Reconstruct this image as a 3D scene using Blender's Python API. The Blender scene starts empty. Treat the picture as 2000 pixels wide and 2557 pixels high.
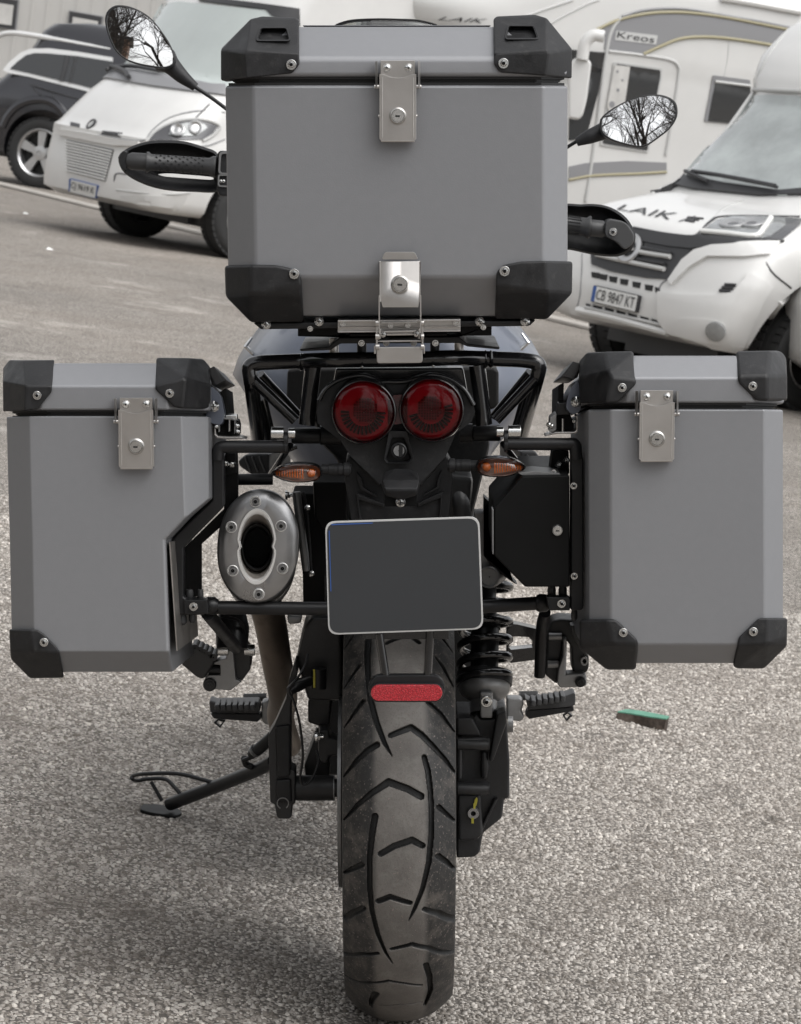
import bpy, bmesh, math, random
import numpy as np
from mathutils import Vector, Matrix
from mathutils.bvhtree import BVHTree

# ------------------------------------------------------------------ camera, world, sun, exposure
sc = bpy.context.scene
ROLL = math.radians(8.5)                 # the bike leans on its stand and the photographer tilted with it
PITCH = math.asin(.1266)
F = 7500.0                               # focal length in photo pixels (photo 2000 x 2557)
CAM = Vector((.002, -4.175, 1.2537))     # camera in the frame of the leaning bike
ROT = Matrix.Rotation(-ROLL, 3, 'Y')     # bike frame -> world
sp, cp = math.sin(PITCH), math.cos(PITCH)
cam_d = bpy.data.cameras.new('camera'); cam = bpy.data.objects.new('camera', cam_d)
sc.collection.objects.link(cam); sc.camera = cam
cam_d.sensor_fit = 'HORIZONTAL'; cam_d.sensor_width = 24; cam_d.lens = F / 2000 * 24
cam_d.clip_end = 600; cam_d.clip_start = .05
_m = Matrix(((1, 0, 0), (0, sp, -cp), (0, cp, sp)))
CAMW = ROT @ CAM
cam.matrix_world = Matrix.Translation(CAMW) @ (ROT @ _m).to_4x4()
cam_d.dof.use_dof = True; cam_d.dof.focus_distance = 3.85; cam_d.dof.aperture_fstop = 24.0

w = bpy.data.worlds.new("World"); sc.world = w; w.use_nodes = True
nt = w.node_tree; nt.nodes.clear()
SUN_EL, SUN_AZ = math.radians(60), math.radians(132)      # azimuth clockwise from +Y: to the right, a little behind
sky = nt.nodes.new('ShaderNodeTexSky'); sky.sky_type = 'NISHITA'; sky.sun_disc = False
sky.sun_elevation = SUN_EL; sky.sun_rotation = SUN_AZ; sky.air_density = 1; sky.dust_density = 3; sky.ozone_density = 1
hs = nt.nodes.new('ShaderNodeHueSaturation'); hs.inputs['Saturation'].default_value = .10
bg = nt.nodes.new('ShaderNodeBackground'); bg.inputs['Strength'].default_value = .15
wo = nt.nodes.new('ShaderNodeOutputWorld')
nt.links.new(sky.outputs[0], hs.inputs['Color']); nt.links.new(hs.outputs[0], bg.inputs[0]); nt.links.new(bg.outputs[0], wo.inputs[0])
sd = bpy.data.lights.new('sun', 'SUN'); sd.energy = 1.1; sd.angle = math.radians(75); sd.color = (1, .985, .96)
sun = bpy.data.objects.new('sun', sd); sc.collection.objects.link(sun)
_sdir = Vector((math.sin(SUN_AZ)*math.cos(SUN_EL), math.cos(SUN_AZ)*math.cos(SUN_EL), math.sin(SUN_EL)))
sun.rotation_euler = _sdir.to_track_quat('Z', 'Y').to_euler(); sun.location = (0, 0, 30)
sc.view_settings.view_transform = 'Standard'; sc.view_settings.look = 'None'; sc.view_settings.gamma = 1
sc.view_settings.use_curve_mapping = False; sc.view_settings.exposure = 0.62
sc.cycles.use_denoising = True
sc.cycles.max_bounces = 8; sc.cycles.transparent_max_bounces = 12; sc.cycles.caustics_reflective = False; sc.cycles.caustics_refractive = False
rnd = random.Random(7)

# ------------------------------------------------------------------ measuring: photo point + distance -> point in the bike's frame
CR = {'P': (0, 0, 1.), 'T': (530, 0, 1.8565), 'tl': (0, 0, 2.8467), 'tr': (1400, 0, 2.4267), 'ml': (560, 780, 3.8818), 'mr': (960, 780, 3.416),
      'ex': (400, 1150, 3.639), 'tb': (1100, 1150, 3.64), 'ty': (800, 1500, 3.765), 'tz': (800, 2000, 3.92), 'st': (300, 1650, 2.945),
      'dr': (1080, 1650, 3.971), 'lp': (0, 860, 2.5403), 'rp': (1360, 840, 2.4813), 'l2': (260, 0, 2.669), 'van': (1380, 480, 2.7548),
      'gr': (140, 280, 7.117), 'mid': (780, 780, 3.713), 'tail': (850, 1040, 5.693), 'sw': (640, 1540, 4.046), 'hr': (1360, 860, 5.4625),
      'hl': (500, 860, 5.4625), 'kr': (1700, 0, 5.693), 'd': (0, 0, 1/1.171), 'lid': (700, 0, 2.135)}
def px(c, x, y):
    o = CR[c]; return o[0] + x / o[2], o[1] + y / o[2]
def ray(X, Y):
    dx, dy = (X - 1000) / F, (1278.5 - Y) / F
    return Vector((dx, cp + dy*sp, -sp + dy*cp))
def at(c, x, y, v):
    X, Y = px(c, x, y); d = ray(X, Y)
    return CAM + d * ((v - CAM.y) / d.y)
def mpx(c, v, wz=.9):                        # metres per crop pixel at distance v
    return ((v - CAM.y) * cp - (wz - CAM.z) * sp) / F / CR[c][2]
def on_ground(c, x, y, h=0.):                # bike frame
    X, Y = px(c, x, y); d = ray(X, Y); n = Vector((math.sin(ROLL), 0, math.cos(ROLL)))
    return CAM + d * ((h - CAM.dot(n)) / d.dot(n))

# ------------------------------------------------------------------ materials
def mat(name, col, rough=.5, metal=0., spec=.5, coat=0., bump=0., bscale=300., var=0., vscale=12., rvar=0., bdist=.001, dirt=None, aniso=0.):
    m = bpy.data.materials.new(name); m.use_nodes = True; n = m.node_tree; b = n.nodes['Principled BSDF']
    b.inputs['Base Color'].default_value = (*col, 1); b.inputs['Roughness'].default_value = rough; b.inputs['Metallic'].default_value = metal
    b.inputs['Specular IOR Level'].default_value = spec; b.inputs['Coat Weight'].default_value = coat; b.inputs['Coat Roughness'].default_value = .08
    tc = n.nodes.new('ShaderNodeTexCoord')
    if var or rvar or dirt:
        nz = n.nodes.new('ShaderNodeTexNoise'); nz.inputs['Scale'].default_value = vscale; nz.inputs['Detail'].default_value = 7; nz.inputs['Roughness'].default_value = .65
        n.links.new(tc.outputs['Object'], nz.inputs['Vector'])
        if var:
            mr = n.nodes.new('ShaderNodeMapRange'); mr.inputs[1].default_value = .3; mr.inputs[2].default_value = .7
            mr.inputs[3].default_value = 1 - var; mr.inputs[4].default_value = 1 + var
            n.links.new(nz.outputs['Fac'], mr.inputs[0])
            mx = n.nodes.new('ShaderNodeMix'); mx.data_type = 'RGBA'; mx.blend_type = 'MULTIPLY'; mx.inputs['Factor'].default_value = 1
            mx.inputs['A'].default_value = (*col, 1); n.links.new(mr.outputs[0], mx.inputs['B'])
            out = mx.outputs['Result']
            if dirt:
                n2 = n.nodes.new('ShaderNodeTexNoise'); n2.inputs['Scale'].default_value = dirt[1]; n2.inputs['Detail'].default_value = 8; n2.inputs['Roughness'].default_value = .75
                n.links.new(tc.outputs['Object'], n2.inputs['Vector'])
                m2 = n.nodes.new('ShaderNodeMapRange'); m2.inputs[1].default_value = dirt[2]; m2.inputs[2].default_value = dirt[2] + .15; m2.inputs[4].default_value = dirt[3]
                n.links.new(n2.outputs['Fac'], m2.inputs[0])
                mm = n.nodes.new('ShaderNodeMix'); mm.data_type = 'RGBA'; mm.inputs['B'].default_value = (*dirt[0], 1)
                n.links.new(m2.outputs[0], mm.inputs['Factor']); n.links.new(out, mm.inputs['A']); out = mm.outputs['Result']
            n.links.new(out, b.inputs['Base Color'])
        if rvar:
            m3 = n.nodes.new('ShaderNodeMapRange'); m3.inputs[1].default_value = .3; m3.inputs[2].default_value = .7
            m3.inputs[3].default_value = max(.03, rough - rvar); m3.inputs[4].default_value = rough + rvar
            n.links.new(nz.outputs['Fac'], m3.inputs[0]); n.links.new(m3.outputs[0], b.inputs['Roughness'])
    if bump:
        nb = n.nodes.new('ShaderNodeTexNoise'); nb.inputs['Scale'].default_value = bscale; nb.inputs['Detail'].default_value = 3
        n.links.new(tc.outputs['Object'], nb.inputs['Vector'])
        bp = n.nodes.new('ShaderNodeBump'); bp.inputs['Strength'].default_value = bump; bp.inputs['Distance'].default_value = bdist
        n.links.new(nb.outputs['Fac'], bp.inputs['Height']); n.links.new(bp.outputs[0], b.inputs['Normal'])
    return m
M = {}
M['case'] = mat('grey_powder_coated_aluminium', (.238, .241, .252), .42, .35, bump=.22, bscale=620, var=.02, vscale=90, rvar=.02, bdist=.0006)
M['case_metal'] = mat('bare_bent_aluminium', (.40, .38, .36), .38, .9, var=.1, vscale=20, rvar=.1)
M['plastic'] = mat('black_moulded_plastic', (.017, .017, .018), .50, spec=.35, bump=.35, bscale=420, var=.35, vscale=35, rvar=.12, bdist=.0006, dirt=((.14, .135, .13), 60, .55, .16))
M['seal'] = mat('black_rubber_seal', (.012, .012, .013), .45)
M['steel'] = mat('brushed_stainless_steel', (.56, .54, .52), .34, 1., var=.05, vscale=25, rvar=.03, bump=.06, bscale=800, bdist=.0003)
M['chrome'] = mat('bright_zinc', (.66, .66, .65), .2, 1., rvar=.06, vscale=120)
M['hole'] = mat('dark_recess', (.006, .006, .006), .6)
M['tube'] = mat('black_gloss_paint', (.008, .008, .009), .18, coat=.6, rvar=.06, vscale=40, bump=.08, bscale=90, bdist=.0006)
M['satin'] = mat('satin_black_powder_coat', (.011, .011, .012), .38, spec=.4, bump=.15, bscale=600, rvar=.08, vscale=30, bdist=.0004, var=.2)
M['panel_black'] = mat('flat_black_sheet', (.006, .006, .006), .48, spec=.15, rvar=.05, bump=.1, bscale=500, bdist=.0003, var=.15)
M['cast_black'] = mat('black_cast_alloy', (.021, .021, .022), .42, metal=.1, spec=.5, bump=.35, bscale=260, var=.35, vscale=25, rvar=.1, bdist=.0006, dirt=((.10, .09, .08), 70, .6, .25))
M['cast_grey'] = mat('grey_cast_alloy', (.27, .27, .27), .42, .7, bump=.25, bscale=300, var=.15, vscale=30, rvar=.08, bdist=.0005)
M['muffler'] = mat('dark_satin_titanium', (.37, .37, .375), .33, .9, bump=.15, bscale=420, var=.12, vscale=18, rvar=.1, bdist=.0004)
M['muffler_lip'] = mat('pale_machined_lip', (.80, .79, .77), .42, .4, var=.06, vscale=40)
M['pipe'] = mat('heat_stained_steel', (.21, .175, .145), .42, .8, bump=.15, bscale=120, var=.3, vscale=9, rvar=.1, dirt=((.10, .08, .065), 20, .55, .6))
M['cone'] = mat('outlet_cone_metal', (.42, .385, .35), .45, .35, var=.12, vscale=30)
M['soot'] = mat('sooty_pipe', (.012, .012, .012), .5)
M['rubber'] = mat('black_grip_rubber', (.036, .036, .037), .45, bump=.3, bscale=300, var=.15, vscale=50, bdist=.0005)
M['tank'] = mat('blue_grey_paint', (.105, .118, .15), .36, .1, coat=.25, rvar=.04)
M['seat'] = mat('seat_vinyl', (.012, .0115, .011), .6, spec=.25, bump=.5, bscale=240, bdist=.001)
M['engine'] = mat('dark_engine', (.009, .009, .009), .6, .1, spec=.2, bump=.4, bscale=60, var=.4, vscale=14, bdist=.003)
M['plate'] = mat('number_plate_slate', (.030, .032, .035), .45, bump=.05, bscale=200, rvar=.03)
M['plate_rim'] = mat('pale_plate_rim', (.55, .55, .54), .35, .2)
M['blue'] = mat('plate_blue', (.03, .09, .30), .4)
M['white'] = mat('plate_white', (.72, .72, .70), .4)
M['ink'] = mat('black_lettering', (.03, .03, .032), .45)
M['yellow'] = mat('yellow_paint_mark', (.45, .40, .05), .6)
M['red_plain'] = mat('red_plastic', (.30, .012, .018), .25, coat=.5)
M['bulb_grey'] = mat('reflector_bowl', (.75, .66, .63), .4, .0)
M['amber'] = mat('amber_bulb', (.85, .22, .04), .35)
M['mirror'] = mat('mirror_glass', (.93, .93, .93), .0, 1.)
M['white_paint'] = mat('white_vehicle_paint', (.66, .655, .64), .28, coat=.4, var=.04, vscale=2.5)
M['trim_bright'] = mat('bright_trim', (.72, .72, .71), .3, .2)
M['guard_grey'] = mat('grey_plastic_end', (.055, .055, .056), .45, bump=.3, bscale=400, bdist=.0005)
M['cream'] = mat('cream_caravan_paint', (.565, .56, .545), .35, var=.04, vscale=1.5)
M['grey_stripe'] = mat('grey_decal', (.225, .225, .232), .4)
M['gold'] = mat('gold_pinstripe', (.30, .27, .17), .4)
M['lightgrey'] = mat('light_grey_trim', (.48, .48, .47), .4)
M['darktrim'] = mat('dark_grey_trim', (.035, .035, .037), .45)
M['suv'] = mat('dark_grey_metallic_paint', (.036, .036, .041), .2, .5, coat=.9)
M['alloy'] = mat('silver_alloy', (.50, .50, .50), .3, .8)
M['dark_glass'] = mat('dark_window_glass', (.02, .021, .022), .05, spec=.7, coat=.6)
M['blind'] = mat('windscreen_with_blind', (.46, .50, .485), .12, spec=.6, coat=.5, var=.10, vscale=.8)
M['screen'] = mat('pale_windscreen', (.33, .355, .35), .08, spec=.7, coat=.8, var=.35, vscale=1.4)
M['tyre_side'] = mat('vehicle_tyre', (.02, .02, .02), .7, bump=.3, bscale=30, bdist=.01)
M['lamp'] = mat('headlamp_glass', (.32, .33, .33), .08, .4, coat=.8, var=.25, vscale=14)
M['lamp_dark'] = mat('headlamp_bezel', (.10, .10, .105), .2, .3, coat=.5)
M['wall'] = mat('pale_ribbed_cladding', (.46, .45, .43), .6, var=.06, vscale=.6)
M['brick'] = mat('old_brick', (.22, .13, .09), .8, var=.3, vscale=2)
M['bark'] = mat('dark_bark', (.045, .038, .033), .9, bump=.5, bscale=20, bdist=.01)
M['green'] = mat('worn_green_paint', (.10, .27, .19), .6, var=.25, vscale=40, dirt=((.25, .3, .25), 60, .58, .5))
M['rotten'] = mat('dark_broken_wood', (.06, .045, .035), .8, bump=.8, bscale=90, var=.5, vscale=60, bdist=.004)
M['concrete'] = mat('worn_concrete', (.37, .345, .315), .8, var=.15, vscale=3)
M['curtain'] = mat('pale_curtain', (.50, .49, .47), .7, var=.12, vscale=6)

def tinted(name, col, rough=.02, gloss=1.):
    m = bpy.data.materials.new(name); m.use_nodes = True; n = m.node_tree; n.nodes.clear()
    o = n.nodes.new('ShaderNodeOutputMaterial'); mx = n.nodes.new('ShaderNodeMixShader'); fr = n.nodes.new('ShaderNodeFresnel'); fr.inputs[0].default_value = 1.5
    t = n.nodes.new('ShaderNodeBsdfTransparent'); t.inputs[0].default_value = (*col, 1)
    g = n.nodes.new('ShaderNodeBsdfGlossy'); g.inputs['Roughness'].default_value = rough; g.inputs[0].default_value = (gloss, gloss, gloss, 1)
    n.links.new(fr.outputs[0], mx.inputs[0]); n.links.new(t.outputs[0], mx.inputs[1]); n.links.new(g.outputs[0], mx.inputs[2]); n.links.new(mx.outputs[0], o.inputs[0])
    return m
M['red_lens'] = tinted('red_lens', (.62, .065, .115), .06, .6)
M['clear_lens'] = tinted('smoked_clear_lens', (.80, .76, .72), .02)
M['windshield'] = tinted('clear_windshield', (.82, .84, .83), .02)

def refl_mat():
    m = bpy.data.materials.new('red_prism_reflector'); m.use_nodes = True; n = m.node_tree; b = n.nodes['Principled BSDF']
    tc = n.nodes.new('ShaderNodeTexCoord'); v = n.nodes.new('ShaderNodeTexVoronoi'); v.inputs['Scale'].default_value = 520
    n.links.new(tc.outputs['Object'], v.inputs['Vector'])
    cr = n.nodes.new('ShaderNodeValToRGB'); cr.color_ramp.elements[0].color = (.62, .02, .035, 1); cr.color_ramp.elements[1].color = (.30, .008, .016, 1)
    cr.color_ramp.elements[1].position = .6
    n.links.new(v.outputs['Distance'], cr.inputs[0]); n.links.new(cr.outputs[0], b.inputs['Base Color'])
    bp = n.nodes.new('ShaderNodeBump'); bp.inputs['Strength'].default_value = .7; bp.inputs['Distance'].default_value = .001
    n.links.new(v.outputs['Distance'], bp.inputs['Height']); n.links.new(bp.outputs[0], b.inputs['Normal'])
    b.inputs['Roughness'].default_value = .25; b.inputs['Coat Weight'].default_value = .8
    return m
M['reflector'] = refl_mat()

# ------------------------------------------------------------------ mesh helpers
COL = sc.collection
class Frame:                                  # a thing: an Empty with the points of its parts measured from its base
    def __init__(s, name, label, cat, base, rot=None, group=None, kind=None):
        s.o = bpy.data.objects.new(name, None); COL.objects.link(s.o); s.o.empty_display_size = .1
        s.base = Vector(base); s.bike = rot is None
        if rot is None: s.mw = Matrix.Translation(ROT @ s.base) @ ROT.to_4x4()
        else: s.mw = Matrix.Translation(s.base) @ rot.to_4x4()
        s.o.matrix_world = s.mw
        if label: s.o['label'] = label
        if cat: s.o['category'] = cat
        if group: s.o['group'] = group
        if kind: s.o['kind'] = kind
        s.off = s.base if s.bike else Vector((0, 0, 0))
class MB:
    def __init__(s): s.v, s.f, s.m = [], [], []
    def add(s, vs, fs, mi=0):
        k = len(s.v); s.v += [tuple(p) for p in vs]; s.f += [tuple(i + k for i in f) for f in fs]; s.m += [mi] * len(fs); return s
    def prism(s, poly, dv, mi=0, back=None):        # poly: front points; extruded along dv (Vector or forward distance)
        d = Vector((0, dv, 0)) if not isinstance(dv, Vector) else dv
        n = len(poly); p = [Vector(a) for a in poly]; q = [Vector(a) for a in back] if back else [a + d for a in p]
        fs = [tuple(range(n)), tuple(reversed(range(n, 2*n)))] + [(i, i + n, (i + 1) % n + n, (i + 1) % n) for i in range(n)]
        return s.add(p + q, fs, mi)
    def ring(s, outer, inner, dv, mi=0):
        d = Vector((0, dv, 0)) if not isinstance(dv, Vector) else dv
        n = len(outer); o = [Vector(a) for a in outer]; i_ = [Vector(a) for a in inner]
        vs = o + i_ + [a + d for a in o] + [a + d for a in i_]; fs = []
        for k in range(n):
            j = (k + 1) % n
            fs += [(k, n + k, n + j, j), (2*n + k, 2*n + j, 3*n + j, 3*n + k), (k, j, 2*n + j, 2*n + k), (n + k, 3*n + k, 3*n + j, n + j)]
        return s.add(vs, fs, mi)
    def box(s, c, sx, sy, sz, mi=0, rot=None):
        vs = [Vector((x*sx/2, y*sy/2, z*sz/2)) for x in (-1, 1) for y in (-1, 1) for z in (-1, 1)]
        if rot: vs = [rot @ a for a in vs]
        return s.add([Vector(c) + a for a in vs], [(0, 1, 3, 2), (4, 6, 7, 5), (0, 4, 5, 1), (2, 3, 7, 6), (0, 2, 6, 4), (1, 5, 7, 3)], mi)
    def tube(s, pts, r, n=14, mi=0, fil=0., closed=False, cap=True):
        P = [Vector(a) for a in pts]; rr = r if isinstance(r, (list, tuple)) else [r]*len(P)
        if fil:
            Q, R = [P[0]], [rr[0]]
            for i in range(1, len(P) - 1):
                a, b, c = P[i-1], P[i], P[i+1]; l = min(fil, (a-b).length*.45, (c-b).length*.45)
                p0, p1 = b + (a-b).normalized()*l, b + (c-b).normalized()*l
                for k in range(7):
                    t = k/6; Q.append(p0*(1-t)**2 + b*2*t*(1-t) + p1*t*t); R.append(rr[i])
            Q.append(P[-1]); R.append(rr[-1]); P, rr = Q, R
        m = len(P); T = []
        for i in range(m):
            if closed: t = P[(i+1) % m] - P[i-1]
            else: t = P[min(i+1, m-1)] - P[max(i-1, 0)]
            T.append(t.normalized() if t.length > 1e-9 else Vector((0, 0, 1)))
        u = T[0].orthogonal().normalized(); vs = []
        for i in range(m):
            u = (u - T[i]*u.dot(T[i])); u = u.normalized() if u.length > 1e-6 else T[i].orthogonal().normalized(); b = T[i].cross(u)
            for k in range(n):
                a = 2*math.pi*k/n; vs.append(P[i] + (u*math.cos(a) + b*math.sin(a))*rr[i])
        fs = []
        for i in range(m if closed else m-1):
            for k in range(n):
                a, b = i*n + k, i*n + (k+1) % n; c, d = ((i+1) % m)*n + (k+1) % n, ((i+1) % m)*n + k; fs.append((a, b, c, d))
        if cap and not closed: fs += [tuple(reversed(range(n))), tuple(range((m-1)*n, m*n))]
        return s.add(vs, fs, mi)
    def lathe(s, c, axis, prof, n=32, mi=0, sx=1., ang=(0, 2*math.pi), up=None, mis=None):   # prof: (radius, along axis)
        ax = Vector(axis).normalized(); u = (Vector(up) - ax*ax.dot(Vector(up))).normalized() if up else ax.orthogonal().normalized(); b = ax.cross(u)
        full = abs(ang[1] - ang[0] - 2*math.pi) < 1e-6; N = n if full else n + 1; vs = []
        for (r, h) in prof:
            for k in range(N):
                a = ang[0] + (ang[1]-ang[0])*k/n; vs.append(Vector(c) + ax*h + (u*math.cos(a) + b*math.sin(a)*sx)*r)
        for i in range(len(prof)-1):
            fs = []
            for k in range(n if full else N-1):
                j = (k+1) % N; fs.append((i*N + k, i*N + j, (i+1)*N + j, (i+1)*N + k))
            base = len(s.v)
            if i == 0: s.add(vs, [], mi); base0 = base
            s.f += [tuple(q + base0 for q in f) for f in fs]; s.m += [mis[i] if mis else mi]*len(fs)
        return s
    def hull(s, pts, mi=0):
        bm = bmesh.new(); [bm.verts.new(p) for p in pts]; bmesh.ops.convex_hull(bm, input=bm.verts)
        bmesh.ops.delete(bm, geom=[v for v in bm.verts if not v.link_faces], context='VERTS')
        bmesh.ops.dissolve_limit(bm, angle_limit=math.radians(4), verts=bm.verts, edges=bm.edges)
        bm.verts.index_update(); vs = [v.co.copy() for v in bm.verts]; fs = [tuple(v.index for v in f.verts) for f in bm.faces]; bm.free()
        return s.add(vs, fs, mi)
    def loft(s, rings, mi=0, cap=True, closed=True):
        n = len(rings[0]); vs = [Vector(p) for r in rings for p in r]; fs = []
        for i in range(len(rings)-1):
            for k in range(n if closed else n-1):
                j = (k+1) % n; fs.append((i*n + k, i*n + j, (i+1)*n + j, (i+1)*n + k))
        if cap: fs += [tuple(reversed(range(n))), tuple(range((len(rings)-1)*n, len(rings)*n))]
        return s.add(vs, fs, mi)
def build(name, mb, mats, fr, parent=None, bevel=0., seg=2, sharp=38, label=None, kind=None, recalc=True, bang=25, wn=True):
    me = bpy.data.meshes.new(name); bm = bmesh.new(); off = fr.off if fr else Vector((0, 0, 0))
    vv = [bm.verts.new(Vector(p) - off) for p in mb.v]
    for f, mi in zip(mb.f, mb.m):
        try: q = bm.faces.new([vv[i] for i in f]); q.material_index = mi
        except ValueError: pass
    bmesh.ops.remove_doubles(bm, verts=bm.verts, dist=1e-6)
    if recalc: bmesh.ops.recalc_face_normals(bm, faces=bm.faces)
    if bevel:
        es = [e for e in bm.edges if len(e.link_faces) == 2 and e.calc_face_angle(0) > math.radians(bang)]
        bmesh.ops.bevel(bm, geom=es, offset=bevel, segments=seg, profile=.5, affect='EDGES', clamp_overlap=True)
    bm.to_mesh(me); bm.free()
    for m_ in (mats if isinstance(mats, (list, tuple)) else [mats]): me.materials.append(M[m_] if isinstance(m_, str) else m_)
    me.polygons.foreach_set('use_smooth', [True]*len(me.polygons)); me.set_sharp_from_angle(angle=math.radians(sharp))
    o = bpy.data.objects.new(name, me); COL.objects.link(o)
    if fr or parent: o.parent = parent if parent else fr.o
    if label: o['label'] = label
    if kind: o['kind'] = kind
    if bevel and wn: wm = o.modifiers.new('wn', 'WEIGHTED_NORMAL'); wm.keep_sharp = True
    return o
def place(name, mesh_o, loc, fr, parent=None, scale=1., rot=None):      # another copy of a small part
    o = mesh_o.copy(); o.name = name; COL.objects.link(o); o.parent = parent if parent else fr.o
    o.location = Vector(loc) - fr.off; o.scale = (scale,)*3 if not isinstance(scale, (tuple, list)) else scale
    if rot is not None: o.rotation_euler = rot
    return o
def cut(o, cutters, off=Vector((0, 0, 0))):                            # real boolean, cutter thrown away
    for mb in cutters:
        me = bpy.data.meshes.new('cut'); bm = bmesh.new(); vv = [bm.verts.new(Vector(p) - off) for p in mb.v]
        for f in mb.f: bm.faces.new([vv[i] for i in f])
        bmesh.ops.recalc_face_normals(bm, faces=bm.faces); bm.to_mesh(me); bm.free()
        c = bpy.data.objects.new('cut', me); COL.objects.link(c)
        bo = o.modifiers.new('b', 'BOOLEAN'); bo.operation = 'DIFFERENCE'; bo.object = c; bo.solver = 'EXACT'
        keep = list(o.modifiers)
        par = o.parent; o.parent = None; mw = o.matrix_world.copy(); o.matrix_world = Matrix.Identity(4)
        bpy.context.view_layer.update(); dg = bpy.context.evaluated_depsgraph_get()
        nm = bpy.data.meshes.new_from_object(o.evaluated_get(dg)); o.modifiers.remove(bo)
        o.data = nm; o.parent = par
        bpy.data.objects.remove(c)
    return o
def rpoly(pts, r, n=4):                         # round the corners of a polygon
    P = [Vector(p) for p in pts]; out = []
    for i in range(len(P)):
        a, b, c = P[i-1], P[i], P[(i+1) % len(P)]; l = min(r, (a-b).length*.45, (c-b).length*.45)
        p0, p1 = b + (a-b).normalized()*l, b + (c-b).normalized()*l
        for k in range(n+1):
            t = k/n; out.append(p0*(1-t)**2 + b*2*t*(1-t) + p1*t*t)
    return out
def poly(c, pts, v): return [at(c, x, y, v) for x, y in pts]
def circ(c, r, n=28, sx=1.): return [Vector(c) + Vector((r*math.cos(2*math.pi*k/n)*sx, 0, r*math.sin(2*math.pi*k/n))) for k in range(n)]
def resample(P, n):
    P = [Vector(p) for p in P]; L = [0]
    for i in range(len(P)): L.append(L[-1] + (P[(i+1) % len(P)] - P[i]).length)
    out = []
    for k in range(n):
        t = L[-1]*k/n; i = max(j for j in range(len(P)) if L[j] <= t + 1e-12); f = (t - L[i])/max(1e-9, L[i+1]-L[i]); out.append(P[i].lerp(P[(i+1) % len(P)], f))
    return out
def smooth_closed(P, n=60):
    P = [Vector(p) for p in P]; m = len(P); out = []
    for i in range(m):
        a, b, c, d = P[i-1], P[i], P[(i+1) % m], P[(i+2) % m]
        for k in range(4):
            t = k/4; out.append(.5*((2*b) + (c-a)*t + (2*a-5*b+4*c-d)*t*t + (3*b-a-3*c+d)*t**3))
    return resample(out, n)
def smooth_open(P, k=6):
    P = [Vector(p) for p in P]; Q = [P[0]*2-P[1]] + P + [P[-1]*2-P[-2]]; out = []
    for i in range(1, len(Q)-2):
        a, b, c, d = Q[i-1:i+3]
        for j in range(k):
            t = j/k; out.append(.5*((2*b) + (c-a)*t + (2*a-5*b+4*c-d)*t*t + (3*b-a-3*c+d)*t**3))
    return out + [P[-1]]

# shared small hardware, unit size: built once, copied
class _F: off = Vector((0, 0, 0)); o = None
HW = {}
def hw(name, mb, mats):
    o = build(name, mb, mats, None, sharp=30); COL.objects.unlink(o); HW[name] = o.data; return o
b_ = MB()
b_.lathe((0, 0, 0), (0, -1, 0), [(1, -.4), (1, .12), (.93, .2), (.66, .2), (.64, .5), (.55, .66), (.34, .7)], 24)
b_.lathe((0, 0, 0), (0, -1, 0), [(.34, .7), (.30, .3), (.001, .3)], 6, 1)
BOLT = hw('bolt', b_, ['chrome', 'hole'])
b_ = MB()
b_.lathe((0, 0, 0), (0, -1, 0), [(1, -.4), (1, .1), (.95, .18), (.80, .18), (.66, .5), (.40, .62), (.22, .64)], 6 if False else 24)
b_.lathe((0, 0, 0), (0, -1, 0), [(.22, .64), (.2, .3), (.001, .3)], 12, 1)
RIVET = hw('rivet', b_, ['chrome', 'hole'])
b_ = MB()
b_.lathe((0, 0, 0), (0, -1, 0), [(1, -.3), (1, .1), (.94, .22), (.80, .42), (.76, .42), (.70, .34), (.66, .34), (.64, .5), (.001, .5)], 40)
b_.box((-.02, -.505, -.02), .52, .02, .22, 1); b_.box((.05, -.512, .10), .40, .02, .05, 0)
LOCK = hw('lock', b_, ['chrome', 'hole'])
b_ = MB()
b_.lathe((0, 0, 0), (0, -1, 0), [(1, -.3), (1, .15), (.001, .15)], 24, 0).lathe((0, 0, 0), (0, -1, 0), [(.72, .1), (.72, .6), (.6, .7), (.001, .7)], 6, 0)
b_.lathe((0, 0, 0), (0, -1, 0), [(.38, .6), (.38, 1.2), (.001, 1.2)], 12, 0)
NUT = hw('nut', b_, ['chrome'])
b_ = MB()
b_.lathe((0, 0, 0), (0, -1, 0), [(1, -.3), (1, .2), (.6, .6), (.3, .66), (.001, .66)], 20)
for q in (0, math.pi/2): b_.box((0, -.665, 0), .9, .02, .18, 1, Matrix.Rotation(q, 3, 'Y'))
SCREW = hw('screw', b_, ['chrome', 'hole'])
def bolt(fr, c, x, y, v, rp, proto=None, parent=None, name=None, rot=None):
    p = at(c, x, y, v); proto = proto or BOLT
    return place(name or proto.name.split('.')[0], proto, p, fr, parent, rp*mpx(c, v, p.z), rot)
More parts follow.
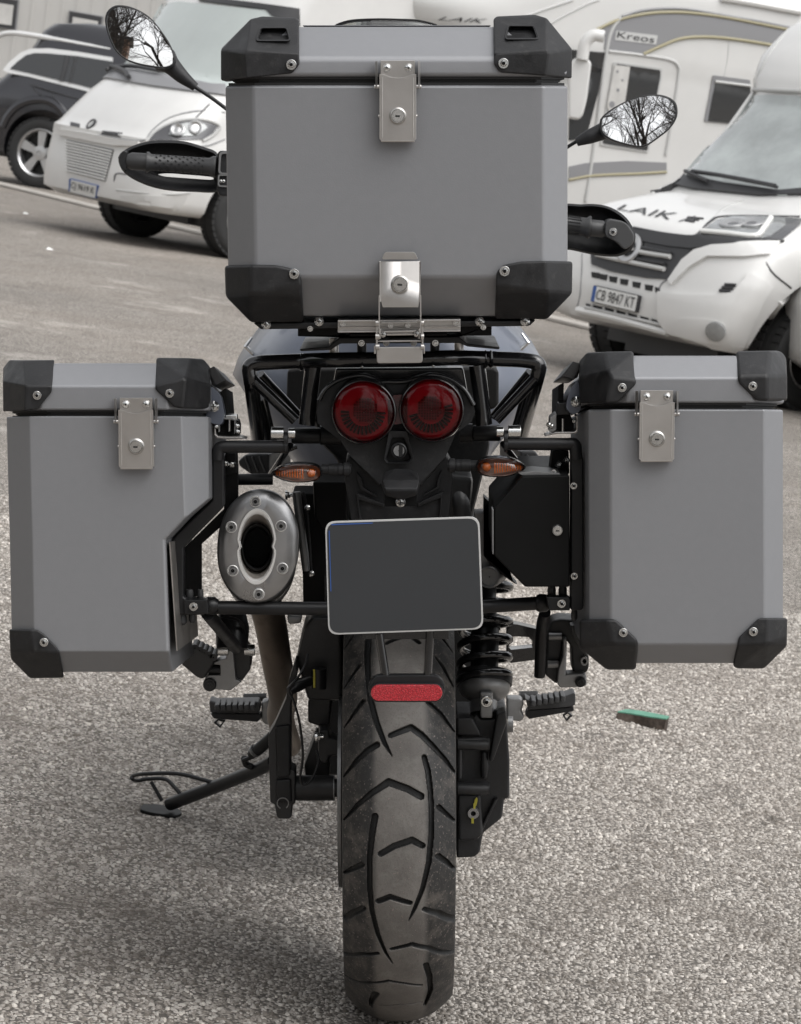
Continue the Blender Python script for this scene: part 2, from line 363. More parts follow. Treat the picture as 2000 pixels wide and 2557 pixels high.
# ------------------------------------------------------------------ ground
ZUP = Vector((math.sin(ROLL), 0, math.cos(ROLL)))           # world up, seen in the bike's frame
def ground_mat(name, stones):
    m = bpy.data.materials.new(name); m.use_nodes = True; n = m.node_tree; b = n.nodes['Principled BSDF']; L = n.links.new
    tc = n.nodes.new('ShaderNodeTexCoord')
    def noise(sc_, det=6, ro=.6):
        q = n.nodes.new('ShaderNodeTexNoise'); q.inputs['Scale'].default_value = sc_; q.inputs['Detail'].default_value = det; q.inputs['Roughness'].default_value = ro
        L(tc.outputs['Object'], q.inputs['Vector']); return q.outputs['Fac']
    def rng(s, a, b_, c, d):
        q = n.nodes.new('ShaderNodeMapRange'); L(s, q.inputs[0])
        for i, x in enumerate((a, b_, c, d)): q.inputs[i+1].default_value = x
        return q.outputs[0]
    def mix(f, A, B, mode='MIX'):
        q = n.nodes.new('ShaderNodeMix'); q.data_type = 'RGBA'; q.blend_type = mode
        if isinstance(f, float): q.inputs['Factor'].default_value = f
        else: L(f, q.inputs['Factor'])
        for s, k in ((A, 'A'), (B, 'B')):
            if isinstance(s, tuple): q.inputs[k].default_value = (*s, 1)
            else: L(s, q.inputs[k])
        return q.outputs['Result']
    if stones:
        at_ = n.nodes.new('ShaderNodeAttribute'); at_.attribute_name = 'stone'
        cr = n.nodes.new('ShaderNodeValToRGB'); e = cr.color_ramp.elements
        e[0].color = (.13, .115, .10, 1); e[1].color = (.62, .58, .53, 1)
        for p_, c_ in ((.12, (.20, .180, .158)), (.4, (.32, .296, .27)), (.7, (.41, .384, .355)), (.9, (.51, .480, .445))):
            q = cr.color_ramp.elements.new(p_); q.color = (*c_, 1)
        L(at_.outputs['Fac'], cr.inputs[0]); col = cr.outputs[0]
        col = mix(.5, col, mix(rng(noise(420, 4), .35, .65, 0, 1), (.62, .62, .62), (1.2, 1.2, 1.2)), 'MULTIPLY')
    else:
        vo = n.nodes.new('ShaderNodeTexVoronoi'); vo.inputs['Scale'].default_value = 150; L(tc.outputs['Object'], vo.inputs['Vector'])
        sep = n.nodes.new('ShaderNodeSeparateColor'); L(vo.outputs['Color'], sep.inputs[0])
        cr = n.nodes.new('ShaderNodeValToRGB'); e = cr.color_ramp.elements
        e[0].color = (.22, .200, .176, 1); e[1].color = (.56, .518, .468, 1); q = cr.color_ramp.elements.new(.5); q.color = (.39, .358, .322, 1)
        L(sep.outputs[0], cr.inputs[0]); col = cr.outputs[0]
        col = mix(rng(vo.outputs['Distance'], .30, .62, 0, .88), col, (.075, .067, .060))
    col = mix(rng(noise(1.3, 8, .68), .48, .64, 0, .42), col, (.15, .130, .112))
    col = mix(rng(noise(5.5, 8, .72), .52, .66, 0, .45), col, (.11, .094, .080))
    col = mix(rng(noise(.9, 9, .75), .57, .62, 0, .22), col, (.62, .58, .54))
    col = mix(rng(noise(.35, 4, .5), .35, .65, 0, 1), col, mix(1., col, (1.22, 1.2, 1.18), 'MULTIPLY'))
    cn = noise(1.15, 5, .62); q = n.nodes.new('ShaderNodeMath'); q.operation = 'SUBTRACT'; L(cn, q.inputs[0]); q.inputs[1].default_value = .5
    q2 = n.nodes.new('ShaderNodeMath'); q2.operation = 'ABSOLUTE'; L(q.outputs[0], q2.inputs[0])
    q3 = n.nodes.new('ShaderNodeMath'); q3.operation = 'MULTIPLY'; L(rng(q2.outputs[0], .001, .007, .75, 0), q3.inputs[0]); L(rng(noise(.6, 3), .5, .58, 0, 1), q3.inputs[1])
    col = mix(q3.outputs[0], col, (.09, .08, .07))
    L(col, b.inputs['Base Color']); b.inputs['Roughness'].default_value = .85; b.inputs['Specular IOR Level'].default_value = .35
    if not stones:
        bp = n.nodes.new('ShaderNodeBump'); bp.inputs['Strength'].default_value = .9; bp.inputs['Distance'].default_value = .004; bp.invert = True
        L(vo.outputs['Distance'], bp.inputs['Height'])
        b2 = n.nodes.new('ShaderNodeBump'); b2.inputs['Strength'].default_value = .8; b2.inputs['Distance'].default_value = .003
        L(noise(260, 4), b2.inputs['Height']); L(bp.outputs[0], b2.inputs['Normal']); L(b2.outputs[0], b.inputs['Normal'])
    return m
g = MB(); g.add([(-200, -120, 0), (200, -120, 0), (200, 300, 0), (-200, 300, 0)], [(0, 1, 2, 3)])
go = build('asphalt_ground', g, ground_mat('asphalt', False), None, kind='structure'); go['label'] = 'worn pale asphalt of the parking lot'
def gravel():
    R = np.random.RandomState(5); N = 118000
    # more stones near the camera, thinning with distance
    y = -.95 + 5.6 * R.rand(N*5)**1.35; wd = (y + 4.5)*.150 + .08
    x = (R.rand(N*5)*2 - 1) * wd + (y*.019 - .02)
    cell = .0105 + .0006*np.clip(y, 0, 20)
    key = np.floor(x/.0056).astype(np.int64)*100003 + np.floor(y/(.0056*(1+.06*(y+.95)))).astype(np.int64)
    _, idx = np.unique(key, return_index=True); idx = idx[R.permutation(len(idx))[:N]]
    x, y = x[idx], y[idx]; n = len(x)
    a = R.rand(n)*6.283; s = (.0026 + .0034*R.rand(n)**2.2)*(1 + .04*(y+.95)); el = .55 + .4*R.rand(n); h = s*(.22 + .4*R.rand(n)); tx, ty = (R.rand(n)-.5)*.7, (R.rand(n)-.5)*.7
    K = 5; V = np.zeros((n, 2*K+1, 3))
    for k in range(K):
        th = 6.283*k/K + (R.rand(n)-.5)*.6; r = s*(.8 + .4*R.rand(n))
        V[:, k] = np.stack([r*np.cos(th), r*el*np.sin(th), -.0012*np.ones(n)], 1)
        q = .55 + .3*R.rand(n); V[:, K+k] = np.stack([r*q*np.cos(th), r*q*el*np.sin(th), h*(.75 + .4*R.rand(n))], 1)
    V[:, 2*K] = np.stack([(R.rand(n)-.5)*s*.3, (R.rand(n)-.5)*s*.3, h*1.12], 1)
    V[:, K:, 2] += V[:, K:, 0]*tx[:, None] + V[:, K:, 1]*ty[:, None]
    V[:, K:, 2] = np.maximum(V[:, K:, 2], .0004)
    ca, sa = np.cos(a)[:, None], np.sin(a)[:, None]
    X = V[:, :, 0]*ca - V[:, :, 1]*sa + x[:, None]; Y = V[:, :, 0]*sa + V[:, :, 1]*ca + y[:, None]
    co = np.stack([X, Y, V[:, :, 2]], 2).reshape(-1, 3)
    loops, starts, tot = [], [], []
    base = np.arange(n)*(2*K+1); fl = []
    for k in range(K):
        j = (k+1) % K; fl.append(np.stack([base+k, base+j, base+K+j, base+K+k], 1))
    tl = [np.stack([base+K+k, base+K+(k+1) % K, base+2*K], 1) for k in range(K)]
    quads = np.concatenate(fl); tris = np.concatenate(tl)
    me = bpy.data.meshes.new('loose_gravel'); me.vertices.add(len(co)); me.vertices.foreach_set('co', co.ravel())
    li = np.concatenate([quads.ravel(), tris.ravel()]); me.loops.add(len(li)); me.loops.foreach_set('vertex_index', li.astype(np.int32))
    nq, ntr = len(quads), len(tris); me.polygons.add(nq + ntr)
    me.polygons.foreach_set('loop_start', np.concatenate([np.arange(nq)*4, nq*4 + np.arange(ntr)*3]).astype(np.int32))
    me.update(calc_edges=True)
    at_ = me.attributes.new('stone', 'FLOAT', 'POINT'); at_.data.foreach_set('value', np.repeat(R.rand(n), 2*K+1).astype(np.float32))
    me.materials.append(ground_mat('asphalt_stones', True))
    o = bpy.data.objects.new('loose_gravel', me); COL.objects.link(o); o['kind'] = 'stuff'; o['label'] = 'coarse pale stone chips of the asphalt surface'
gravel()

# ------------------------------------------------------------------ luggage
def z_at(c, y, v, x=None): return at(c, x if x is not None else 400, y, v).z
def chamfered(z, xl, xr, vf, vb, cl, cr, cb=.02):
    return [Vector(p) for p in ((xl+cl, vf, z), (xr-cr, vf, z), (xr, vf+cr, z), (xr, vb-cb, z), (xr-cb, vb, z), (xl+cb, vb, z), (xl, vb-cb, z), (xl, vf+cl, z))]
def latch(fr, parent_name, c, x, y, v, wm=.0445, hm=.077, tilt=0.):
    o = at(c, x, y, v); W, H = wm/2, hm
    P = lambda a, b, d: o + Vector((a, -d, b))
    m = MB()
    # cover plate with folded sides, arc cut out of its top edge
    n = 14; top = [P(-W + 2*W*k/n, -(.0045*(1 - ((k/n-.5)/.38)**2) if abs(k/n-.5) < .38 else 0), .0125) for k in range(n+1)]
    m.prism(top + [P(W, -H+.003, .0125), P(W-.003, -H, .0125), P(-W+.003, -H, .0125), P(-W, -H+.003, .0125)], .0022)
    for s in (-1, 1):
        m.prism([P(s*W, -.001, .0118), P(s*W, -H+.003, .0118), P(s*(W-.002), -H+.003, .0118), P(s*(W-.002), -.001, .0118)], .0112)
        m.prism([P(s*(W*.86), -.004, .0132), P(s*(W*.86), -H+.004, .0132), P(s*(W*.82), -H+.004, .0132), P(s*(W*.82), -.004, .0132)], .0008)
    m.prism([P(-W+.002, -H+.0012, .0128), P(W-.002, -H+.0012, .0128), P(W-.002, -H-.0008, .0125), P(-W+.002, -H-.0008, .0125)], .012)
    cov = build('latch', m, 'steel', fr, bevel=.0006, seg=2)
    m = MB(); w2 = W*.93; h2 = hm*.205
    m.prism([P(-w2, h2, .006), P(w2, h2, .006), P(w2, -.006, .006), P(-w2, -.006, .006)], .0045)
    build('bracket', m, 'steel', fr, parent=cov, bevel=.0005)
    for s in (-1, 1):
        m = MB(); m.prism([P(s*W*1.10, h2-.001, .016), P(s*W*1.10, -.012, .016), P(s*W*1.16, -.018, .013), P(s*W*1.22, -.016, .011), P(s*W*1.22, h2-.001, .012)], .011)
        m.tube([P(s*W*1.00, -.015, .009), P(s*W*1.28, -.015, .009)], .0026, 10)
        build('hook_arm', m, 'steel', fr, parent=cov, bevel=.0005)
        m = MB(); m.tube([P(s*W*.9, -hm*.62, .006), P(s*W*1.06, -hm*.62, .006)], .0018, 8); build('pin', m, 'steel', fr, parent=cov)
    for s in (-1, 1): place('rivet', RIVET, P(s*W*.58, h2*.48, .0062), fr, cov, .0052)
    place('lock', LOCK, P(0, -hm*.62, .0128), fr, cov, wm*.235)
    return cov
def guard(fr, c, pts, bolts, vf, back=.13, thick=.004, bev=.0045, cutters=None, label=None):
    P = [at(c, x, y, vf + dv) + Vector((0, 0, (.12*dv if c in ('lp', 'rp') else 0))) for x, y, dv in pts]
    m = MB(); m.hull(P); o = build('corner_guard', m, 'plastic', fr, bevel=bev, seg=3, bang=12, label=label)
    for (x, y) in bolts: bolt(fr, c, x, y, vf - thick - .0042, 28 if c in ('lp', 'rp') else 24, parent=o)
    return o
def side_pts(pts, dv): return [(x, y, d + dv) for x, y, d in pts]

# --- top case
VT = -.45
tc_ = Frame('top_case', 'large square grey aluminium top case on the rack above the red tail lights', 'motorcycle luggage', at('T', 860, 1480, -.25))
X = lambda x, y, dv=0: at('T', x, y, VT + dv).x
Z = lambda y: at('T', 860, y, VT).z
vb = -.07
m = MB()
m.loft([chamfered(Z(1478), X(90, 1400, .035)+.02, X(1640, 1400, .035)-.02, VT+.05, vb-.02, .03, .03), chamfered(Z(1285), X(73, 1285, .035), X(1648, 1285, .030), VT+.002, vb, .036, .031),
        chamfered(Z(395), X(60, 395, .035), X(1648, 395, .030), VT, vb, .036, .031)])
build('body', m, 'case', tc_, bevel=.004, seg=3)
m = MB()
for k, (za, zb) in enumerate(((395, 383), (378, 372), (367, 352))):
    ins = .004 if k != 1 else .009
    m.loft([chamfered(Z(za) + .0001*k, X(60, 395, .035)+ins, X(1648, 395, .03)-ins, VT+ins, vb-ins, .034, .03), chamfered(Z(zb), X(60, 395, .035)+ins, X(1648, 395, .03)-ins, VT+ins, vb-ins, .034, .03)])
m.loft([chamfered(Z(398), X(60, 395, .035)+.011, X(1648, 395, .03)-.011, VT+.011, vb-.011, .034, .03), chamfered(Z(345), X(60, 395, .035)+.011, X(1648, 395, .03)-.011, VT+.011, vb-.011, .034, .03)])
build('seal', m, 'seal', tc_)
m = MB()
xl, xr = X(48, 345, .035), X(1660, 345, .03)
m.loft([chamfered(Z(356), xl+.002, xr-.002, VT-.003, vb, .036, .031), chamfered(Z(268), xl+.003, xr-.003, VT-.001, vb, .036, .031),
        chamfered(Z(118), xl+.055, xr-.055, VT+.052, vb-.04, .03, .03)])
lid = build('lid', m, 'case', tc_, bevel=.006, seg=4)
m = MB(); m.prism(rpoly([at('T', 420, 121, VT+.07), at('T', 1290, 121, VT+.07), at('T', 1290, 117, VT+.07), at('T', 420, 117, VT+.07)], .001), .26)
build('lid_rib', m, 'case', tc_, parent=lid)
GL = [(40, 232, .04), (160, 232, -.006), (178, 90, .055), (232, 76, .07), (385, 83, .062), (402, 95, .055), (405, 300, -.006), (372, 340, -.006), (160, 362, -.007), (40, 372, .036), (150, 250, -.007), (400, 250, -.006),
      (70, 380, .16), (42, 372, .16), (42, 225, .16), (178, 88, .19), (232, 76, .19), (402, 90, .19)]
GR = [(1668, 228, .04), (1550, 228, -.006), (1550, 84, .055), (1495, 68, .07), (1318, 76, .062), (1303, 90, .055), (1306, 300, -.006), (1330, 336, -.006), (1545, 352, -.007), (1666, 364, .036), (1560, 245, -.007), (1306, 250, -.006),
      (1664, 364, .16), (1664, 225, .16), (1550, 84, .19), (1495, 68, .19), (1303, 88, .19)]
for pts, bx, fx, lab in ((GL, (366, 300), ((222, 128), (340, 128), (358, 186), (207, 186)), 'left'), (GR, (1350, 294), ((1376, 118), (1494, 118), (1510, 178), (1360, 178)), 'right')):
    g_ = guard(tc_, 'T', pts, [bx], VT)
    cx = sum(p[0] for p in fx)/4; cy = sum(p[1] for p in fx)/4
    def lean(p, d=0.): return Vector((p.x, VT - .006 + d + max(0, (p.z - Z(234)))*1.62, p.z))
    f = poly('T', fx, VT+.02); cz = sum((p for p in f), Vector())/4
    c_ = MB(); c_.prism([lean(p, -.06) for p in rpoly(f, .003)], 1., back=[lean(cz + (p-cz)*.93, .012) for p in rpoly(f, .003)])
    cut(g_, [c_], tc_.off); g_.data.set_sharp_from_angle(angle=math.radians(38))
    o_ = rpoly([cz + Vector(((p.x-cz.x)*1.10, 0, (p.z-cz.z)*1.18)) for p in f], .005); i_ = rpoly(f, .003)
    m = MB(); m.ring([lean(p, -.0035) for p in o_], [lean(p, -.0035) for p in i_], .012); build('strap_slot', m, 'plastic', tc_, parent=g_, bevel=.001)
GBL = [(57, 1230, .036), (180, 1226, -.006), (300, 1228, -.006), (385, 1245, -.006), (412, 1275, -.006), (415, 1320, -.006), (425, 1492, .05), (180, 1495, .05), (62, 1375, .04), (175, 1365, -.004), (415, 1375, .004),
       (57, 1232, .16), (62, 1375, .16), (180, 1495, .16), (425, 1490, .16)]
GBR = [(1670, 1212, .036), (1545, 1208, -.006), (1430, 1212, -.006), (1345, 1228, -.006), (1318, 1255, -.006), (1315, 1320, -.006), (1310, 1478, .05), (1552, 1480, .05), (1668, 1360, .04), (1555, 1352, -.004), (1315, 1365, .004),
       (1668, 1214, .16), (1666, 1360, .16), (1550, 1480, .16), (1310, 1478, .16)]
guard(tc_, 'T', GBL, [(380, 1270)], VT); guard(tc_, 'T', GBR, [(1355, 1257)], VT)
latch(tc_, 'latch', 'T', 860, 345, VT-.003, .0452, .0815)
# lower latch that clamps the case to its rack
m = MB(); vv = VT - .012
m.prism(rpoly(poly('T', [(800, 1168), (938, 1168), (956, 1203), (784, 1203)], vv), .003), .0016)
m.prism(poly('T', [(775, 1212), (965, 1212), (965, 1370), (955, 1425), (790, 1425), (775, 1370)], vv-.004), .0022)
for s in (775, 958): m.prism(poly('T', [(s, 1212), (s+7, 1212), (s+7, 1400), (s, 1400)], vv-.004), .018)
fl = build('base_latch', m, 'steel', tc_, bevel=.0008)
place('lock', LOCK, at('T', 870, 1318, vv-.005), tc_, fl, .0115)
m = MB()
for s in (1, -1):
    x0 = 870 + s*96
    m.prism(poly('T', [(x0-3, 1370), (x0+3, 1370), (x0+3, 1545), (x0-3, 1545)], vv-.006), .008)
build('latch_arm', m, 'steel', tc_, parent=fl)
m = MB(); m.prism(poly('T', [(190, 1497), (1500, 1484), (1470, 1512), (225, 1527)], VT+.06), .24)
build('base_plate', m, 'satin', tc_, bevel=.002)
for x in (250, 495, 1240, 1450): place('screw', SCREW, at('T', x, 1490 if x > 300 else 1505, VT+.055), tc_, None, .006)

# --- panniers
VP = -.40
def pannier_guard(fr, c, pts, bx): return guard(fr, c, pts, [bx], VP)
lp = Frame('left_pannier', 'tall grey side case left of the muffler, its lower inner side cut away', 'motorcycle luggage', at('lp', 600, 2090, -.2))
lp.o.name = 'pannier'
X = lambda x, y, dv=0: at('lp', x, y, VP + dv).x
Z = lambda y, x=600: at('lp', x, y, VP).z
vb = .03
R_ = []
def lring(y, xl, fl_, fr_, xr, ins=0.):
    z = Z(y); a = X(xl, y, .04); b = X(fl_, y); c_ = X(fr_, y); cr = max(.003, X(xr, y, 0) - c_)
    crr = cr; xR = c_ + crr
    return chamfered(z, a + ins*.3, xR, VP + ins, vb, b - a - ins*.0, crr)
m = MB()
m.loft([lring(2088, 100, 225, 1068, 1078, .035), lring(1948, 80, 217, 1060, 1068), lring(1238, 66, 205, 1036, 1044), lring(1092, 62, 200, 1172, 1186), lring(978, 58, 197, 1168, 1318), lring(455, 45, 186, 1150, 1314)])
build('body', m, 'case', lp, bevel=.003, seg=3)
m = MB()
for (ya, yb, ins) in ((455, 446, .005), (442, 434, .009), (430, 414, .005), (458, 414, .011)):
    A = [chamfered(Z(q), X(45, 455, .04)+ins, X(1314, 455)-ins, VP+ins, vb-ins, .05, .05) for q in (ya, yb)]; m.loft(A)
build('seal', m, 'seal', lp)
m = MB(); xl, xr = X(34, 420, .04), X(1326, 420, .03)
m.loft([chamfered(Z(417), xl, xr, VP-.003, vb+.003, .05, .05), chamfered(Z(264), xl, xr, VP-.002, vb+.002, .05, .05), chamfered(Z(112), xl+.025, xr-.025, VP+.034, vb-.03, .04, .04)])
build('lid', m, 'case', lp, bevel=.003, seg=3)
pannier_guard(lp, 'lp', [(18, 235, .05), (180, 275, -.008), (160, 260, -.007), (330, 265, -.007), (328, 302, -.007), (308, 325, -.007), (240, 412, -.007), (155, 418, -.007), (20, 426, .05), (60, 99, .09), (150, 104, .045), (345, 99, .04), (20, 150, .10),
    (20, 426, .18), (20, 150, .18), (62, 99, .18), (345, 99, .18)], (235, 329))
pannier_guard(lp, 'lp', [(985, 262, -.007), (1180, 215, -.008), (984, 290, -.007), (1105, 400, -.007), (1160, 408, -.007), (1335, 412, .05), (992, 84, .04), (1215, 86, .06), (1290, 92, .09), (1335, 145, .10), (1336, 260, .05), (1160, 262, -.008),
    (1330, 412, .18), (1330, 150, .18), (1285, 94, .18), (992, 86, .18)], (1076, 316))
pannier_guard(lp, 'lp', [(58, 1805, .020), (190, 1808, -.006), (240, 1808, -.006), (290, 1842, -.006), (372, 1930, -.006), (378, 1955, -.006), (210, 1950, -.008), (408, 2114, .035), (190, 2118, .05), (68, 1995, .028), (64, 1940, .018),
    (58, 1806, .18), (68, 1990, .18), (190, 2116, .18), (408, 2112, .18)], (279, 1895))
latch(lp, 'latch', 'lp', 866, 418, VP-.003, .0442, .0745)
# polished inner wall of the cut-out
m = MB(); x1 = X(1064, 1500) + .0015
m.add([(x1, VP+.012, Z(1268)), (x1, vb-.03, Z(1268)), (x1 + .006, vb-.03, Z(1940)), (x1 + .006, VP+.012, Z(1940))], [(0, 1, 2, 3)])
m2 = MB(); m2.prism([Vector(p) for p in ((x1, VP+.008, Z(1255)), (x1, vb-.03, Z(1255)), (x1 + .008, vb-.03, Z(1945)), (x1 + .008, VP+.008, Z(1945)))], Vector((.0015, 0, 0)))
build('inner_panel', m2, 'case_metal', lp)
def handle_block(fr, c, ribs, cup, knob):
    # ribbed carry handle folded against the inner side, and the dark pad under it
    v0, v1 = VP+.10, VP+.30
    m = MB(); m.prism(poly(c, ribs, v0), v1-v0); hd = build('carry_handle', m, 'rubber', fr, bevel=.002)
    A, B = at(c, *ribs[0], v0), at(c, *ribs[1], v0)
    m = MB(); n = 15; D = at(c, *ribs[-1], v0) - A; D2 = at(c, *ribs[2], v0) - B
    for k in range(n):
        t = (k+.5)/n; m.box((A + D*t + B + D2*t)/2 + Vector((0, .05, 0)), (B-A).length*1.02, .11, .0016, rot=Matrix.Rotation(-math.atan2((B-A).z, (B-A).x), 3, 'Y'))
    build('grip_rib', m, 'rubber', fr, parent=hd, kind='stuff')
    m = MB(); m.prism(rpoly(poly(c, cup, v0-.02), .01), .16); build('side_pad', m, 'tank', fr, bevel=.002)
    place('screw', SCREW, at(c, *knob, v0-.03), fr, None, .007)
handle_block(lp, 'lp', [(1318, 100), (1358, 82), (1440, 170), (1345, 205)], [(1338, 215), (1400, 270), (1425, 400), (1405, 470), (1300, 440), (1320, 250)], (1356, 352))
m = MB(); m.prism(poly('lp', [(1385, 240), (1432, 205), (1447, 400), (1440, 455), (1410, 470), (1415, 330)], VP+.12), .16); build('strap', m, 'panel_black', lp, bevel=.001)

rp = Frame('pannier', 'tall grey uncut side case to the right of the flat black toolbox', 'motorcycle luggage', at('rp', 900, 2035, -.2))
X = lambda x, y, dv=0: at('rp', x, y, VP + dv).x
Z = lambda y, x=900: at('rp', x, y, VP).z
def rring(y, xl, f1, f2, xr, ins=0.):
    a, b, c_, d = X(xl, y, .04), X(f1, y), X(f2, y), X(xr, y, .03)
    return chamfered(Z(y), a + ins*.3, d - ins*.3, VP + ins, vb, b-a, d-c_)
m = MB()
m.loft([rring(2035, 290, 415, 1355, 1450, .035), rring(1910, 270, 410, 1365, 1476), rring(450, 262, 410, 1362, 1476)])
build('body', m, 'case', rp, bevel=.003, seg=3)
m = MB()
for (ya, yb, ins) in ((450, 441, .005), (437, 430, .009), (426, 408, .005), (453, 408, .011)):
    m.loft([chamfered(Z(q), X(262, 450, .04)+ins, X(1476, 450, .03)-ins, VP+ins, vb-ins, .055, .045) for q in (ya, yb)])
build('seal', m, 'seal', rp)
m = MB(); xl, xr = X(232, 420, .04), X(1490, 420, .03)
m.loft([chamfered(Z(412), xl, xr, VP-.003, vb+.003, .055, .045), chamfered(Z(258), xl, xr, VP-.002, vb+.002, .055, .045), chamfered(Z(112), xl+.025, xr-.025, VP+.034, vb-.03, .04, .04)])
build('lid', m, 'case', rp, bevel=.003, seg=3)
pannier_guard(rp, 'rp', [(212, 255, .05), (420, 255, -.008), (565, 270, -.007), (566, 300, -.007), (455, 410, -.007), (380, 414, -.007), (215, 416, .05), (210, 160, .10), (262, 100, .09), (375, 94, .06), (550, 92, .04), (395, 215, -.0),
    (218, 414, .18), (214, 160, .18), (262, 100, .18), (550, 93, .18)], (479, 323))
pannier_guard(rp, 'rp', [(1197, 245, -.007), (1198, 290, -.007), (1310, 400, -.007), (1385, 402, -.007), (1503, 402, .05), (1385, 240, -.008), (1502, 240, .05), (1183, 92, .04), (1400, 88, .05), (1458, 88, .09), (1496, 128, .10),
    (1498, 400, .18), (1492, 130, .18), (1455, 90, .18), (1183, 94, .18)], (1289, 314))
pannier_guard(rp, 'rp', [(215, 1752, .022), (385, 1752, -.006), (445, 1752, -.006), (575, 1872, -.006), (580, 1915, -.006), (420, 1905, -.008), (565, 2065, .035), (385, 2066, .05), (218, 1930, .026), (217, 1880, .020),
    (217, 1753, .18), (220, 1930, .18), (385, 2064, .18), (565, 2063, .18)], (487, 1840))
pannier_guard(rp, 'rp', [(1503, 1744, .018), (1385, 1744, -.006), (1325, 1744, -.006), (1202, 1862, -.006), (1196, 1915, -.006), (1378, 1905, -.008), (1165, 2040, .03), (1190, 2058, .035), (1360, 2058, .05), (1500, 1918, .024), (1502, 1860, .018),
    (1500, 1746, .18), (1498, 1915, .18), (1358, 2056, .18), (1170, 2050, .18)], (1293, 1835))
latch(rp, 'latch', 'rp', 692, 412, VP-.003, .0442, .0745)
handle_block(rp, 'rp', [(175, 100), (225, 115), (205, 200), (98, 195)], [(205, 215), (150, 300), (130, 400), (170, 440), (225, 420), (215, 260)], (195, 365))
m = MB(); m.prism(poly('rp', [(85, 235), (120, 215), (118, 330), (108, 420), (82, 420)], VP+.12), .16); build('strap', m, 'panel_black', rp, bevel=.001)

# both side cases hang a little nose-down on their racks
def nose_down(fr, k):
    for o in [c for r in fr.o.children for c in (r,) ] + [g for r in fr.o.children for g in r.children]:
        y0 = VP - fr.base.y
        if o.data.users > 1: o.location.z -= k*(o.location.y - y0); continue
        n = len(o.data.vertices); a = np.empty(n*3, np.float32); o.data.vertices.foreach_get('co', a); a = a.reshape(-1, 3)
        a[:, 2] -= k*(a[:, 1] - y0); o.data.vertices.foreach_set('co', a.ravel()); o.data.update()
nose_down(lp, .12); nose_down(rp, .12)
# ------------------------------------------------------------------ the motorcycle
mo = Frame('motorcycle', 'black and grey touring motorcycle seen from behind, leaning on its side stand', 'motorcycle', (0, 0, 0))
# rear wheel
RW, ZW, HWID = .321, .321, .0745
def prof(x):
    q = min(1, abs(x)/HWID); return RW - .036*q**2.5
def hit_tyre(X, Y):
    d = ray(X, Y).normalized(); t = 3.2
    f = lambda t: (lambda p: math.hypot(p.y, p.z - ZW) - prof(p.x))(CAM + d*t)
    while t < 5 and f(t) > 0: t += .004
    a, b = t-.004, t
    for _ in range(14):
        c = (a+b)/2
        if f(c) > 0: a = c
        else: b = c
    p = CAM + d*b; return math.atan2(-p.y, ZW - p.z), p.x        # angle from straight down towards the rear, lateral
GR_ = []   # grooves: crop, points, width in crop px at points
def gv(c, pts, ws):
    q = [hit_tyre(*px(c, x, y)) for x, y in pts]; s = .5/CR[c][2]/1900
    GR_.append([(a*RW, x, w_*s) for (a, x), w_ in zip(q, ws)])
gv('ty', [(455, 330), (440, 480), (445, 700), (470, 930), (530, 1150), (600, 1330), (672, 1460)], [60, 55, 45, 48, 48, 38, 8])
gv('ty', [(615, 400), (700, 360), (830, 320), (925, 390)], [36, 45, 48, 40])
gv('ty', [(660, 1265), (850, 1190), (950, 1260), (1060, 1370), (1180, 1500), (1268, 1620)], [48, 60, 58, 50, 38, 18])
gv('ty', [(530, 1355), (440, 1410), (340, 1500), (222, 1650)], [58, 52, 42, 16])
gv('ty', [(400, 945), (330, 1040), (225, 1190)], [46, 36, 12]); gv('ty', [(368, 608), (300, 700), (222, 825)], [40, 32, 12]); gv('ty', [(300, 335), (222, 460)], [36, 12])
gv('ty', [(1105, 300), (1240, 480)], [40, 14]); gv('ty', [(1075, 520), (1150, 620), (1245, 800)], [14, 34, 18]); gv('ty', [(1010, 955), (1130, 1060), (1255, 1225)], [40, 42, 14])
gv('ty', [(945, 1840), (820, 1770), (640, 1705), (480, 1810), (350, 1920), (222, 2060)], [62, 62, 66, 52, 38, 14])
gv('ty', [(975, 1470), (1010, 1600), (1035, 1800), (1045, 2000), (1040, 2184)], [46, 50, 46, 46, 44])
gv('tz', [(1088, 20), (1085, 330), (1060, 600), (1000, 860), (920, 1060), (862, 1178)], [46, 50, 50, 44, 34, 8])
gv('tz', [(535, 150), (505, 330), (480, 560), (480, 820), (505, 1080), (560, 1300), (640, 1490), (708, 1596)], [60, 56, 48, 48, 44, 40, 28, 8])
gv('tz', [(1160, 60), (1325, 205)], [50, 18]); gv('tz', [(1150, 540), (1235, 600), (1322, 680)], [54, 44, 20])
gv('tz', [(590, 520), (720, 445), (895, 385), (998, 440)], [56, 60, 64, 56]); gv('tz', [(568, 985), (680, 940), (875, 1000)], [56, 58, 48])
gv('tz', [(405, 625), (320, 665), (235, 705)], [54, 46, 24]); gv('tz', [(420, 1050), (330, 1095), (240, 1150)], [56, 60, 46])
gv('tz', [(1018, 1062), (1150, 1100), (1320, 1160)], [48, 60, 60]); gv('tz', [(695, 1452), (895, 1405), (1060, 1440), (1310, 1475)], [38, 52, 52, 44])
gv('tz', [(560, 1495), (400, 1500), (245, 1500)], [40, 42, 42]); gv('tz', [(985, 1805), (840, 1790), (670, 1762), (500, 1780), (250, 1715)], [30, 34, 38, 36, 30])
gv('tz', [(1030, 1600), (1070, 1730), (1075, 1860), (1020, 2000)], [52, 50, 46, 30]); gv('tz', [(545, 1885), (500, 1960), (495, 2010)], [66, 46, 26]); gv('tz', [(578, 2000), (780, 1990), (985, 1970)], [14, 16, 20])
per = max(s for g_ in GR_ for s, _, _ in g_) - min(s for g_ in GR_ for s, _, _ in g_)
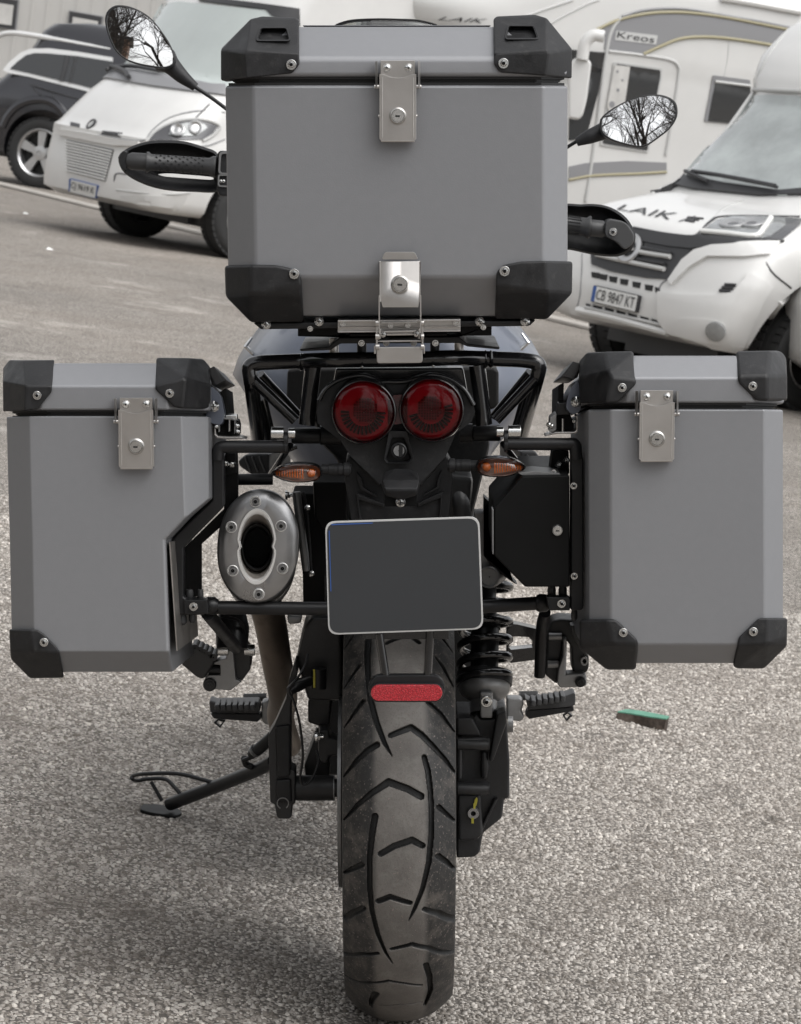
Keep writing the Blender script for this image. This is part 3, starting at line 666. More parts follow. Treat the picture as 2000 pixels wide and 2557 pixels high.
def depth_field(S, Xx):
    D = np.zeros_like(S)
    for g_ in GR_:
        for (s0, x0, w0), (s1, x1, w1) in zip(g_[:-1], g_[1:]):
            mn, mx_ = min(s0, s1)-.012, max(s0, s1)+.012
            rows = np.where((S[:, 0] > mn) & (S[:, 0] < mx_))[0]
            if len(rows) == 0: continue
            a, b = rows[0], rows[-1]+1; s, x = S[a:b], Xx[a:b]
            ds, dx = s1-s0, x1-x0; L2 = ds*ds+dx*dx+1e-12; t = np.clip(((s-s0)*ds+(x-x0)*dx)/L2, 0, 1)
            d = np.hypot(s-(s0+t*ds), x-(x0+t*dx)); wd = w0+(w1-w0)*t
            D[a:b] = np.maximum(D[a:b], np.clip((wd-d)/.0010+.5, 0, 1)*np.minimum(1, wd/.0022+.15))
    return D
def tyre_mesh():
    fine = np.arange(-.15, 1.30, .00115); coarse = np.arange(1.31, 2*math.pi*RW-.155, .012); S1 = np.concatenate([fine, coarse]); na = len(S1)
    xs = np.linspace(-HWID, HWID, 150); SS, XX = np.meshgrid(S1, xs, indexing='ij')
    D = depth_field(SS, XX)*.0066
    q = np.minimum(1, np.abs(XX)/HWID); Rr = RW - .036*q**2.5 - D
    sw = np.array([(.0755, .276), (.0760, .262), (.0735, .247), (.069, .235), (.064, .226), (.056, .222)])
    ang = S1/RW
    full_x = np.concatenate([-sw[::-1, 0], xs, sw[:, 0]]); nx = len(full_x)
    Rf = np.concatenate([np.tile(sw[::-1, 1], (na, 1)), Rr, np.tile(sw[:, 1], (na, 1))], 1)
    A = ang[:, None]; X3 = np.tile(full_x, (na, 1)); Y3 = -np.sin(A)*Rf; Z3 = ZW - np.cos(A)*Rf
    co = np.stack([X3, Y3, Z3], 2).reshape(-1, 3)
    i = np.arange(na); j = (i+1) % na; k = np.arange(nx-1)
    a = (i[:, None]*nx + k).ravel(); b = (i[:, None]*nx + k+1).ravel(); c = (j[:, None]*nx + k+1).ravel(); d = (j[:, None]*nx + k).ravel()
    q = np.stack([a, b, c, d], 1)
    me = bpy.data.meshes.new('tyre'); me.vertices.add(len(co)); me.vertices.foreach_set('co', co.ravel()); me.loops.add(q.size); me.loops.foreach_set('vertex_index', q.ravel().astype(np.int32))
    me.polygons.add(len(q)); me.polygons.foreach_set('loop_start', (np.arange(len(q))*4).astype(np.int32)); me.update(calc_edges=True)
    me.polygons.foreach_set('use_smooth', [True]*len(q)); me.set_sharp_from_angle(angle=math.radians(45))
    m = bpy.data.materials.new('worn_tyre_rubber'); m.use_nodes = True; n = m.node_tree; L = n.links.new; bs = n.nodes['Principled BSDF']
    tc = n.nodes.new('ShaderNodeTexCoord'); sx = n.nodes.new('ShaderNodeSeparateXYZ'); L(tc.outputs['Object'], sx.inputs[0])
    n1 = n.nodes.new('ShaderNodeTexNoise'); n1.inputs['Scale'].default_value = 38; n1.inputs['Detail'].default_value = 9; n1.inputs['Roughness'].default_value = .7; L(tc.outputs['Object'], n1.inputs['Vector'])
    n2 = n.nodes.new('ShaderNodeTexNoise'); n2.inputs['Scale'].default_value = 300; n2.inputs['Detail'].default_value = 5; L(tc.outputs['Object'], n2.inputs['Vector'])
    n3 = n.nodes.new('ShaderNodeTexNoise'); n3.inputs['Scale'].default_value = 14; n3.inputs['Detail'].default_value = 5; L(tc.outputs['Object'], n3.inputs['Vector'])
    def mth(op, a_, b_=None):
        q_ = n.nodes.new('ShaderNodeMath'); q_.operation = op
        for ii, vv_ in enumerate((a_, b_)):
            if vv_ is None: continue
            if isinstance(vv_, (int, float)): q_.inputs[ii].default_value = vv_
            else: L(vv_, q_.inputs[ii])
        return q_.outputs[0]
    def rng(s, a_, b_, c_, d_):
        q_ = n.nodes.new('ShaderNodeMapRange'); L(s, q_.inputs[0])
        for ii, x_ in enumerate((a_, b_, c_, d_)): q_.inputs[ii+1].default_value = x_
        return q_.outputs[0]
    ax = mth('ABSOLUTE', mth('ADD', sx.outputs[0], -.002)); band = rng(mth('ADD', ax, mth('MULTIPLY', mth('SUBTRACT', n1.outputs['Fac'], .5), .016)), .030, .038, 1, 0)   # worn running band
    def mix(f, A, B):
        q_ = n.nodes.new('ShaderNodeMix'); q_.data_type = 'RGBA'; L(f, q_.inputs['Factor'])
        for s_, k_ in ((A, 'A'), (B, 'B')):
            if isinstance(s_, tuple): q_.inputs[k_].default_value = (*s_, 1)
            else: L(s_, q_.inputs[k_])
        return q_.outputs['Result']
    side = mix(rng(n1.outputs['Fac'], .48, .64, 0, .85), (.024, .0235, .023), (.085, .076, .068))
    cen = mix(rng(n3.outputs['Fac'], .35, .65, 0, 1), (.098, .090, .083), (.150, .139, .128))
    cen = mix(rng(n1.outputs['Fac'], .50, .64, 0, .32), cen, (.20, .196, .178)); cen = mix(rng(n2.outputs['Fac'], .54, .66, 0, .55), cen, (.05, .046, .042))
    col = mix(band, side, cen); col = mix(rng(n2.outputs['Fac'], .61, .68, 0, .6), col, (.22, .185, .17))
    # groove bottoms take a darker colour where deeper than the running surface
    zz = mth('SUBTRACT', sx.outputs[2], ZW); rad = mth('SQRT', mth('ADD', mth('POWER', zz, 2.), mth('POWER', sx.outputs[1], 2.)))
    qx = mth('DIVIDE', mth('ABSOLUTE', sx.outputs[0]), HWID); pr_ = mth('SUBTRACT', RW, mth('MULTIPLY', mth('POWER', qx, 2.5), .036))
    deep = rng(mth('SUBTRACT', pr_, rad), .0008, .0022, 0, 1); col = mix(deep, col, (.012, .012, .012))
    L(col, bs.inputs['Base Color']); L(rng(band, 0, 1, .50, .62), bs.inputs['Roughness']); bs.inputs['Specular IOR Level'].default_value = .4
    bp = n.nodes.new('ShaderNodeBump'); bp.inputs['Strength'].default_value = .5; bp.inputs['Distance'].default_value = .0008; L(n2.outputs['Fac'], bp.inputs['Height'])
    b2 = n.nodes.new('ShaderNodeBump'); b2.inputs['Strength'].default_value = .4; b2.inputs['Distance'].default_value = .002; L(n1.outputs['Fac'], b2.inputs['Height']); L(bp.outputs[0], b2.inputs['Normal']); L(b2.outputs[0], bs.inputs['Normal'])
    me.materials.append(m); o = bpy.data.objects.new('tyre', me); COL.objects.link(o); return o
wheel = build('rear_wheel', MB().lathe((0, 0, ZW), (1, 0, 0), [(.03, -.05), (.19, -.035), (.205, -.055), (.222, -.058), (.226, -.05), (.215, -.03), (.21, 0), (.215, .03), (.226, .05), (.222, .058), (.205, .055), (.19, .035), (.03, .05)], 48), 'satin', mo)
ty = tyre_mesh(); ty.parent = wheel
# front wheel, fork, engine: behind the rear half, in place for a step to the side
fw_ = build('front_wheel', MB().lathe((0, 1.535, .33), (1, 0, 0), [(.03, -.03), (.20, -.03), (.225, -.05), (.225, .05), (.20, .03), (.03, .03)], 40), 'satin', mo)
build('tyre', MB().lathe((0, 1.535, .33), (1, 0, 0), [(.225, -.045), (.26, -.058), (.295, -.055), (.32, -.03), (.328, 0), (.32, .03), (.295, .055), (.26, .058), (.225, .045)], 56), 'tyre_side', mo, parent=fw_)
m = MB()
for s in (-1, 1): m.tube([(s*.105, 1.52, .33), (s*.105, 1.17, 1.02)], .027, 16)
build('fork', m, 'satin', mo)
m = MB(); m.hull([(s*.13, y, z) for s in (-1, 1) for y, z in ((.55, .22), (1.15, .25), (1.1, .62), (.5, .62))]); build('engine', m, 'engine', mo, bevel=.02)
for c, pts, s in (('ml', [(128, 1440), (200, 1378), (330, 1368), (440, 1372), (440, 1575), (260, 1575), (140, 1490)], -1), ('mr', [(1160, 1185), (1290, 1182), (1345, 1260), (1398, 1375), (1360, 1395), (1160, 1395)], 1)):
    m = MB(); F_ = poly(c, pts, .80); ce = sum(F_, Vector())/len(F_); m.hull(F_ + [p + Vector((-s*.03, .16, 0)) for p in F_]); ch = build('cylinder_head', m, 'cast_black', mo, bevel=.008)
    for k in range(3):
        q = [(190+70*k, 1400), (206+70*k, 1400), (262+70*k, 1550), (246+70*k, 1550)] if c == 'ml' else [(1215+52*k, 1215+30*k), (1228+52*k, 1215+30*k), (1200+52*k, 1360), (1187+52*k, 1360)]
        m = MB(); m.prism(poly(c, q, .794), .012); build('rib', m, 'guard_grey', mo, parent=ch, bevel=.001)
# tank and side panels
def tank_ring(y, w_, z0, z1, zb):
    pts = [(-.02, z1), (-w_*.55, z1-.005), (-w_*.82, z1-.045), (-w_, z0), (-w_*.97, z0-.03), (-w_*.62, zb+.02), (-w_*.4, zb)]
    return [Vector((x, y, z)) for x, z in pts] + [Vector((-x, y, z)) for x, z in reversed(pts)]
tl_, tr_ = at('ml', 92, 510, .62).x, at('mr', 1372, 420, .62).x
zt = at('ml', 92, 510, .62).z
W_ = (tr_-tl_)/2; xc = (tr_+tl_)/2
m = MB(); rr_ = []
for y, k, dz in ((.36, .62, -.02), (.42, .82, -.01), (.52, .95, 0), (.62, 1., 0), (.80, .98, .01), (.98, .80, .02), (1.08, .6, .03)):
    rr_.append([p + Vector((xc, 0, 0)) for p in smooth_closed(tank_ring(y, W_*k, zt+dz, zt+.10+dz, zt-.17), 40)])
m.loft(rr_); build('fuel_tank', m, 'tank', mo, sharp=70)
for c, x0, y0 in (('ml', 205, 330), ('mr', 1225, 255)):
    s = -1 if c == 'ml' else 1
    p = at(c, x0, y0, .50); m = MB(); m.tube([p + Vector((-.012*-s*-1, 0, -.012)), p, p + Vector((s*-.010, 0, .014))], [.003, .004, .002], 8); build('badge', m, 'chrome', mo, bevel=0)
m = MB(); S_ = [at('ml', 612, 560, .12), at('ml', 700, 545, .12), at('mr', 930, 470, .12), at('mr', 975, 500, .12), at('mr', 975, 790, .12), at('mr', 930, 830, .12), at('ml', 700, 950, .12), at('ml', 600, 930, .12)]
m.prism(S_, .36); build('seat', m, 'seat', mo, bevel=.012, seg=4)
# inner bulk between tail and wheel
m = MB(); m.prism(poly('P', [(770, 1010), (1205, 1010), (1225, 1110), (1180, 1290), (1150, 1330), (1130, 1440), (860, 1440), (845, 1150), (800, 1110)], .16), .30); build('subframe', m, 'engine', mo, bevel=.01)
m = MB(); m.prism(poly('ex', [(1385, 190), (1700, 190), (1700, 700), (1480, 640), (1400, 520)], -.02), .15); build('battery_box', m, 'panel_black', mo, bevel=.004)
m = MB(); m.prism(poly('tb', [(-200, 100), (300, 140), (290, 280), (265, 480), (180, 560), (-200, 560)], .0), .14); build('side_cover', m, 'cast_black', mo, bevel=.01)
m = MB(); m.tube([at('tb', 130, 250, .02), at('tb', 190, 380, .0), at('tb', 200, 520, .0)], .012, 12, fil=.03); build('hose', m, 'rubber', mo)
# splash guard over the wheel, left of it
m = MB(); m.prism(poly('sw', [(560, 5), (860, 0), (870, 640), (865, 850), (520, 850), (400, 430), (480, 120)], .02), .22)
build('hugger', m, 'cast_black', mo, bevel=.006)
# ---- rear carrier of gloss tubes
def tube(name, segs, mt='tube', parent=None, n=16, fil=.03, **k):
    m = MB()
    for pts, r in segs: m.tube(pts, r, n, fil=fil)
    return build(name, m, mt, mo, parent=parent, **k)
r1 = 74*mpx('ml', -.24, .93)
vc = -.24
ML = lambda x, y, v=vc: at('ml', x, y, v)
MR = lambda x, y, v=vc: at('mr', x, y, v)
rack = tube('rear_carrier', [([ML(330, 1250, -.02), ML(262, 690), ML(235, 520), ML(330, 488), ML(800, 470), ML(1040, 462, -.27), ML(1900, 455, -.27), MR(560, 385, -.27), MR(800, 392), MR(1180, 405), MR(1330, 430), MR(1300, 560), MR(1165, 1050, -.02)], r1)])
for i, (a, b, rad) in enumerate(((ML(860, 520), ML(800, 1090), 1.08), (ML(285, 660), ML(690, 1050), .72), (ML(350, 600, -.16), ML(720, 1000, -.12), .62), (ML(330, 800, -.12), ML(440, 1250, -.02), 1.05),
        (MR(790, 450), MR(850, 960), 1.08), (MR(1290, 560), MR(950, 920), .72), (MR(1240, 510, -.16), MR(930, 890, -.12), .62), (MR(1240, 680, -.12), MR(1130, 1060, -.02), 1.05))):
    tube('carrier_tube', [([a, b], r1*rad)], parent=rack)
for c, x, y in (('ml', 770, 480), ('mr', 885, 400)):
    m = MB()
    for k in (-1, 1): m.lathe(at(c, x, y, vc) + Vector((k*.0035, 0, 0)), (1, 0, 0), [(r1*.98, -.003), (r1*1.22, 0), (r1*.98, .003)], 20)
    build('weld', m, 'tube', mo, parent=rack)
for c, xa, xb, y in (('ml', 652, 935, 1195), ('mr', 750, 990, 1030)):
    a, b = at(c, xa, y, -.20), at(c, xb, y, -.20); m = MB(); R0 = 78*mpx('ml', -.2)
    m.lathe((a+b)/2, (1, 0, 0), [(.001, -(b-a).length/2), (R0*.9, -(b-a).length/2), (R0, -(b-a).length/2+.002), (R0, (b-a).length/2-.002), (R0*.9, (b-a).length/2), (.001, (b-a).length/2)], 24); build('clamp_sleeve', m, 'satin', mo, parent=rack)
for a_, b_ in ((ML(930, 1190, -.17), ML(1130, 1190, -.17)), (MR(640, 1030, -.17), MR(750, 1030, -.17))): m = MB(); m.tube([a_, b_], 95*mpx('ml', -.17), 20); build('tail_bracket', m, 'satin', mo, parent=rack)
# tail plate above lights
m = MB(); m.prism(poly('mid', [(215, 520), (1400, 515), (1470, 900), (150, 900)], -.20), .12); build('tail_panel', m, 'tube', mo, bevel=.003)
for x, y in ((460, 506), (1120, 497)): bolt(mo, 'mid', x, y, -.285, 14, SCREW)
# steel top plate, rails, standoffs and latch base between rack and case
m = MB(); m.prism(poly('mid', [(-120, 340), (150, 318), (250, 235), (1360, 225), (1440, 290), (1740, 325), (1730, 345), (1440, 318), (1360, 285), (260, 290), (170, 350), (-110, 362)], -.30), .22); tp = build('rack_plate', m, 'satin', mo, bevel=.002)
m = MB(); m.prism(poly('mid', [(-135, 120), (240, 120), (240, 225), (1375, 215), (1375, 105), (1662, 105), (1662, 215), (1375, 218), (235, 232), (-135, 222)], -.36), .26); build('rack_riser', m, 'panel_black', mo, parent=tp, bevel=.001)
m = MB(); m.prism(poly('mid', [(-135, 108), (235, 108), (235, 132), (-135, 132)], -.375), .3); m.prism(poly('mid', [(1375, 96), (1662, 92), (1662, 116), (1375, 118)], -.375), .3); build('rail', m, 'steel', mo, parent=tp, bevel=.0006)
m = MB(); m.prism(poly('mid', [(235, 74), (1373, 64), (1373, 84), (235, 92)], -.42), .05)
m.prism(poly('mid', [(235, 90), (1373, 82), (1373, 176), (235, 186)], -.40), .004); m.prism(poly('mid', [(235, 132), (1373, 126), (1373, 140), (235, 146)], -.404), .004); m.prism(poly('mid', [(235, 178), (1373, 168), (1373, 178), (235, 188)], -.406), .03)
build('rail', m, 'steel', mo, parent=tp, bevel=.0006)
for x, y in ((285, 108), (1325, 98), (725, 122), (885, 120), (-20, 152), (1585, 138)): bolt(mo, 'mid', x, y, -.412, 26, NUT, tp)
m = MB(); m.prism(poly('mid', [(345, 196), (590, 194), (590, 222), (345, 224)], -.37), .12); m.prism(poly('mid', [(1050, 192), (1250, 190), (1250, 218), (1050, 220)], -.37), .12); build('spacer', m, 'panel_black', mo, parent=tp, bevel=.001)
for x in (200, 458, 1135, 1360):
    a, b = at('mid', x, 268, -.25), at('mid', x, 345, -.25); m = MB(); m.tube([a + Vector((0, 0, .004)), b - Vector((0, 0, .006))], 44*mpx('mid', -.25), 16); so = build('standoff', m, 'satin' if x in (458, 1135) else 'steel', mo, parent=tp)
for x in (455, 1140, 685, 940): bolt(mo, 'mid', x, 285, -.30, 30, NUT, tp)
# latch base bracket (folded steel)
m = MB(); v = -.425
m.prism(rpoly(poly('mid', [(592, 322), (1022, 318), (1022, 470), (598, 474)], v), .004), .0025)
lb = build('latch_base', m, 'steel', mo, bevel=.0012)
m = MB()
m.prism(poly('mid', [(600, 262), (1018, 258), (1035, 272), (590, 276)], v+.004), .05); m.prism(poly('mid', [(640, 92), (960, 86), (972, 100), (636, 104)], v-.004), .012); m.prism(poly('mid', [(650, 172), (960, 166), (965, 186), (655, 190)], v), .01)
m.prism(poly('mid', [(680, 196), (930, 192), (940, 212), (690, 216)], v+.004), .01)
for s in (0, 1):
    x = 588 if s == 0 else 1012
    m.prism(poly('mid', [(x, 85), (x+16, 85), (x+16, 330), (x, 330)], v-.004), .012); m.prism(poly('mid', [(x + (-18 if s == 0 else 16), 310), (x + (-2 if s == 0 else 32), 310), (x + (0 if s == 0 else 30), 385), (x + (-16 if s == 0 else 18), 385)], v), .012)
    m.prism(poly('mid', [(x + (32 if s == 0 else -30), 150), (x + (48 if s == 0 else -14), 150), (x + (48 if s == 0 else -14), 245), (x + (32 if s == 0 else -30), 245)], v-.002), .012)
    for y in (100, 225, 320): m.tube([at('mid', x+(-4 if s == 0 else -8), y, v-.005), at('mid', x+(34 if s == 0 else 22), y, v-.005)], .0042, 12)
build('latch_link', m, 'steel', mo, parent=lb, bevel=.0005)
for x, y in ((655, 205), (965, 200)): bolt(mo, 'mid', x, y, v-.002, 28, SCREW, lb)

# ---- tail light unit
m = MB(); out = [(905, 1075), (895, 960), (920, 850), (985, 740), (1100, 660), (1230, 622), (1345, 612), (1440, 635), (1510, 672), (1600, 668)]
vt = -.27
L_ = [at('ml', x, y, vt) for x, y in out]
Rr = [at('mr', x, y, vt) for x, y in ((20, 590), (160, 590), (240, 572), (330, 545), (400, 532), (500, 545), (600, 590), (690, 670), (760, 790), (775, 850), (745, 930))]
bot = [at('tail', x, y, vt) for x, y in ((1640, 240), (1500, 560), (1130, 960), (560, 960), (140, 560), (0, 340))]
m.prism(L_ + Rr + bot, .12, back=[Vector((p.x*.93 + .0, vt+.12, p.z*.985+.012)) for p in L_+Rr+bot])
cowl = build('tail_cowl', m, 'plastic', mo, bevel=.004, seg=3)
M['grid_dark'] = mat('lens_grid', (.16, .13, .12), .4)
# glossy double hood round the lenses
CL, CRr = at('ml', 1352, 965, -.29), at('mr', 402, 832, -.29); RL_ = 293*mpx('ml', -.29)
hood = MB()
for c_ in (CL, CRr): hood.lathe(c_, (0, -1, 0), [(RL_*1.0, .001), (RL_*1.01, .004), (RL_*1.03, .0055), (RL_*1.06, .005), (RL_*1.10, -.002), (RL_*1.14, -.02)], 48, sx=1.0, up=(0, 0, 1))
tlp = build('tail_light', hood, 'tube', mo)
a, b = CL + Vector((RL_*.8, .004, 0)), CRr - Vector((RL_*.8, -.004, 0))
m = MB(); m.prism([a + Vector((0, 0, RL_*.52)), b + Vector((0, 0, RL_*.52)), b - Vector((0, 0, RL_*.45)), a - Vector((0, 0, RL_*.45))], .012); build('centre_strip', m, 'red_plain', mo, parent=tlp)
bpy.data.materials['red_plastic'].node_tree.nodes['Principled BSDF'].inputs['Base Color'].default_value = (.07, .006, .010, 1)
for c_, offx in ((CL, .002), (CRr, -.002)):
    m = MB(); m.lathe(c_, (0, -1, 0), [(RL_*1.02, .001), (RL_*.95, .004), (RL_*.8, .0055), (RL_*.4, .007), (.0005, .0072)], 48, up=(0, 0, 1)); ln = build('lens', m, 'red_lens', mo, parent=tlp, sharp=80)
    m = MB(); m.lathe(c_ + Vector((0, .004, 0)), (0, -1, 0), [(RL_*1.0, 0), (RL_*.75, -.002), (RL_*.50, -.003), (RL_*.44, -.005), (.001, -.006)], 40); build('reflector_bowl', m, 'bulb_grey', mo, parent=tlp, sharp=80)
    m = MB(); n = 17
    for k in range(n):
        t = math.radians(178 + 180*k/(n-1)) if c_ is CL else math.radians(196 + 178*k/(n-1)); ca, sa = math.cos(t), math.sin(t)
        m.box(c_ + Vector((ca*RL_*.60 + (-.001), .0035, sa*RL_*.60 - .001)), RL_*.28, .008, RL_*.060, rot=Matrix.Rotation(-t, 3, 'Y'))
    build('lens_fin', m, 'hole', mo, parent=tlp, kind='stuff')
    m = MB(); g_ = RL_*.088
    for i in range(-4, 5):
        for j in range(-4, 5):
            if math.hypot(i, j) < 4.6: m.box(c_ + Vector((i*g_ + offx, .0045, j*g_ + .002)), g_*.78, .002, g_*.78)
    build('prism_grid', m, 'grid_dark', mo, parent=tlp, kind='stuff')
m = MB(); m.tube(smooth_open([p + Vector((0, -.004, 0)) for p in L_[2:] + Rr[:-2]], 5), .0030, 10); build('hood_edge', m, 'tube', mo, parent=cowl)
# key lock
m = MB(); v = -.285
m.ring(poly('tail', [(690, 208), (950, 208), (1040, 605), (985, 668), (660, 668), (618, 610)], v-.006), poly('tail', [(735, 305), (905, 305), (1000, 590), (960, 650), (680, 650), (650, 600)], v-.002), .02)
kh = build('lock_housing', m, 'plastic', mo, bevel=.0015)
m = MB(); m.prism(poly('tail', [(730, 300), (910, 300), (1000, 655), (650, 655)], v+.012), .004); build('recess', m, 'hole', mo, parent=kh)
m = MB(); c_ = at('tail', 832, 485, v); k_ = mpx('tail', v)
m.lathe(c_, (0, -1, 0), [(115*k_, -.01), (115*k_, .002), (95*k_, .003), (84*k_, -.001), (.001, -.001)], 32); m.lathe(c_, (0, -1, 0), [(80*k_, -.001), (78*k_, .0015), (.001, .0015)], 32, 1); m.box(c_ + Vector((26*k_, -.0016, -.0006)), .0055*.9, .0006, .018, 2)
build('seat_lock', m, ['satin', 'cast_grey', 'hole'], mo, parent=kh)
# number plate lamp
m = MB(); v = -.36
m.hull(poly('tail', [(600, 860), (640, 780), (780, 740), (950, 740), (1090, 790), (1110, 850)], v+.05) + poly('tail', [(575, 960), (1135, 960)], v+.03) + poly('tail', [(630, 1020), (1095, 1020), (650, 1060), (1080, 1060)], v) + poly('tail', [(640, 1130), (1080, 1130), (860, 1190)], v+.008) + poly('tail', [(600, 900), (1120, 900)], v+.012))
pl_ = build('plate_lamp', m, 'plastic', mo, bevel=.006, seg=3, bang=8)
m = MB(); m.prism(poly('tail', [(622, 1060), (1088, 1060), (1088, 1278), (628, 1282)], v+.018), .04); build('lamp_base', m, 'panel_black', mo, parent=pl_, bevel=.001)
place('screw', SCREW, at('tail', 856, 1215, v+.016), mo, pl_, .0065)
# rear fender under the cowl, with its ridges
v = -.24
m = MB(); m.prism(poly('tail', [(130, 560), (560, 950), (1135, 950), (1505, 560), (1580, 700), (1600, 900), (1545, 1480), (150, 1480), (60, 880), (80, 620)], v), .10); fd = build('rear_fender', m, 'plastic', mo, bevel=.003)
for pts in (((140, 570), (165, 560), (570, 940), (545, 985)), ((1480, 560), (1510, 575), (1150, 985), (1120, 940)), ((230, 790), (305, 880), (320, 1000), (525, 1130), (515, 1150), (290, 1040), (235, 900)), ((1440, 760), (1380, 880), (1365, 1000), (1175, 1115), (1180, 1135), (1400, 1020), (1420, 900)),
            ((225, 1090), (620, 1240), (620, 1290), (240, 1180)), ((1460, 1060), (1095, 1230), (1095, 1285), (1450, 1150)), ((225, 1100), (250, 1110), (300, 1480), (270, 1480)), ((1455, 1080), (1430, 1090), (1400, 1480), (1430, 1480))):
    m = MB(); m.prism(poly('tail', pts, v-.008), .016); build('fender_ridge', m, 'plastic', mo, parent=fd, bevel=.0015)
# indicators
for c, xs, stem, s in (('ml', (466, 945, 1470, 1638), (940, 1230, 1522), -1), ('mr', (1198, 782, 1240, 1395), (540, 800, 1300), 1)):
    v = -.30; x0, x1, y0, y1 = xs
    k = mpx(c, v); cx, cy = (x0+x1)/2, (y0+y1)/2
    tip = at(c, x0, cy+6, v); big = at(c, x1, cy, v); hh = (y1-y0)/2*k*1.08
    pts = []; n = 36; Lg = abs(big.x-tip.x); ex = 1
    for q in range(n):
        t = 2*math.pi*q/n; u = math.cos(t)          # 1 at the fat end, -1 at the tip
        hgt = hh*(1 if u > 0 else 1 - .30*u*u); sn = math.sin(t); pts.append(Vector(((tip.x+big.x)/2 - s*math.copysign(abs(u)**(.72 if u > 0 else 1), u)*Lg/2, v, (tip.z+big.z)/2 + math.copysign(abs(sn)**(.85 if u > 0 else 1), sn)*hgt)))
    if s > 0: pts.reverse()
    ce = sum(pts, Vector())/n
    sh = lambda f, dy: [ce + (p-ce)*f + Vector((0, dy, 0)) for p in pts]
    m = MB(); m.loft([sh(1., 0), sh(1.02, .006), sh(.97, .03), sh(.6, .05)], cap=False); m.add(sh(.6, .05), [tuple(range(n))]); m.loft([sh(1., 0), sh(1.03, -.0012), sh(1.0, -.0026), sh(.95, -.002)], cap=False)
    ind = build('indicator', m, 'tube', mo, sharp=60)
    m = MB(); m.loft([sh(.96, -.002), sh(.90, -.008), sh(.72, -.013), sh(.4, -.016)], cap=False); m.add(sh(.4, -.016), [tuple(range(n))]); build('lens', m, 'clear_lens', mo, parent=ind, sharp=85)
    m = MB(); m.loft([sh(.93, .001), sh(.80, .010), sh(.3, .012)], cap=False); m.add(sh(.3, .012), [tuple(range(n))]); build('reflector_bowl', m, 'bulb_grey', mo, parent=ind)
    bc = ce + Vector((-s*Lg*.27, -.002, 0)); m = MB(); m.lathe(bc, (0, -1, 0), [(hh*.45, -.01), (hh*.45, .002), (hh*.3, .006), (.0005, .0075)], 20)
    for q in range(11): m.box(ce + Vector((s*(Lg*(-.10 + .052*q)), .001, -hh*.05)), .0015, .006, hh*(1.15-.07*q))
    build('bulb', m, 'amber', mo, parent=ind)
    xa, xb, yy = stem
    a, b = at(c, xa, yy if c == 'ml' else 1300, v+.03), at(c, xb, yy if c == 'ml' else 1300, v+.03)
    if s > 0: a, b = at(c, 800, 1308, v+.03), at(c, 535, 1305, v+.03)
    m = MB(); dirv = (b-a); m.tube([a, b], 52*mpx('ml', v), 18)
    for f in (.35, .5, .62, .85): q = a + dirv*f; m.tube([q - dirv.normalized()*.004, q + dirv.normalized()*.004], 60*mpx('ml', v)*(1.15 if f == .85 else 1), 18)
    build('stalk', m, 'plastic', mo, parent=ind, bevel=.0008)
# ---- number plate
v = -.43
cs = [(693, 1112), (1022, 1101), (1031, 1342), (700, 1354)]
pc = sum((at('d', *q, v) for q in cs), Vector())/4
P4 = [at('d', *q, v) for q in cs]
def inset(P, f): c_ = sum(P, Vector())/len(P); return [c_ + (p-c_)*f for p in P]
outer = rpoly(P4, .013, 5); m = MB(); m.prism(outer, .0022); npl = build('number_plate', m, 'plate_rim', mo, bevel=.0006)
sc_ = lambda P, dx, dz: [Vector((pc.x + (p.x-pc.x)*dx, p.y-.0006, pc.z + (p.z-pc.z)*dz)) for p in P]
m = MB(); m.prism(sc_(outer, .978, .968), .001); build('plate_face', m, 'plate', mo, parent=npl)
bl = inset(P4, .955); e = [Vector((0, -.0014, 0)) for _ in range(4)]
m = MB(); A, B, C_, D_ = [p + q for p, q in zip(bl, e)]
m.add([A + (D_-A)*.06, A + (D_-A)*.62, A + (D_-A)*.62 + (B-A)*.006, A + (D_-A)*.06 + (B-A)*.006], [(0, 1, 2, 3)]); m.add([A + (B-A)*.02, A + (B-A)*.30, A + (B-A)*.30 + (D_-A)*.009, A + (B-A)*.02 + (D_-A)*.012], [(0, 1, 2, 3)])
build('edge_mark', m, 'blue', mo, parent=npl)
# reflector on its bracket
v = -.405; m = MB(); m.box(at('ty', 800, 250, v+.02), .11, .004, .03); rb = build('reflector_bracket', m, 'tube', mo)
for a, b in (((555, 310), (618, 720)), ((1030, 280), (1005, 700))):
    m = MB(); m.tube([at('ty', *a, v+.01), at('ty', *b, v+.01)], 38*mpx('ty', v), 14); build('bracket_rod', m, 'tube', mo, parent=rb)
    m = MB(); m.tube([at('ty', a[0]-35 if a[0] < 800 else a[0]+28, a[1], v+.04), at('ty', b[0]-30 if a[0] < 800 else b[0]+28, b[1], v+.03)], 16*mpx('ty', v), 8); build('bracket_rod', m, 'tube', mo, parent=rb)
def stadium(c, x0, x1, y0, y1, v, n=10):
    r = (y1-y0)/2; cy = (y0+y1)/2; P = []
    for k in range(n+1): t = -math.pi/2 + math.pi*k/n; P.append((x1-r + r*math.cos(t), cy + r*math.sin(t)))
    for k in range(n+1): t = math.pi/2 + math.pi*k/n; P.append((x0+r + r*math.cos(t), cy + r*math.sin(t)))
    return poly(c, P, v)
m = MB(); m.prism(stadium('ty', 450, 1172, 700, 955, v+.004), .016); m.prism(stadium('ty', 458, 1162, 778, 956, v-.003), .01); build('reflector_back', m, 'satin', mo, parent=rb, bevel=.002)
m = MB(); m.prism(stadium('ty', 473, 1148, 793, 945, v-.009), .008); build('reflector', m, 'reflector', mo, parent=rb, bevel=.0015)

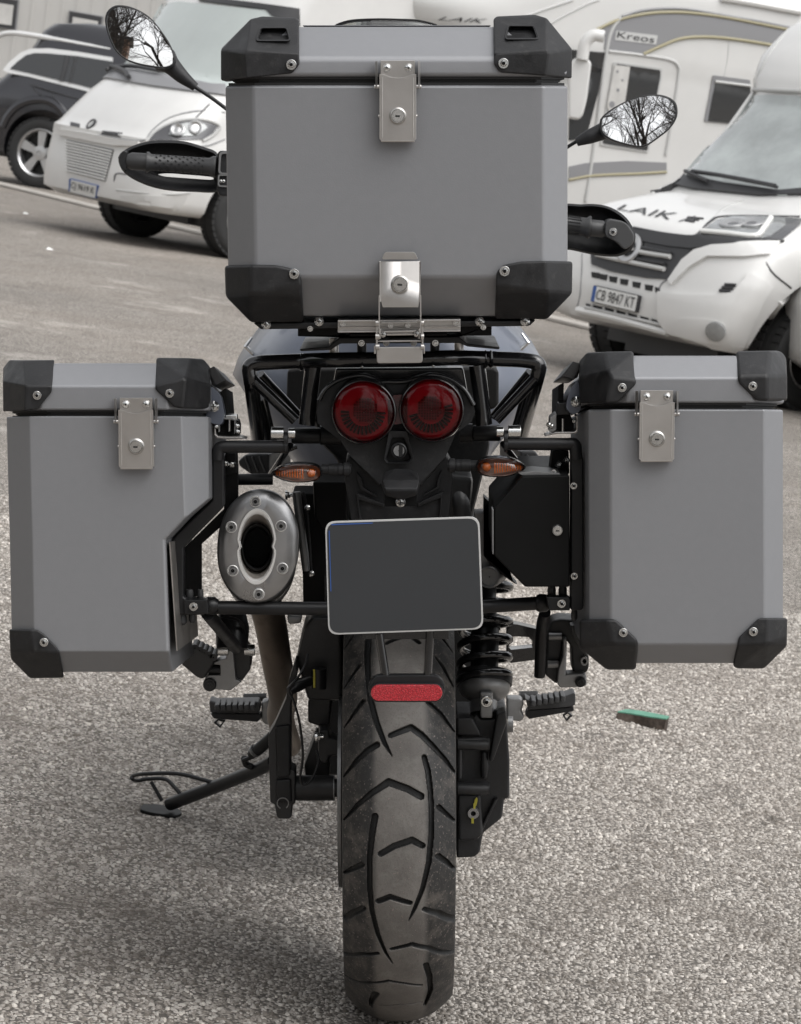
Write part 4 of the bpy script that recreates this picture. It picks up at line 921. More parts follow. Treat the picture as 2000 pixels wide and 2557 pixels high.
# ---- rack frames carrying the panniers
vr = -.31
r2 = 62*mpx('ml', vr, .8)
lpf = MB(); outl = [(1345, 705), (1372, 690), (1405, 700), (1422, 725), (1422, 1030), (1165, 1292), (1165, 1600), (1185, 1618), (1300, 1622), (1300, 1718), (1108, 1718), (1082, 1690), (1082, 1250), (1120, 1205), (1345, 990)]
lpf.prism(poly('lp', outl, vr), .028); lf = build('pannier_rack', lpf, 'satin', mo, bevel=.003, seg=3)
m = MB(); m.prism(poly('lp', [(1430, 705), (1490, 700), (1508, 770), (1508, 1060), (1275, 1270), (1275, 1600), (1165, 1600), (1165, 1300), (1420, 1050)], vr+.08), .02); m.prism(poly('lp', [(1325, 1000), (1345, 985), (1080, 1240), (1065, 1245)], vr+.02), .2); build('inner_frame', m, 'panel_black', mo, parent=lf, bevel=.002)
m = MB(); m.prism(poly('rp', [(162, 740), (190, 715), (222, 722), (240, 760), (242, 1680), (228, 1698), (160, 1698), (160, 1600)], vr), .028); rf = build('pannier_rack', m, 'satin', mo, bevel=.003, seg=3)
# horizontal upper tubes with bend into the frames
tube('crossbar', [([ML(600, 1302, vr), ML(60, 1302, vr), at('lp', 1385, 650, vr), at('lp', 1378, 730, vr)], r2)], 'satin', parent=lf, fil=.018)
tube('crossbar', [([MR(1050, 1120, vr), MR(1560, 1125, vr), at('rp', 188, 665, vr), at('rp', 197, 760, vr)], r2)], 'satin', parent=rf, fil=.018)
for c, x, y, s in (('ml', 598, 1235, -1), ('mr', 1035, 1075, 1)):
    p = at(c, x, y, vr); k = mpx(c, vr)
    m = MB(); hh = 130*mpx('ml', vr); m.tube([p - Vector((.0025, 0, 0)), p + Vector((.0025, 0, 0))], hh*.62, 24); m.tube([p + Vector((-.0022, 0, -hh*.45)), p + Vector((.0022, 0, -hh*.45))], hh*.60, 24)
    build('flange', m, 'satin', mo, parent=lf if s < 0 else rf, bevel=.0005)
    q = at(c, x, 1172 if s < 0 else 1018, vr); a, b = (-.020, .012) if s < 0 else (-.012, .021)
    m = MB(); m.tube([q + Vector((s*.003, 0, 0)), q + Vector((s*.019, 0, 0))], .0085, 20); m.tube([q + Vector((s*.0185, 0, 0)), q + Vector((s*.0195, 0, 0))], .005, 6, 1); m.tube([q - Vector((s*.003, 0, 0)), q - Vector((s*.012, 0, 0))], .0068, 20)
    build('bolt', m, ['chrome', 'hole'], mo, parent=lf if s < 0 else rf, bevel=.0006)
# second, lower tube on the left
tube('brace_tube', [([ML(130, 1620, -.1), ML(470, 1618, -.1)], r2*.95)], 'satin', parent=lf)
tube('brace_tube', [([ML(640, 1290, -.18), ML(430, 1600, -.05)], r2*.5), ([ML(560, 1360, -.12), ML(700, 1300, -.12)], r2*.4)], 'tube', parent=lf)
tube('brace_tube', [([MR(1010, 1120, -.18), MR(1230, 1400, -.05)], r2*.5)], 'tube', parent=rf)
# lower crossbar behind the plate
v = -.25
rb2 = 62*mpx('ex', v, .5)
tube('lower_crossbar', [([at('ex', 455, 1335, v), at('ex', 1500, 1345, v), at('tb', 380, 1330, v), at('tb', 900, 1295, v)], rb2)], 'satin', fil=.02)
for c, x, y in (('ex', 462, 1320), ('tb', 925, 1295)):
    p = at(c, x, y, v-.004); m = MB(); m.lathe(p, (1, 0, 0), [(.001, -.008), (rb2*1.1, -.008), (rb2*1.35, -.004), (rb2*1.3, .005), (rb2*.9, .010), (.001, .01)], 20); build('tube_end', m, 'satin', mo, bevel=0)
for fr_, c, pts, b_xy in ((lf, 'ex', [(215, 1265), (430, 1265), (440, 1395), (215, 1395)], (303, 1328)), (rf, 'tb', [(960, 1238), (1165, 1240), (1185, 1262), (1178, 1365), (985, 1365)], (1100, 1300))):
    m = MB(); m.prism(poly(c, pts, vr-.004), .02); lg = build('lug', m, 'satin', mo, parent=fr_, bevel=.002); bolt(mo, c, b_xy[0], b_xy[1], vr-.006, 40, BOLT, fr_)
# small rubber stops and clamps under the left and right lugs
for fr_, c, spots in ((lf, 'ex', ((190, 1440, 55), (290, 1420, 32), (265, 1215, 38), (365, 1215, 30))), (rf, 'tb', ((1010, 1190, 40), (1110, 1190, 40), (1215, 1400, 30)))):
    for x, y, r_ in spots:
        p = at(c, x, y, vr+.02); k = mpx(c, vr); m = MB(); m.lathe(p + Vector((0, 0, 45*k)), (0, 0, -1), [(.001, 0), (r_*k*.85, 0), (r_*k, .004), (r_*k, 75*k), (r_*k*.6, 100*k), (.001, 102*k)], 18); build('rubber_stop', m, 'rubber', mo, parent=fr_)
# diagonal stay on the left down to the passenger peg bracket
tube('stay', [([at('ex', 430, 1390, v), at('ex', 690, 1700, -.02)], 62*mpx('ex', v))], 'satin', parent=lf)
tube('stay', [([at('ex', 560, 1410, -.1), at('ex', 720, 1450, -.05), at('ex', 765, 1530, -.02), at('ex', 760, 1680, 0)], 16*mpx('ex', 0))], 'satin', parent=lf, n=8)
tube('stay', [([at('tb', 950, 1380, -.1), at('tb', 915, 1500, -.06), at('tb', 900, 1960, -.04)], 52*mpx('tb', -.05))], 'satin', parent=rf, fil=.04)
# quick-release clamps at the upper corners
for fr_, c, D in ((lf, 'hl', dict(plate=[(190, 1030), (215, 1020), (215, 1225), (240, 1250), (370, 1260), (530, 1258), (640, 1290), (380, 1300), (235, 1285), (190, 1235)], knob=[(335, 965), (500, 960), (505, 1035), (345, 1030)], arch=[(245, 1200), (245, 1020), (270, 1000), (440, 1000), (480, 1030), (480, 1200), (462, 1230), (462, 1040), (440, 1025), (275, 1025), (265, 1040), (265, 1200)], pin=(400, 1060), nuts=((218, 1120), (508, 1110), (515, 1190)), blk=[(195, 1025), (520, 1040), (540, 1110), (540, 1240), (240, 1240)])),
                    (rf, 'hr', dict(plate=[(410, 970), (455, 975), (455, 1190), (420, 1220), (160, 1220), (0, 1255), (10, 1235), (150, 1195), (400, 1192), (430, 1170), (430, 1000)], knob=[(180, 798), (345, 798), (350, 960), (165, 968)], arch=[(120, 960), (160, 940), (160, 1160), (130, 1190), (60, 1190), (70, 1000)], pin=(245, 1070), nuts=((405, 1045), (55, 1095), (92, 1115)), blk=[(160, 960), (350, 960), (400, 1080), (400, 1190), (130, 1190)]))):
    vq = -.30
    m = MB(); m.prism(poly(c, D['plate'], vq), .03); cl = build('case_clamp', m, 'steel', mo, parent=fr_, bevel=.0008)
    m = MB(); m.prism(poly(c, D['arch'], vq-.004), .03); build('clamp_arch', m, 'cast_grey', mo, parent=fr_, bevel=.0008)
    m = MB(); m.prism(poly(c, D['knob'], vq+.002), .02); build('clamp_knob', m, 'chrome' if c == 'hl' else 'satin', mo, parent=fr_, bevel=.0015)
    m = MB(); m.prism(poly(c, D['blk'], vq+.02), .03); build('clamp_block', m, 'panel_black', mo, parent=fr_, bevel=.001)
    x, y = D['pin']; m = MB(); m.tube([at(c, x, y-60, vq+.008), at(c, x, y+125, vq+.008)], 22*mpx(c, vq), 12); build('clamp_pin', m, 'chrome', mo, parent=fr_)
    for x, y in D['nuts']: place('screw', SCREW, at(c, x, y, vq-.004), mo, fr_, 34*mpx(c, vq), (0, 0, .5 if c == 'hl' else -.5))
for c, sp_ in (('hl', ((345, 1630), (440, 1640))), ('hr', ((190, 1640), (300, 1580)))):
    for x, y in sp_: place('nut', NUT, at(c, x, y, vr+.03), mo, lf if c == 'hl' else rf, 48*mpx(c, vr), (0, 0, .9 if c == 'hl' else -.9))
m = MB(); m.prism(poly('hr', [(105, 1440), (330, 1440), (340, 1780), (60, 1780)], vr+.06), .04); build('bracket_plate', m, 'panel_black', mo, parent=rf, bevel=.003)
m = MB(); m.prism(poly('hl', [(335, 1480), (490, 1480), (505, 1760), (335, 1800)], vr+.06), .04); build('bracket_plate', m, 'panel_black', mo, parent=lf, bevel=.003)
# ---- toolbox
v = -.33
m = MB(); tbp = [(745, 140), (1172, 134), (1174, 1150), (768, 1150), (485, 862), (485, 432)]
m.prism(poly('tb', tbp, v), .24); tb = build('toolbox', m, 'panel_black', mo, bevel=.0025, seg=3, label='flat black toolbox with a key lock')
place('lock', LOCK, at('tb', 1062, 634, v-.001), mo, tb, 56*mpx('tb', v))
m = MB(); m.prism(poly('tb', [(466, 445), (482, 445), (482, 850), (470, 850)], v-.001), .03); build('hinge', m, 'cast_grey', mo, parent=tb, bevel=.0005)
m = MB(); m.prism(poly('tb', [(705, 112), (845, 97), (1085, 118), (1085, 130), (740, 134)], v+.01), .06); build('top_flange', m, 'cast_grey', mo, parent=tb, bevel=.0005)
for x, y in ((1210, 230), (1215, 1050)): bolt(mo, 'tb', x, y, vr-.001, 33, BOLT, rf)
bolt(mo, 'tb', 1030, 105, v+.02, 26, BOLT, tb)
# ---- muffler
v = -.26
def oval(f, v, dx=0, dy=0, pinch=0., squash=1.):
    n = 64; P = []
    for k in range(n):
        t = 2*math.pi*k/n; x, y = math.cos(t), math.sin(t)
        rx, ry = 376*f, 520*f; w_ = 1 - pinch*math.exp(-(y/.16)**2)
        P.append(at('ex', 890 + dx + rx*w_*abs(x)**.92*(1 if x >= 0 else -1)*squash + y*22*f, 778 + dy - ry*y, v))
    return P
m = MB()
dirm = Vector((-.018, .44, -.082))        # the can runs forward and down
c0 = oval(1., v+.012, pinch=.03)
rings = [[p + Vector((0, 0, 0)) for p in oval(.985, v+.004, pinch=.03)], c0, [p + dirm*.05 + Vector((0, 0, 0)) for p in oval(1., v+.012)], [p + dirm*.1 for p in oval(.99, v+.012)], [p + dirm for p in oval(.98, v+.012)], [p + dirm*1.12 for p in oval(.6, v+.012)]]
m.loft(rings[:2] + rings[2:], cap=False); m.add(rings[-1], [tuple(range(64))]); mf = build('muffler', m, 'satin', mo, sharp=50)
m = MB(); cap_r = [oval(1.0, v+.010, pinch=.03), oval(.985, v, pinch=.03), oval(.95, v-.003, pinch=.02), oval(.80, v-.007), oval(.64, v-.009)]
def lip(f, v):
    n = 64; P = []
    for k in range(n):
        t = 2*math.pi*k/n; x, y = math.cos(t), math.sin(t)
        w_ = 1 - .13*math.exp(-((y-.02)/.09)**2); px_ = 176*f*w_*x; P.append(at('ex', 876 + px_ + y*4, 782 - 338*f*y, v))
    return P
m.loft(cap_r + [lip(1.02, v-.008)], cap=False); build('end_cap', m, 'muffler', mo, parent=mf, sharp=60)
m = MB(); m.loft([lip(1.04, v-.006), lip(1.02, v-.0105), lip(.93, v-.0105), lip(.86, v-.007)], cap=False); build('outlet_lip', m, 'muffler_lip', mo, parent=mf, sharp=50)
def hole(f, v, sx_=1.):
    return [at('ex', 882 + 138*f*math.cos(2*math.pi*k/64), 790 - 202*f*math.sin(2*math.pi*k/64), v) for k in range(64)]
m = MB(); m.loft([lip(.87, v-.008), hole(1.08, v+.022)], cap=False); build('outlet_cone', m, 'cone', mo, parent=mf, sharp=60)
m = MB(); m.loft([hole(1.12, v+.024), hole(1.06, v+.008), hole(1.0, v+.004), hole(.93, v+.008), hole(.90, v+.10), hole(.85, v+.16)], cap=False); m.add(hole(.85, v+.16), [tuple(range(64))]); build('outlet_pipe', m, 'soot', mo, parent=mf, sharp=60)
for x, y in ((865, 372), (646, 604), (1098, 594), (659, 1000), (1111, 980), (895, 1215)):
    p = at('ex', x, y, v-.0088); k = mpx('ex', v); m = MB()
    m.lathe(p, (0, -1, 0), [(53*k, -.004), (53*k, .0012), (47*k, .0018), (42*k, -.001), (34*k, -.001)], 24, 0); m.lathe(p, (0, -1, 0), [(34*k, -.001), (33*k, .0022), (28*k, .0032), (18*k, .0032)], 20, 1); m.lathe(p, (0, -1, 0), [(18*k, .0032), (17*k, .0005), (.0003, .0005)], 6, 2)
    build('cap_bolt', m, ['muffler_lip', 'cast_grey', 'hole'], mo, parent=mf)
# strap round the can, hanger
m = MB(); A = [p + dirm*.22 for p in oval(1.015, v+.012)]; B = [p + dirm*.27 for p in oval(1.015, v+.012)]; m.loft([A, B], cap=False); build('can_band', m, 'chrome', mo, parent=mf)
tube('exhaust_pipe', [([at('ex', 960, 1330, .16), at('ex', 1010, 1480, .17), at('ex', 1065, 1800, .22), at('ex', 1125, 2184, .30), at('st', 1190, 420, .38), at('st', 1230, 700, .5)], 0)], 'pipe') if False else None
m = MB(); pp = smooth_open([at('ex', 950, 1280, .14), at('ex', 1005, 1500, .16), at('ex', 1055, 1800, .20), at('ex', 1115, 2150, .27), at('st', 1180, 420, .36), at('st', 1240, 620, .5)], 6)
m.tube(pp, [ (152 - 30*i/len(pp))*mpx('ex', .2) for i in range(len(pp))], 28); build('exhaust_pipe', m, 'pipe', mo)
# fine tubes and plates right of the muffler
tube('brake_line', [([at('ex', 1235, 285, .0), at('ex', 1290, 700, .0), at('ex', 1330, 1000, .0)], 40*mpx('ex', 0))], 'cast_grey')
m = MB(); m.prism(poly('ex', [(1195, 300), (1400, 300), (1500, 700), (1500, 1350), (1300, 1350), (1290, 900)], .12), .1); build('inner_panel', m, 'panel_black', mo, bevel=.003)  # black sheet added as a dark backing for this gap
tube('brake_line', [([at('ex', 1300, 285, -.02), at('ex', 1330, 420, -.02), at('ex', 1345, 600, -.02), at('ex', 1375, 1030, -.02)], 13*mpx('ex', 0))], 'satin')
for x, y in ((1337, 430), (1375, 1030)): bolt(mo, 'ex', x, y, -.03, 28, SCREW)
bolt(mo, 'ex', 1150, 312, -.08, 44, NUT, None, None, (0, 0, 1.57))
m = MB(); m.prism(poly('ex', [(1150, 1410), (1285, 1420), (1280, 1480), (1165, 1490)], .1), .05); build('clip', m, 'cast_grey', mo, bevel=.003)
# ---- left peg bracket, folded passenger peg
v = .02
m = MB(); m.prism(poly('ex', [(545, 1810), (600, 1795), (600, 1700), (660, 1700), (690, 1990), (740, 2010), (640, 2090), (420, 2075), (398, 2030), (402, 1985), (440, 1950), (545, 1948), (545, 1860), (485, 1855), (485, 1835)], v), .035); pb = build('peg_bracket', m, 'cast_grey', mo, bevel=.003)
m = MB(); m.prism(poly('ex', [(600, 1690), (780, 1680), (830, 1750), (820, 1900), (740, 2010), (690, 1990), (650, 1780)], v+.01), .05); build('bracket_web', m, 'cast_black', mo, parent=pb, bevel=.003)
m = MB(); m.lathe(at('ex', 450, 2035, v-.002), (0, -1, 0), [(62*mpx('ex', v), -.01), (62*mpx('ex', v), .002), (52*mpx('ex', v), .0035), (30*mpx('ex', v), .0035), (30*mpx('ex', v), .006), (.001, .006)], 24); build('pivot', m, 'cast_black', mo, parent=pb)
m = MB(); m.prism(poly('ex', [(175, 1840), (290, 1685), (500, 1790), (490, 1850), (400, 1990), (340, 1980)], v-.01), .045); pg = build('passenger_peg', m, 'rubber', mo, bevel=.006, seg=3)
m = MB()
for k in range(5): p = at('ex', 315 + 42*k, 1705 + 21*k, v-.012); m.lathe(p, (0, 1, 0), [(.001, 0), (.0055, 0), (.0055, .045), (.001, .045)], 12)
build('peg_rib', m, 'rubber', mo, parent=pg, kind='stuff')
tube('peg_arm', [([at('ex', 440, 1900, v+.01), at('ex', 560, 1900, v+.01)], .008)], 'satin', parent=pb)
for x, s in ((575, -1), (815, 1)):
    p = at('ex', x, 1722, v-.01); m = MB(); m.tube([p - Vector((.008, 0, 0)), p + Vector((.007, 0, 0))], .008, 20); build('bolt', m, 'chrome', mo, parent=pb, bevel=.001)
m = MB(); m.lathe(at('ex', 655, 1520, 0), (0, .3, 1), [(.001, -.03), (.022, -.03), (.024, .0), (.020, .018), (.008, .024), (.001, .024)], 24); build('horn', m, 'satin', mo)
# rider pegs
for c, pts, ribs, foot, back, cle, s in (('st', [(652, 290), (710, 308), (1022, 300), (1035, 360), (1010, 392), (660, 385)], [(720 + 43*k, 325) for k in range(7)], [(665, 392), (1030, 392), (1040, 420), (1010, 450), (690, 425)], [(905, 245), (1070, 240), (1075, 295), (915, 300)], [(1040, 300), (1090, 290), (1120, 400), (1120, 470), (1060, 470), (1035, 430)], -1),
                                  ('dr', [(920, 370), (975, 400), (1330, 345), (1400, 318), (1418, 330), (1415, 440), (1350, 460), (950, 490)], [(995 + 58*k, 395 - 9*k) for k in range(6)], [(940, 495), (1400, 462), (1400, 500), (1250, 525), (960, 578), (920, 540)], [(828, 322), (1035, 322), (1040, 370), (900, 370), (830, 345)], [(735, 365), (880, 370), (910, 420), (880, 500), (915, 560), (880, 605), (735, 590)], 1)):
    v = .62
    m = MB(); m.prism(poly(c, pts, v), .045); pg = build('footpeg', m, 'rubber', mo, bevel=.004)
    m = MB()
    for x, y in ribs: m.box(at(c, x, y, v-.002), .008, .05, .010, rot=Matrix.Rotation(s*.12, 3, 'Y'))
    build('peg_rib', m, 'rubber', mo, parent=pg, bevel=.002, kind='stuff')
    m = MB(); m.prism(poly(c, foot, v+.004), .03); fe = [(685, 455), (715, 430), (775, 440), (735, 495)] if c == 'st' else [(1290, 545), (1340, 510), (1390, 545), (1330, 602)]; inn = [(705, 458), (722, 440), (755, 450), (732, 480)] if c == 'st' else [(1308, 545), (1340, 525), (1370, 545), (1332, 585)]
    m.ring(poly(c, fe, v+.01), poly(c, inn, v+.01), .012); build('peg_base', m, 'satin', mo, parent=pg, bevel=.001)
    m = MB(); m.prism(poly(c, cle, v+.01), .03); build('peg_mount', m, 'cast_grey', mo, parent=pg, bevel=.004)
    m = MB(); a, b = poly(c, [back[0], back[1]], v+.35); k = (poly(c, [back[0]], v+.35)[0] - poly(c, [back[3]], v+.35)[0]).length*.48
    a, b = (a + at(c, *back[3], v+.35))/2, (b + at(c, *back[2], v+.35))/2; m.tube([a, b], k, 16)
    for q in range(12): t = (q+.5)/12; p = a.lerp(b, t); m.tube([p - Vector((.0022, 0, 0)), p + Vector((.0022, 0, 0))], k*1.12, 16)
    build('gear_pedal', m, 'rubber', mo)
# ---- swingarm side on the left, hub, caliper, cables
SWp = lambda x, y, v: at('sw', x, y, v)
v = -.02
m = MB(); m.prism(poly('sw', [(395, 440), (330, 640), (300, 830), (185, 1090), (120, 1200), (140, 1880), (185, 1895), (205, 2020), (230, 2042), (330, 2045), (358, 2020), (366, 1895), (395, 1890), (395, 1560), (345, 1540), (350, 900), (420, 560)], v), .05); sa = build('swingarm_arm', m, 'cast_black', mo, bevel=.006, seg=3)
m = MB(); m.prism(poly('sw', [(190, 1110), (345, 1090), (345, 1610), (205, 1640)], v-.006), .02); m.prism(poly('sw', [(195, 1650), (350, 1640), (360, 1880), (200, 1880)], v-.008), .02); build('arm_panel', m, 'plastic', mo, parent=sa, bevel=.004)
m = MB(); m.lathe(at('sw', 268, 1885, v-.009), (0, -1, 0), [(62*mpx('sw', v), -.002), (62*mpx('sw', v), .0015), (54*mpx('sw', v), .0015), (54*mpx('sw', v), -.002)], 28, ang=(math.pi*.2, math.pi*1.85), up=(0, 0, -1)); build('cap_ring', m, 'cast_grey', mo, parent=sa)
m = MB(); m.lathe(SWp(395, 1730, .0), (1, 0, 0), [(.001, 0), (125*mpx('sw', 0), 0), (132*mpx('sw', 0), .004), (130*mpx('sw', 0), 330*mpx('sw', 0)), (132*mpx('sw', 0), 392*mpx('sw', 0)), (95*mpx('sw', 0), 396*mpx('sw', 0)), (95*mpx('sw', 0), 480*mpx('sw', 0)), (.001, 480*mpx('sw', 0))], 40); hb = build('wheel_hub', m, 'cast_black', mo, bevel=0)
m = MB(); m.lathe(SWp(785, 1730, .0), (1, 0, 0), [(133*mpx('sw', 0), -.0008), (134*mpx('sw', 0), 0), (133*mpx('sw', 0), .0008)], 40); build('hub_ring', m, 'cast_grey', mo, parent=hb)
m = MB(); m.prism(poly('sw', [(520, 850), (680, 650), (870, 640), (870, 840), (760, 860), (740, 1100), (700, 1130), (520, 1070)], .05), .09); cp_ = build('brake_caliper', m, 'cast_black', mo, bevel=.005)
m = MB(); m.prism(poly('sw', [(630, 1150), (730, 1140), (740, 1220), (850, 1250), (850, 1400), (740, 1415), (720, 1480), (660, 1480), (620, 1400)], .0), .05); m.prism(poly('sw', [(600, 1180), (740, 1440), (735, 1720), (500, 1720), (480, 1500)], .05), .06); build('caliper_slide', m, 'cast_black', mo, parent=cp_, bevel=.004)
place('nut', NUT, SWp(610, 1212, -.01), mo, cp_, .008, (0, 0, 1.57))
m = MB(); m.lathe((-.085, 0, ZW), (1, 0, 0), [(.07, 0), (.135, 0), (.135, .005), (.07, .005)], 56); build('brake_disc', m, 'cast_grey', mo)
m = MB(); m.tube(smooth_open([SWp(520, 380, -.03), SWp(490, 500, -.04), SWp(400, 640, -.05), SWp(330, 745, -.05), SWp(380, 860, -.05), SWp(440, 1090, -.05), SWp(470, 1400, -.05), SWp(445, 1620, -.05), SWp(480, 1700, -.05), SWp(560, 1640, -.05), SWp(625, 1480, -.04), SWp(610, 1340, -.03)], 6), 13*mpx('sw', 0), 10); build('sensor_cable', m, 'satin', mo)
m = MB(); m.tube([SWp(330, 755, -.04), SWp(420, 690, -.03), SWp(510, 650, -.02), SWp(600, 630, -.01)], [.006, .0095, .008, .008], 14); hs_ = build('brake_hose', m, 'satin', mo)
m = MB(); p = SWp(630, 625, -.012); m.tube([p - Vector((0, 0, .014)), p + Vector((0, 0, .014))], .011, 18); build('hose_fitting', m, 'satin', mo, parent=hs_)
m = MB(); m.box(p + Vector((-.006, -.0112, .002)), .0028, .001, .026); build('paint_mark', m, 'yellow', mo, parent=hs_)
# ---- side stand
gf = on_ground('st', 285, 1118)
V0 = gf.y
P1 = at('st', 1110, 775, .70); P0 = gf + Vector((.004, 0, .02))
mid = [gf + Vector((.02, 0, .016)), at('st', 480, 1010, V0-.04), at('st', 700, 925, V0-.10), at('st', 900, 845, V0-.17), at('st', 1010, 800, V0-.21), at('st', 1130, 740, V0-.26)]
m = MB(); m.tube(smooth_open(mid, 5), 50*mpx('st', .9, .15), 18); ss = build('side_stand', m, 'satin', mo)
m = MB(); ft = [gf + (Vector((x, y, 0)) - ZUP*ZUP.dot(Vector((x, y, 0)))) for x, y in ((-.033, -.02), (-.01, -.032), (.03, -.03), (.042, .0), (.03, .035), (-.01, .04), (-.033, .02))]
m.prism(rpoly(ft, .01), ZUP*.006); build('foot', m, 'panel_black', mo, parent=ss, bevel=.0015)
m = MB(); w1 = [(700, 900), (620, 878), (420, 830), (180, 832), (100, 845), (88, 868), (130, 882), (190, 870), (330, 870), (400, 930), (455, 995)]
vv_ = [V0-.10, V0-.09, V0-.06, V0-.03, V0-.0, V0+.0, V0+.02, V0+.02, V0+.0, V0-.02, V0-.03]
m.tube(smooth_open([at('st', x, y, q) for (x, y), q in zip(w1, vv_)], 5), 15*mpx('st', V0, .1), 10); m.tube([at('st', 228, 890, V0+.01), at('st', 308, 1030, V0)], 14*mpx('st', V0, .1), 10); build('stand_tang', m, 'satin', mo, parent=ss)
m = MB(); m.tube([at('st', 1120, 560, .72), at('st', 1005, 660, .74)], 46*mpx('st', .7, .2), 16); m.tube([at('st', 1005, 660, .74), at('st', 965, 690, .75)], 36*mpx('st', .7, .2), 14); sp2 = build('stand_spring', m, 'satin', mo)
m = MB()
for t in (0, .35): p = at('st', 1000 - 20*t, 655 + 22*t, .74); d_ = (at('st', 965, 690, .75) - at('st', 1120, 560, .72)).normalized(); m.tube([p, p + d_*.003], 48*mpx('st', .7, .2), 16)
build('spring_coil', m, 'cast_grey', mo, parent=sp2)
m = MB(); m.tube([at('st', 970, 705, .75), at('st', 905, 735, .76)], .004, 8); m.tube([at('st', 912, 715, .76), at('st', 925, 760, .77), at('st', 970, 780, .77)], .006, 8); build('spring_hook', m, 'satin', mo, parent=sp2)
# ---- shock absorber on the right
TB = lambda x, y, v: at('tb', x, y, v)
A, B = TB(392, 2075, .02), TB(420, 870, .10); ax = (B-A); L0 = ax.length; ax = ax.normalized()
u = ax.cross(Vector((0, 1, 0))).normalized(); b2 = ax.cross(u)
k = mpx('tb', .05, .5); turns = 7.2; pts = []; n = int(turns*26)
for i in range(n+1):
    t = i/n; a = 2*math.pi*turns*t - 1.2; f = t; R0 = 228*k*(1 - .06*t); pts.append(A + ax*(L0*(.02 + .95*f)) + (u*math.cos(a) + b2*math.sin(a))*R0)
m = MB(); m.tube(pts, 38*k, 14); shk = build('shock_spring', m, 'tube', mo, sharp=180)
m = MB(); m.tube([A + ax*L0*.03, A + ax*L0*.45], 128*k, 28); m.tube([A + ax*L0*.45, A + ax*L0*.55], 140*k, 28); m.tube([A + ax*L0*.5, A + ax*L0*1.02], 95*k, 24); build('damper_body', m, 'satin', mo, parent=shk)
cc = TB(395, 2110, .02)
m = MB(); m.lathe(cc, ax, [(.001, -.030), (118*k, -.030), (120*k, -.012), (205*k, -.004), (232*k, .004), (235*k, .012), (226*k, .02), (150*k, .024), (140*k, .012)], 48); build('spring_seat', m, 'cast_grey', mo, parent=shk, sharp=50)
m = MB(); m.lathe(cc, ax, [(150*k, .015), (252*k, .012), (258*k, .022), (250*k, .030), (150*k, .034)], 48); build('spring_cup', m, 'satin', mo, parent=shk, sharp=50)
DR = lambda x, y, v: at('dr', x, y, v)
m = MB(); m.prism(poly('dr', [(470, 310), (600, 310), (600, 572), (472, 572)], -.02), .04); cv = build('shock_clevis', m, 'cast_grey', mo, parent=shk, bevel=.003)
bolt(mo, 'dr', 535, 405, -.022, 56, BOLT, shk)
# upper knuckle seen right of the plate
m = MB(); p = TB(440, 1060, .0); m.lathe(p, (-.25, -1, .0), [(.0165, -.05), (.0160, .0), (.0150, .003), (.0132, .003), (.0125, -.003), (.001, -.003)], 36); m.prism(poly('tb', [(310, 480), (395, 475), (400, 850), (520, 960), (530, 1040), (330, 1040)], .02), .05)
build('shock_mount', m, 'cast_grey', mo, bevel=.002)
m = MB(); m.prism(poly('tb', [(395, 330), (450, 380), (400, 420), (400, 860), (700, 1130), (660, 1110), (480, 985), (395, 870)], -.0), .04); build('toolbox_bracket', m, 'panel_black', mo, parent=tb, bevel=.001)
# triangular passenger bracket on the right
m = MB()
o_ = [(600, 1480), (700, 1490), (870, 1530), (960, 1570), (960, 1800), (640, 1840), (600, 1820)]; i_ = [(635, 1600), (700, 1600), (800, 1605), (835, 1640), (835, 1700), (640, 1720), (620, 1700)]
m.ring(poly('tb', o_, .12), poly('tb', i_, .12), .03); hg = build('hanger', m, 'tube', mo, bevel=.004)
m = MB(); m.prism(poly('tb', [(1115, 1620), (1150, 1610), (1140, 1940), (1300, 1935), (1328, 1960), (1328, 2050), (1245, 2062), (1090, 2068), (1058, 2030), (1070, 1900), (1112, 1780)], -.02), .035); pb = build('peg_bracket', m, 'cast_grey', mo, bevel=.003)
m = MB(); m.prism(poly('tb', [(975, 1560), (1010, 1460), (1090, 1440), (1250, 1450), (1300, 1700), (1350, 1780), (1350, 1890), (1320, 1940), (1200, 1930), (1190, 1700), (1120, 1600), (1100, 1760), (1060, 2040), (945, 1945), (960, 1800)], .0), .06); build('bracket_web', m, 'cast_black', mo, parent=pb, bevel=.004)
m = MB(); m.tube([TB(985, 1600, -.01), TB(1100, 1600, -.01)], .0055, 14); m.tube([TB(975, 1850, -.01), TB(1070, 1850, -.01)], .0055, 14); build('spacer', m, 'cast_grey', mo, parent=pb)
m = MB(); m.lathe(TB(1270, 2010, -.022), (0, -1, 0), [(48*k, -.01), (48*k, .003), (30*k, .004), (28*k, .008), (.001, .008)], 20); build('pivot', m, 'satin', mo, parent=pb)
m = MB(); m.ring([TB(1308 + 34*math.cos(q*.6283), 1825 + 42*math.sin(q*.6283), -.012) for q in range(10)], [TB(1308 + 18*math.cos(q*.6283), 1825 + 24*math.sin(q*.6283), -.012) for q in range(10)], .012); build('eyelet', m, 'cast_grey', mo, parent=pb)
m = MB(); m.prism(poly('tb', [(1180, 1500), (1260, 1500), (1300, 1700), (1340, 1790), (1300, 1760), (1200, 1600)], -.06), .03); build('peg_rubber', m, 'rubber', mo, parent=pb, bevel=.003)
